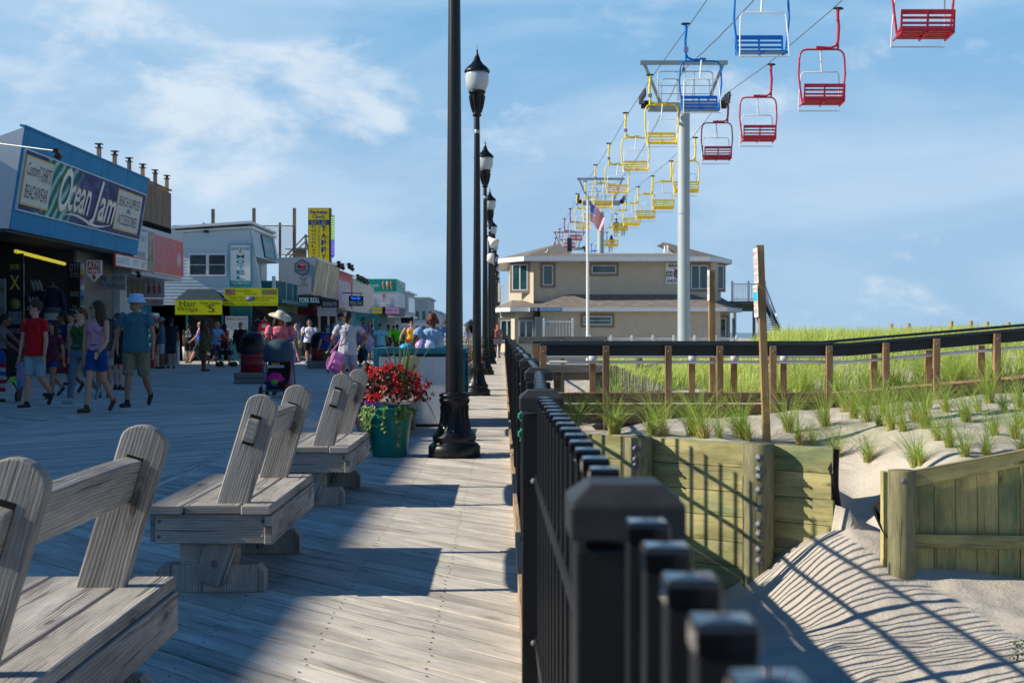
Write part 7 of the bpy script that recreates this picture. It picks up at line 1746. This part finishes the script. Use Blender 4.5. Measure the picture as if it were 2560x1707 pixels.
    if tt:
        mb = MB(); e = 1.10
        hem = -.09 if tt not in ('tank', 'tube') else .03
        ho = .034 if tt not in ('tank', 'tube') else .004
        if tt in ('dress',): hem = -.05
        wz = waist + (.022 if not fem else .008); up = [] if tt == 'tube' else ([(T(.475), .15 * bw, .098 * bw), (T(.515), .098 * bw, .082), (T(.532), .066, .062)] if tt not in ('tank', 'tube') else [(T(.45), .135 * bw, .10 * bw), (T(.485), .105 * bw, .088 * bw)])
        rg = [(T(hem), (hipw + ho) * bw, (.118 + ho) * bw), (T(hem + .06), (hipw + ho * .8) * bw, (.116 + ho) * bw), (T(.17), (wz + ho * .4) * bw * 1.04, (.106 + ho * .3) * bw), (T(.29), (wz + .016) * bw, .118 * bw), (T(.39), .168 * bw, .125 * bw)] + up
        loft(mb, [(c, a * k, b_ * k) for c, a, b_ in rg])
        if fem:
            for s in (-1, 1): mb.ball(T(.36, s * .07 * bw, -.078), (.068 * k * bw,) * 3, 10, 7)
        if tt in ('tee', 'long', 'dress_tee'):
            for s in (1, -1):
                S_, E, Wr, d1, d2 = ar[s]; f_ = .58 if tt != 'long' else 1.0
                mb.tube([S_ - d1 * .035 * k + Vector((-s * .03 * k, 0, 0)), S_ + d1 * .02 * k, S_.lerp(E, f_)], [.05 * k * bw, .057 * k * bw, .062 * k * bw ** .5], 12)
                if tt == 'long': mb.tube([S_.lerp(E, .95), E, Wr], [.056 * k, .055 * k, .04 * k], 10)
        if tt in ('tank', 'tank_dress', 'dress'):
            for s in (1, -1): mb.tube([T(.43, s * .10 * bw, -.085), T(.49, s * .095 * bw, -.05), T(.518, s * .095 * bw, .0), T(.48, s * .095 * bw, .06)], .02 * k, 8)
        remesh(mb, {'dress': 'dress'}.get(tt, 'shirt'), tm, t, vox, 2, .003)
        if tt == 'dress': bot = ('skirt', tcol, .62) if len(top) < 3 else ('skirt', tcol, .62, tm)
    # --- bottom
    bt, bcol = bot[0], bot[1]; bm = bot[3] if len(bot) > 3 else cloth('b%s%d' % (bt, int(bcol[0] * 9999 + bcol[1] * 999 + bcol[2] * 99)), bcol)
    if bt:
        mb = MB(); loft(mb, [(c, a * k, b_ * k) for c, a, b_ in [(T(-.11), .15 * bw, .115 * bw), (T(-.04), (hipw + .016) * bw, .126 * bw), (T(.05), (hipw + .012) * bw, .120 * bw), (T(.10 if not fem else .14), (waist + (.016 if tt not in ('tank', 'tube') else .022)) * bw, (.104 if tt not in ('tank', 'tube') else .116) * bw)]])
        if bt in ('shorts', 'pants', 'capri'):
            for s in (1, -1):
                hip, kp, an, *_ = lg[s]; f_ = bot[2] if len(bot) > 2 else .82
                if bt == 'shorts': mb.tube([hip + Vector((0, 0, .02 * k)), hip.lerp(kp, .3), hip.lerp(kp, f_)] if f_ <= 1 else [hip + Vector((0, 0, .02 * k)), hip.lerp(kp, .5), kp, kp.lerp(an, f_ - 1)], [.092 * k * bw, .098 * k * bw, .088 * k * bw] if f_ <= 1 else [.092 * k * bw, .094 * k * bw, .08 * k * bw, .078 * k * bw], 12)
                else:
                    e_ = .93 if bt == 'pants' else .55
                    mb.tube([hip + Vector((0, 0, .02 * k)), hip.lerp(kp, .35), kp, kp.lerp(an, .3), kp.lerp(an, e_)], [.092 * k * bw, .086 * k * bw, .062 * k * bw ** .5, .062 * k * bw ** .5, .05 * k], 12)
        if bt == 'skirt':
            kz = (lg[1][1] + lg[-1][1]) / 2; az = (lg[1][2] + lg[-1][2]) / 2; f_ = bot[2] if len(bot) > 2 and bot[2] else .9
            bottom = P0.lerp(kz, min(1, f_)) if f_ <= 1 else kz.lerp(az, f_ - 1)
            loft(mb, [(bottom, .22 * k * bw, .17 * k * bw), (bottom.lerp(P0, .5), .20 * k * bw, .15 * k * bw), (T(-.03), (hipw + .016) * k * bw, .126 * k * bw)])
        remesh(mb, {'shorts': 'shorts', 'pants': 'trousers', 'capri': 'trousers', 'skirt': 'skirt'}[bt], bm, t, vox, 2, .003)
    # --- shoes
    if shoe:
        for s in (1, -1):
            hip, kp, an, heel, toe, fd = lg[s]; mb = MB()
            cap(mb, heel + Vector((0, 0, .004)), toe, .040 * k, .034 * k, 10)
            if shoe[0] < .2 and near: cap(mb, an, an + Vector((0, 0, .02)), .042 * k, .042 * k)
            sh_ = remesh(mb, 'shoe', M('shoe_%d' % int(sum(shoe) * 999), shoe, .6, .2, 20), t, .010, 1)
            if sole:
                mb = MB(); dn = Vector((0, 0, -.026 * k)); mb.beam(heel - fd * .03 * k + dn, toe + fd * .025 * k + dn, .075 * k, .018 * k); localp(mb, 'sole', M('sole_pale', sole, .6), t)
    return t, H, T, ar, lg
def addtext(res, txt, u, w_, h_, mat, back=False, x=0):
    """lettering printed on the chest or the back of a shirt"""
    t, H, T, ar, lg = res; c = T(u, x, .135 if back else -.135); M4 = wm(t)
    o_ = M4 @ c; rt = (M4.to_3x3() @ Vector((-1 if back else 1, 0, 0))); 
    fr = frame(o_, rt, (0, 0, 1)); text(txt, fr, -w_ / 2, -h_ / 2, w_ / 2, h_ / 2, mat, t, z=.004, bold=.02)
WALK_A = dict(L=(-14, 38), Rr=(14, 4), AL=(16, 8, 16, 0), AR=(-12, 8, 10, 0))
WALK_B = dict(L=(16, 5), Rr=(-16, 34), AL=(-12, 8, 10, 0), AR=(16, 8, 18, 0))
STAND = dict(L=(2, 3), Rr=(-2, 3))
# nearer walkers on the left
r_ = person('young man in a red tee and pale blue shorts striding at the left', 80, 20.9, 1.73, -12, top=('tee', (.46, .004, .012)), bot=('shorts', (.20, .36, .42), .95), shoe=(.012, .012, .015), sole=(.5, .55, .6), hair=('curly', 'brown'), hy=-48, glasses=True, L=(-4, 46), Rr=(9, 4), AL=(2, 7, 10, .05), AR=(4, 7, 10, .05), bw=.92)
addtext(r_, 'OCEAN COUNTY', .40, .26, .02, M('dark_red_ink', (.2, .0, .005), .7))
r_ = person('young woman in a pink tank top and dark blue shorts with wind blown hair', 222, 19.9, 1.71, -14, fem=True, top=('tank', (.50, .27, .37)), bot=('shorts', (.006, .05, .22), .66), shoe=(.05, .028, .02), hair=('wild', 'brown'), hy=-50, glasses=True, Rr=(12, 3), L=(-10, 30), AR=(-4, 9, 6, .05), AL=(14, 10, 30, .25), bw=.90)
mb = MB(); S_, E, Wr, d1, d2 = r_[3][1]; mb.tube([Wr - d2 * .01, Wr + d2 * .012], .032, 12); localp(mb, 'wristband', M('green_band', (.0, .25, .08), .5), r_[0])
r_ = person('tall man in a teal grey tee, khaki shorts and a pale blue bucket hat', 312, 21.3, 1.84, -6, skin='tan', top=('tee', (.05, .15, .20)), bot=('shorts', (.22, .19, .13), 1.02), shoe=(.012, .012, .014), hair=('short', 'grey'), hat=('bucket', (.35, .55, .85)), hy=-42, glasses=True, beard='grey', Rr=(8, 3), L=(-12, 26), AR=(6, 14, 14, .02), AL=(4, 14, 14, .02), bw=1.14)
r_ = person('dark haired man in a navy printed tee and red shorts behind the red tee', 142, 25.0, 1.64, -30, skin='brown', top=('tee', (.008, .015, .06)), bot=('shorts', (.33, .008, .02), 1.04), shoe=(.02, .02, .02), hair=('short', 'black'), hy=-40, bw=1.15, **WALK_A)
addtext(r_, 'UNLEASHED', .40, .26, .045, M('shirt_ink', (.20, .40, .62), .6)); addtext(r_, '\\12/', .28, .16, .15, M('shirt_ink', (.20, .40, .62), .6))
person('girl in a maroon top and short blue shorts half hidden by the red tee', 121, 24.0, 1.42, -20, skin='tan', fem=True, top=('tee', (.12, .018, .04)), bot=('shorts', (.01, .04, .22), .5), hair=('long', 'black'), **WALK_B)
person('woman in an olive green sleeveless top and jeans behind the pink tank top', 184, 22.3, 1.66, -14, skin='pink', fem=True, top=('tank', (.035, .10, .03)), bot=('pants', (.10, .18, .23)), shoe=(.2, .3, .35), hair=('pony', 'red'), hy=-30, glasses=True, bw=1.08, **WALK_A)
person('boy in a pale tee in the shop shade behind the olive green top', 163, 30, 1.66, -10, skin='tan', top=('tee', (.25, .38, .5)), bot=('shorts', (.03, .03, .04)), hair=('short', 'black'), **STAND)
person('person in a woven straw hat mostly hidden behind the curly haired woman', 238, 24.3, 1.78, 10, skin='tan', top=('tee', (.05, .06, .07)), bot=('shorts', (.25, .28, .3)), hat=('straw', (.22, .17, .09)), hair=('short', 'brown'), **STAND)
person('person in black with pink shoulders between tank top and bucket hat', 272, 27.5, 1.62, 160, skin='pink', fem=True, top=('tank', (.01, .012, .014)), bot=('shorts', (.02, .02, .02)), hair=('pony', 'brown'), **STAND)
person('small toddler in a lilac top and pale blue bottoms by the left stroller', 48, 22.4, .84, 150, skin='brown', top=('tee', (.32, .22, .42)), bot=('shorts', (.10, .28, .45), .9), shoe=(.6, .3, .45), hair=('bun', 'black'), L=(4, 4), Rr=(-4, 6), AR=(100, 15, 5, 0))
person('adult at the very left edge reaching down to the toddler', -22, 22.6, 1.60, 90, skin='brown', top=('tank', (.05, .12, .25)), bot=('shorts', (.05, .08, .15)), hair=('bun', 'black'), lean=25, AL=(45, 10, 10, 0), AR=(40, 10, 15, 0), L=(5, 5), Rr=(-5, 5))
# standing and walking by the shops
person('man in a grey blue tee, sun hat and pale shorts looking at his phone', 371, 43.6, 1.70, -75, skin='brown', top=('tee', (.06, .12, .17)), bot=('shorts', (.30, .38, .42), 1.0), hat=('bucket', (.16, .24, .32)), hair=('short', 'black'), hp=20, AL=(25, 5, 80, 0), AR=(25, 5, 80, 0), **STAND)
person('man in navy tee and navy shorts behind the man looking at his phone', 393, 43.9, 1.72, 200, skin='tan', top=('tee', (.01, .015, .04)), bot=('shorts', (.01, .02, .05), 1.02), hair=('short', 'black'), **STAND)
r_ = person('person in a black 26 sports jersey seen from behind in the doorway', 434, 53.4, 1.55, 176, skin='tan', top=('tee', (.01, .012, .018)), bot=('shorts', (.01, .01, .012), 1.0), hair=('short', 'black'), bw=1.2, **STAND)
addtext(r_, '26', .33, .26, .24, M('jersey_num', (.45, .50, .52), .6), True); addtext(r_, 'BARKLEY', .47, .2, .04, M('jersey_num', (.45, .50, .52), .6), True)
person('bald man in a bright blue tank top striding to the left', 459, 51, 1.72, -80, skin='pink', top=('tank', (.01, .10, .62)), bot=('shorts', (.015, .03, .05), 1.0), shoe=(.06, .06, .06), hair=(None, ''), glasses=True, L=(-28, 32), Rr=(30, 6), AL=(25, 6, 25, 0), AR=(-20, 6, 15, 0))
person('woman with very long brown hair in an olive patterned dress, back turned', 469, 40.8, 1.63, 140, skin='brown', fem=True, top=('dress', (.10, .085, .03), M('dress_pattern', (.12, .10, .04), .8, .7, 22)), hair=('long', 'brown'), shoe=(.08, .03, .03), AL=(30, 8, 60, .2), **STAND)
person('blond woman in a light blue tee and navy capris pushing a walker', 496, 46, 1.60, 55, skin='fair', fem=True, top=('tee', (.16, .34, .60)), bot=('capri', (.02, .03, .12)), shoe=(.6, .6, .6), hair=('bob', 'blond'), lean=8, bw=1.08, AL=(38, 6, 28, 0), AR=(38, 6, 28, 0), L=(14, 6), Rr=(-12, 20))
person('woman in a red top and dark shorts beside the blond woman', 516, 48, 1.55, 150, skin='tan', fem=True, top=('tank', (.62, .02, .015)), bot=('shorts', (.012, .012, .015), .5), hair=('long', 'black'), **WALK_A)
person('person in a loose black long sleeved tee seen from behind, left of the litter barrel', 553, 47.5, 1.60, 172, skin='pink', top=('long', (.008, .009, .011)), bot=('shorts', (.01, .01, .012), .9), shoe=(.6, .6, .6), hair=('bun', 'sand'), bw=1.15, **WALK_B)
person('woman in a white sun hat and coral pink outfit pushing the dark stroller', 643, 25.3, 1.60, 12, skin='tan', fem=True, top=('tee', (.62, .12, .17), stripes('coral_knit', (.62, .10, .15), (.72, .24, .27), 260)), bot=('skirt', (.62, .10, .15), 1.75), hair=('long', 'black'), hat=('straw', (.62, .58, .44)), hp=18, hy=30, lean=6, bw=1.25, AL=(28, 10, 50, .15), AR=(28, 10, 50, .15), **STAND)
person('person in a violet blue cover-up half hidden behind the coral pink woman', 662, 27.0, 1.50, 160, skin='tan', fem=True, top=('dress', (.22, .24, .62)), hair=('long', 'black'), **STAND)
person('woman in a white shirt and black shorts looking down at her phone', 711, 50.5, 1.68, 0, skin='pink', fem=True, top=('tee', (.62, .66, .78)), bot=('shorts', (.008, .009, .012), .95), shoe=(.02, .02, .02), hair=('bob', 'sand'), glasses=True, hp=12, bw=1.3, AL=(20, 12, 95, .45), AR=(20, 12, 95, .45), **STAND)
person('woman in a blue and white patterned sleeveless outfit turned to the left', 680, 51.5, 1.55, -95, skin='pink', fem=True, top=('dress', (.4, .4, .5), M('blue_white_print', (.38, .42, .58), .8, .7, 26)), hair=('short', 'grey'), bw=1.15, L=(-6, 10), Rr=(8, 4))
person('man in a blue cap and pale blue tee beyond the patterned outfit', 686, 58, 1.64, 30, top=('tee', (.15, .32, .62)), bot=('shorts', (.1, .1, .12)), hat=('cap', (.10, .28, .62)), **STAND)
r_ = person('boy in a blue tee with an orange print and khaki shorts, blue cap', 752, 39.5, 1.44, -8, skin='fair', top=('tee', (.01, .04, .26)), bot=('shorts', (.14, .12, .07), .98), shoe=(.02, .03, .05), hat=('cap', (.02, .08, .35)), hair=('short', 'brown'), bw=1.05, **WALK_B)
addtext(r_, 'G', .33, .14, .16, M('orange_ink', (.75, .10, .03), .6))
person('man in a dark cap and a pale blue patterned shirt behind the striped tee', 783, 40.5, 1.80, 55, skin='fair', top=('tee', (.3, .4, .6), M('tie_shirt', (.30, .38, .56), .8, .6, 10)), bot=('shorts', (.04, .05, .08)), hat=('cap', (.01, .02, .05)), hair=('short', 'brown'), AL=(50, 10, 40, .1), AR=(40, 10, 80, .1), bw=1.15, **STAND)
r_ = person('woman in a white and navy striped tee with one hand on her hip, back turned', 799, 25.2, 1.62, 192, skin='tan', fem=True, top=('tee', (.5, .5, .5), stripes('navy_stripe', (.62, .62, .64), (.10, .12, .25), 300)), bot=('shorts', (.24, .29, .40), .72), hair=('bun', 'black'), shoe=(.3, .3, .3), hy=-20, bw=1.12, AL=(30, 20, 10, 0), AR=(-18, 42, 60, .95), **STAND)
t_, H, T, ar, lg = r_; mb = MB(); mb.tube([T(.52, -.10, 0), T(.42, 0, .14), T(.2, .13, .13), T(.0, .19, .03)], .009, 5); localp(mb, 'bag_strap', M('strap_black', (.01, .01, .012), .7), t_)
person('bearded man in a purple checked shirt and blue jeans, carrying a white bag', 834, 46.5, 1.76, 8, skin='tan', top=('tee', (.2, .1, .2), stripes('plaid', (.24, .02, .12), (.10, .06, .25), 90, 2, True)), bot=('pants', (.02, .10, .18)), shoe=(.04, .04, .05), hair=('short', 'black'), beard='black', glasses=True, bw=1.2, **WALK_A)
r_ = person('woman in a pale turquoise tee and teal jeans walking towards us in white sneakers', 873, 46.5, 1.56, 8, skin='tan', fem=True, top=('tee', (.26, .58, .68)), bot=('pants', (.06, .28, .36)), shoe=(.75, .75, .75), hair=('pony', 'black'), glasses=True, bw=1.15, L=(-14, 30), Rr=(14, 4), AL=(-8, 16, 30, 0), AR=(14, 10, 35, .15))
addtext(r_, 'PINK', .34, .2, .07, M('coral_ink', (.8, .15, .22), .6))
person('person with a black backpack walking away behind the checked shirt', 853, 52, 1.58, 180, skin='tan', top=('tee', (.012, .013, .016)), bot=('pants', (.05, .06, .08)), hair=('short', 'black'), **WALK_B)
person('man in a lime green tee bending over the farthest barrel', 916, 60, 1.62, -10, skin='brown', top=('tee', (.08, .80, .02)), bot=('pants', (.10, .09, .06)), hair=('short', 'black'), lean=24, hp=25, bw=1.2, **STAND)
person('worker in a lime safety vest in the shade of the ice cream stand', 893, 72, 1.62, 60, skin='brown', top=('tank', (.20, .80, .02)), bot=('pants', (.03, .03, .05)), hair=('short', 'black'), bw=1.1, **STAND)
person('person in a white cap and pale top beyond the lime green tee', 925, 74, 1.50, -20, top=('tee', (.35, .40, .5)), bot=('shorts', (.2, .2, .25)), hat=('cap', (.6, .62, .68)), **STAND)
person('woman in a bright yellow strapless top and red patterned trousers', 945, 51, 1.66, 5, skin='pink', fem=True, top=('tube', (.85, .42, .0)), bot=('pants', (.35, .06, .03), None, M('red_pattern', (.32, .07, .04), .8, .8, 14)), hair=('bun', 'red'), glasses=True, bw=1.35, AR=(10, 34, 12, .1), AL=(5, 24, 10, .1), **STAND)
person('woman in a light blue V-neck tee bending over the teal rimmed table', 996, 20.6, 1.60, 0, skin='brown', fem=True, top=('tee', (.20, .38, .62), stripes('light_stripe', (.20, .38, .62), (.30, .46, .68), 160)), bot=('shorts', (.1, .1, .14)), hair=('bob', 'red'), glasses=True, lean=30, hp=42, bw=1.3, AL=(62, 14, 10, .1), AR=(55, 16, 20, .1), **STAND)
person('small child with dark hair in purple, sitting low behind the bench beside the flowers', 851, 14.6, .95, -120, skin='tan', fem=True, top=('tee', (.22, .07, .42)), bot=('shorts', (.1, .05, .2)), hair=('long', 'black'), L=(50, 70), Rr=(45, 65), lean=10, vox=.009)
person('distant woman in blue and white between the first two lamp posts', 1073, 88, 1.58, 170, fem=True, top=('tank', (.12, .22, .55)), bot=('shorts', (.3, .3, .35)), hair=('long', 'red'), **STAND)
for i, (px, Y, h, c_, lb) in enumerate(((1012, 96, 1.7, (.04, .05, .08), 'tiny distant person in dark clothes just left of the nearest lamp post'), (965, 90, 1.6, (.12, .08, .1), 'tiny distant person in plum behind the yellow top'), (960, 110, 1.7, (.3, .35, .4), 'tiny distant person in pale grey near the gabled house'), (904, 84, 1.65, (.02, .03, .05), 'distant person in dark clothes under the pink banner'), (1143, 62, 1.62, (.5, .18, .16), 'distant person in coral by the bicycle'), (722, 58, 1.6, (.02, .02, .03), 'person in black in the shade behind the white shirt'), (765, 60, 1.68, (.03, .1, .3), 'person in blue under the white banner'), (672, 60, 1.6, (.03, .04, .05), 'dark figure in the shade left of the patterned outfit'))):
    person(lb, px, Y, h, 160 if i % 2 else 10, skin=('tan', 'fair', 'brown')[i % 3], top=('tee', c_), bot=('shorts', (.05, .06, .1)), hair=('short', 'black'), **(WALK_A if i % 2 else STAND))
# riders on the chairs (seat height below the grip is 2.42 m)
def rider(label, Y, dx, col, hc, T_, h=1.6, hairt='short'):
    z = zi(T_, Y) - 2.58; X = XR + PP['R'] + dx
    person(label, 0, Y + .12, h, 180, skin='tan', top=('tee', col), bot=('shorts', (.03, .04, .07), .9), hair=(hairt, hc), shoe=(.05, .05, .05), L=(82, 78), Rr=(80, 84), AL=(30, 12, 30, 0), AR=(30, 12, 30, 0), sit=.12, z0=z, X=X, group='riders on the chairlift')
rider('rider in a grey tee on the left of the double occupied yellow chair', 97.2, -.27, (.14, .16, .22), 'black', RZ); rider('rider in dark clothes on the right of the double occupied yellow chair', 97.2, .28, (.05, .06, .09), 'black', RZ, 1.5)
rider('long haired rider in a lilac top alone on a yellow chair', 105.5, .05, (.42, .28, .5), 'black', RZ, 1.62, 'long')
# ------------------------------------------------------------------ strollers, walker, backpack, bags
def wheel(mb, c, r, w_): mb.lathe([(0, -w_ / 2), (r * .6, -w_ / 2), (r, -w_ * .4), (r, w_ * .4), (r * .6, w_ / 2), (0, w_ / 2)], c, 18, Matrix.Rotation(R(90), 4, 'Y'))
Yq = 24.2; xq = WX(637, Yq); t = thing('stroller', 'dark blue grey stroller facing us with a folded back canopy and a colourful blanket', 'stroller', (xq, Yq, 0), 'strollers')
fr_m = M('stroller_frame', (.12, .15, .18), .35, .1, 9, metal=.3); cn_m = M('canopy_slate', (.035, .07, .095), .8, .2, 9, bmp=.3)
for s in (-1, 1):
    mb = MB(); mb.tube([(xq + s * .24, Yq + .5, 1.02), (xq + s * .25, Yq + .2, .72), (xq + s * .26, Yq - .1, .45), (xq + s * .25, Yq - .28, .14), (xq + s * .12, Yq - .36, .15), (xq, Yq - .37, .15)], .014, 8); mb.tube([(xq + s * .25, Yq + .25, .75), (xq + s * .27, Yq + .42, .16)], .014, 8); mb.build('frame_tube', fr_m, t)
    for y in (-.25, .42):
        mb = MB(); wheel(mb, (xq + s * .26, Yq + y, .11), .11, .05); mb.build('wheel', black_p, t)
mb = MB(); mb.tube([(xq - .24, Yq + .5, 1.0), (xq - .2, Yq + .55, 1.06), (xq + .2, Yq + .55, 1.06), (xq + .24, Yq + .5, 1.0)], .02, 8); mb.build('handle', black_p, t)
mb = MB(); N_, Mm = 16, 10; V = []
for i in range(Mm + 1):
    a = R(-15 + 125 * i / Mm)
    for j in range(N_ + 1):
        b_ = math.pi * j / N_; rr_ = 1 + .03 * (i % 3 == 0)
        V.append((xq + .27 * math.cos(b_), Yq + .15 - .36 * math.cos(a) * math.sin(b_) * rr_, .74 + .33 * math.sin(a) * math.sin(b_) ** .6 * rr_))
mb.add(V, [[i * (N_ + 1) + j, i * (N_ + 1) + j + 1, (i + 1) * (N_ + 1) + j + 1, (i + 1) * (N_ + 1) + j] for i in range(Mm) for j in range(N_)], None, True)
cnp = mb.build('canopy', cn_m, t); md = cnp.modifiers.new('s', 'SOLIDIFY'); md.thickness = .015
mb = MB(); mb.box((xq, Yq - .18, .645), (.14, .02, .075)); mb.build('orange_tag', M('tag_orange', (.72, .22, .01), .5), t)
mb = MB(); mb.box((xq, Yq - .17, .585), (.30, .03, .05)); mb.build('clear_band', M('band_pale', (.30, .40, .46), .4), t)
mb = MB(); mb.box((xq, Yq + .15, .45), (.42, .03, .45), Euler((R(-20), 0, 0))); mb.box((xq, Yq - .02, .28), (.42, .36, .05)); mb.ball((xq, Yq + .05, .17), (.22, .28, .07), 12, 6); mb.build('seat', M('seat_black', (.012, .014, .018), .8), t)
mb = MB(); mb.ball((xq - .02, Yq - .12, .34), (.15, .08, .13), 18, 12)
for i in range(len(mb.v)): v = Vector(mb.v[i]); d = noise.noise(v * 14) * .06; mb.v[i] = (v.x + d, v.y, v.z + d * .7)
bl = mb.build('blanket', M('blanket_pink', (.65, .01, .22), .7, .3, 6), t); mb = MB(); mb.ball((xq - .02, Yq - .16, .30), (.08, .07, .07), 10, 6); mb.build('green_patch', M('patch_green', (.12, .38, .05), .7), bl); mb = MB(); mb.ball((xq - .06, Yq - .12, .28), (.11, .085, .08), 10, 6); mb.build('blue_patch', M('patch_blue', (.05, .06, .5), .7), bl)
Yq = 22.9; xq = WX(22, Yq); t = thing('stroller', 'stroller at the left edge draped with a red, white and blue beach towel', 'stroller', (xq, Yq, 0), 'strollers')
mb = MB(); mb.tube([(xq - .5, Yq, 1.0), (xq - .1, Yq, .6), (xq + .18, Yq, .14)], .014, 8); mb.tube([(xq + .2, Yq, .75), (xq - .2, Yq, .14)], .014, 8); mb.build('frame_tube', black_p, t)
for dx_ in (.18, -.25): mb = MB(); wheel(mb, (xq + dx_, Yq - .1, .10), .10, .04); mb.build('wheel', black_p, t)
tw = [M('towel_' + c, v, .85) for c, v in (('b', (.03, .09, .38)), ('r', (.38, .02, .03)), ('w', (.40, .45, .48)))]
for i in range(9): mb = MB(); block(mb, xq - .42, xq - .02, Yq - .16, Yq - .12, .18 + i * .07, .25 + i * .07); mb.build('towel_stripe', tw[(1, 2, 1, 2, 0, 2, 1, 0, 0)[i]], t)
mb = MB(); mb.ball((xq - .22, Yq - .14, .83), (.20, .03, .1), 12, 8); mb.build('towel_top', tw[0], t)
mb = MB(); mb.box((xq + .08, Yq, .38), (.12, .1, .08)); mb.build('lime_toy', M('lime', (.15, .75, .05), .5), t)
# rollator
Yq = 45.6; xq = WX(523, Yq); t = thing('walker', 'black wheeled walker pushed by the blond woman', 'walker', (xq, Yq, 0))
for y in (-.22, .22): mb = MB(); mb.tube([(xq - .35, Yq + y, .92), (xq - .1, Yq + y, .85), (xq + .18, Yq + y, .1)], .016, 6); mb.tube([(xq + .05, Yq + y, .5), (xq - .28, Yq + y, .1)], .016, 6); mb.build('frame_tube', black_p, t)
for dx_ in (.2, -.28):
    for y in (-.25, .25): mb = MB(); mb.lathe([(0, -.02), (.09, -.02), (.09, .02), (0, .02)], (xq + dx_, Yq + y, .095), 14, Matrix.Rotation(R(90), 4, 'X')); mb.build('wheel', black_p, t)
mb = MB(); mb.box((xq - .02, Yq, .5), (.38, .4, .16)); mb.build('seat_bag', M('seat_black', (.012, .014, .018), .8), t)
# pink backpack dangling from her hand
q = W(772, 832, 24.9); t = thing('backpack', 'pink and lilac backpack dangling from the hand of the woman in stripes', 'backpack', q)
mb = MB(); mb.box(q, (.27, .15, .40), Matrix.Rotation(R(22), 4, 'Y')); mb.build('pack_body', M('pack_lilac', (.48, .20, .48), .5, .15, 9), t, bevel=.06)
mb = MB(); mb.box(q + Vector((.03, -.08, -.06)), (.19, .07, .19), Matrix.Rotation(R(22), 4, 'Y')); mb.build('front_pocket', M('pack_pink', (.62, .14, .40), .5), t, bevel=.03)
mb = MB(); mb.tube([q + Vector((-.1, 0, .18)), q + Vector((.0, 0, .30)), q + Vector((.08, 0, .42))], .014, 6); mb.tube([q + Vector((.13, 0, -.12)), q + Vector((.12, -.02, -.28)), q + Vector((.05, 0, -.33))], .012, 6); mb.tube([q + Vector((-.13, -.03, .1)), q + Vector((-.18, -.05, -.05)), q + Vector((-.08, -.05, -.18))], .012, 6); mb.build('strap', M('pack_pink', (.62, .14, .40), .5), t)
q = W(850, 790, 46.3); mb = MB(); mb.ball(q + Vector((0, 0, .0)), (.17, .1, .32), 14, 10); mb.tube([q + Vector((-.04, 0, .3)), q + Vector((-.05, 0, .42))], .02, 5)
for i in range(len(mb.v)): v = Vector(mb.v[i]); d = noise.noise(v * 9) * .05; mb.v[i] = (v.x + d, v.y, v.z)
mb.build('shopping_bag', M('bag_white_pink', (.58, .46, .62), .4, .3, 6), label='big white and pink shopping bag beside the man in the checked shirt', cat='bag')
q = W(829, 815, 45.5); mb = MB(); mb.ball(q, (.14, .1, .30), 12, 8); mb.build('shoulder_bag', M('strap_black', (.01, .01, .012), .7), label='black bag hanging low in front of the checked shirt man', cat='bag')
q = W(689, 790, 50.3); mb = MB(); mb.ball(q, (.11, .06, .13), 12, 8); mb.tube([q + Vector((0, 0, .1)), q + Vector((.18, 0, .62))], .012, 5); mb.build('handbag', M('handbag_olive', (.30, .30, .14), .6), label='olive handbag at the side of the woman in the white shirt', cat='bag')
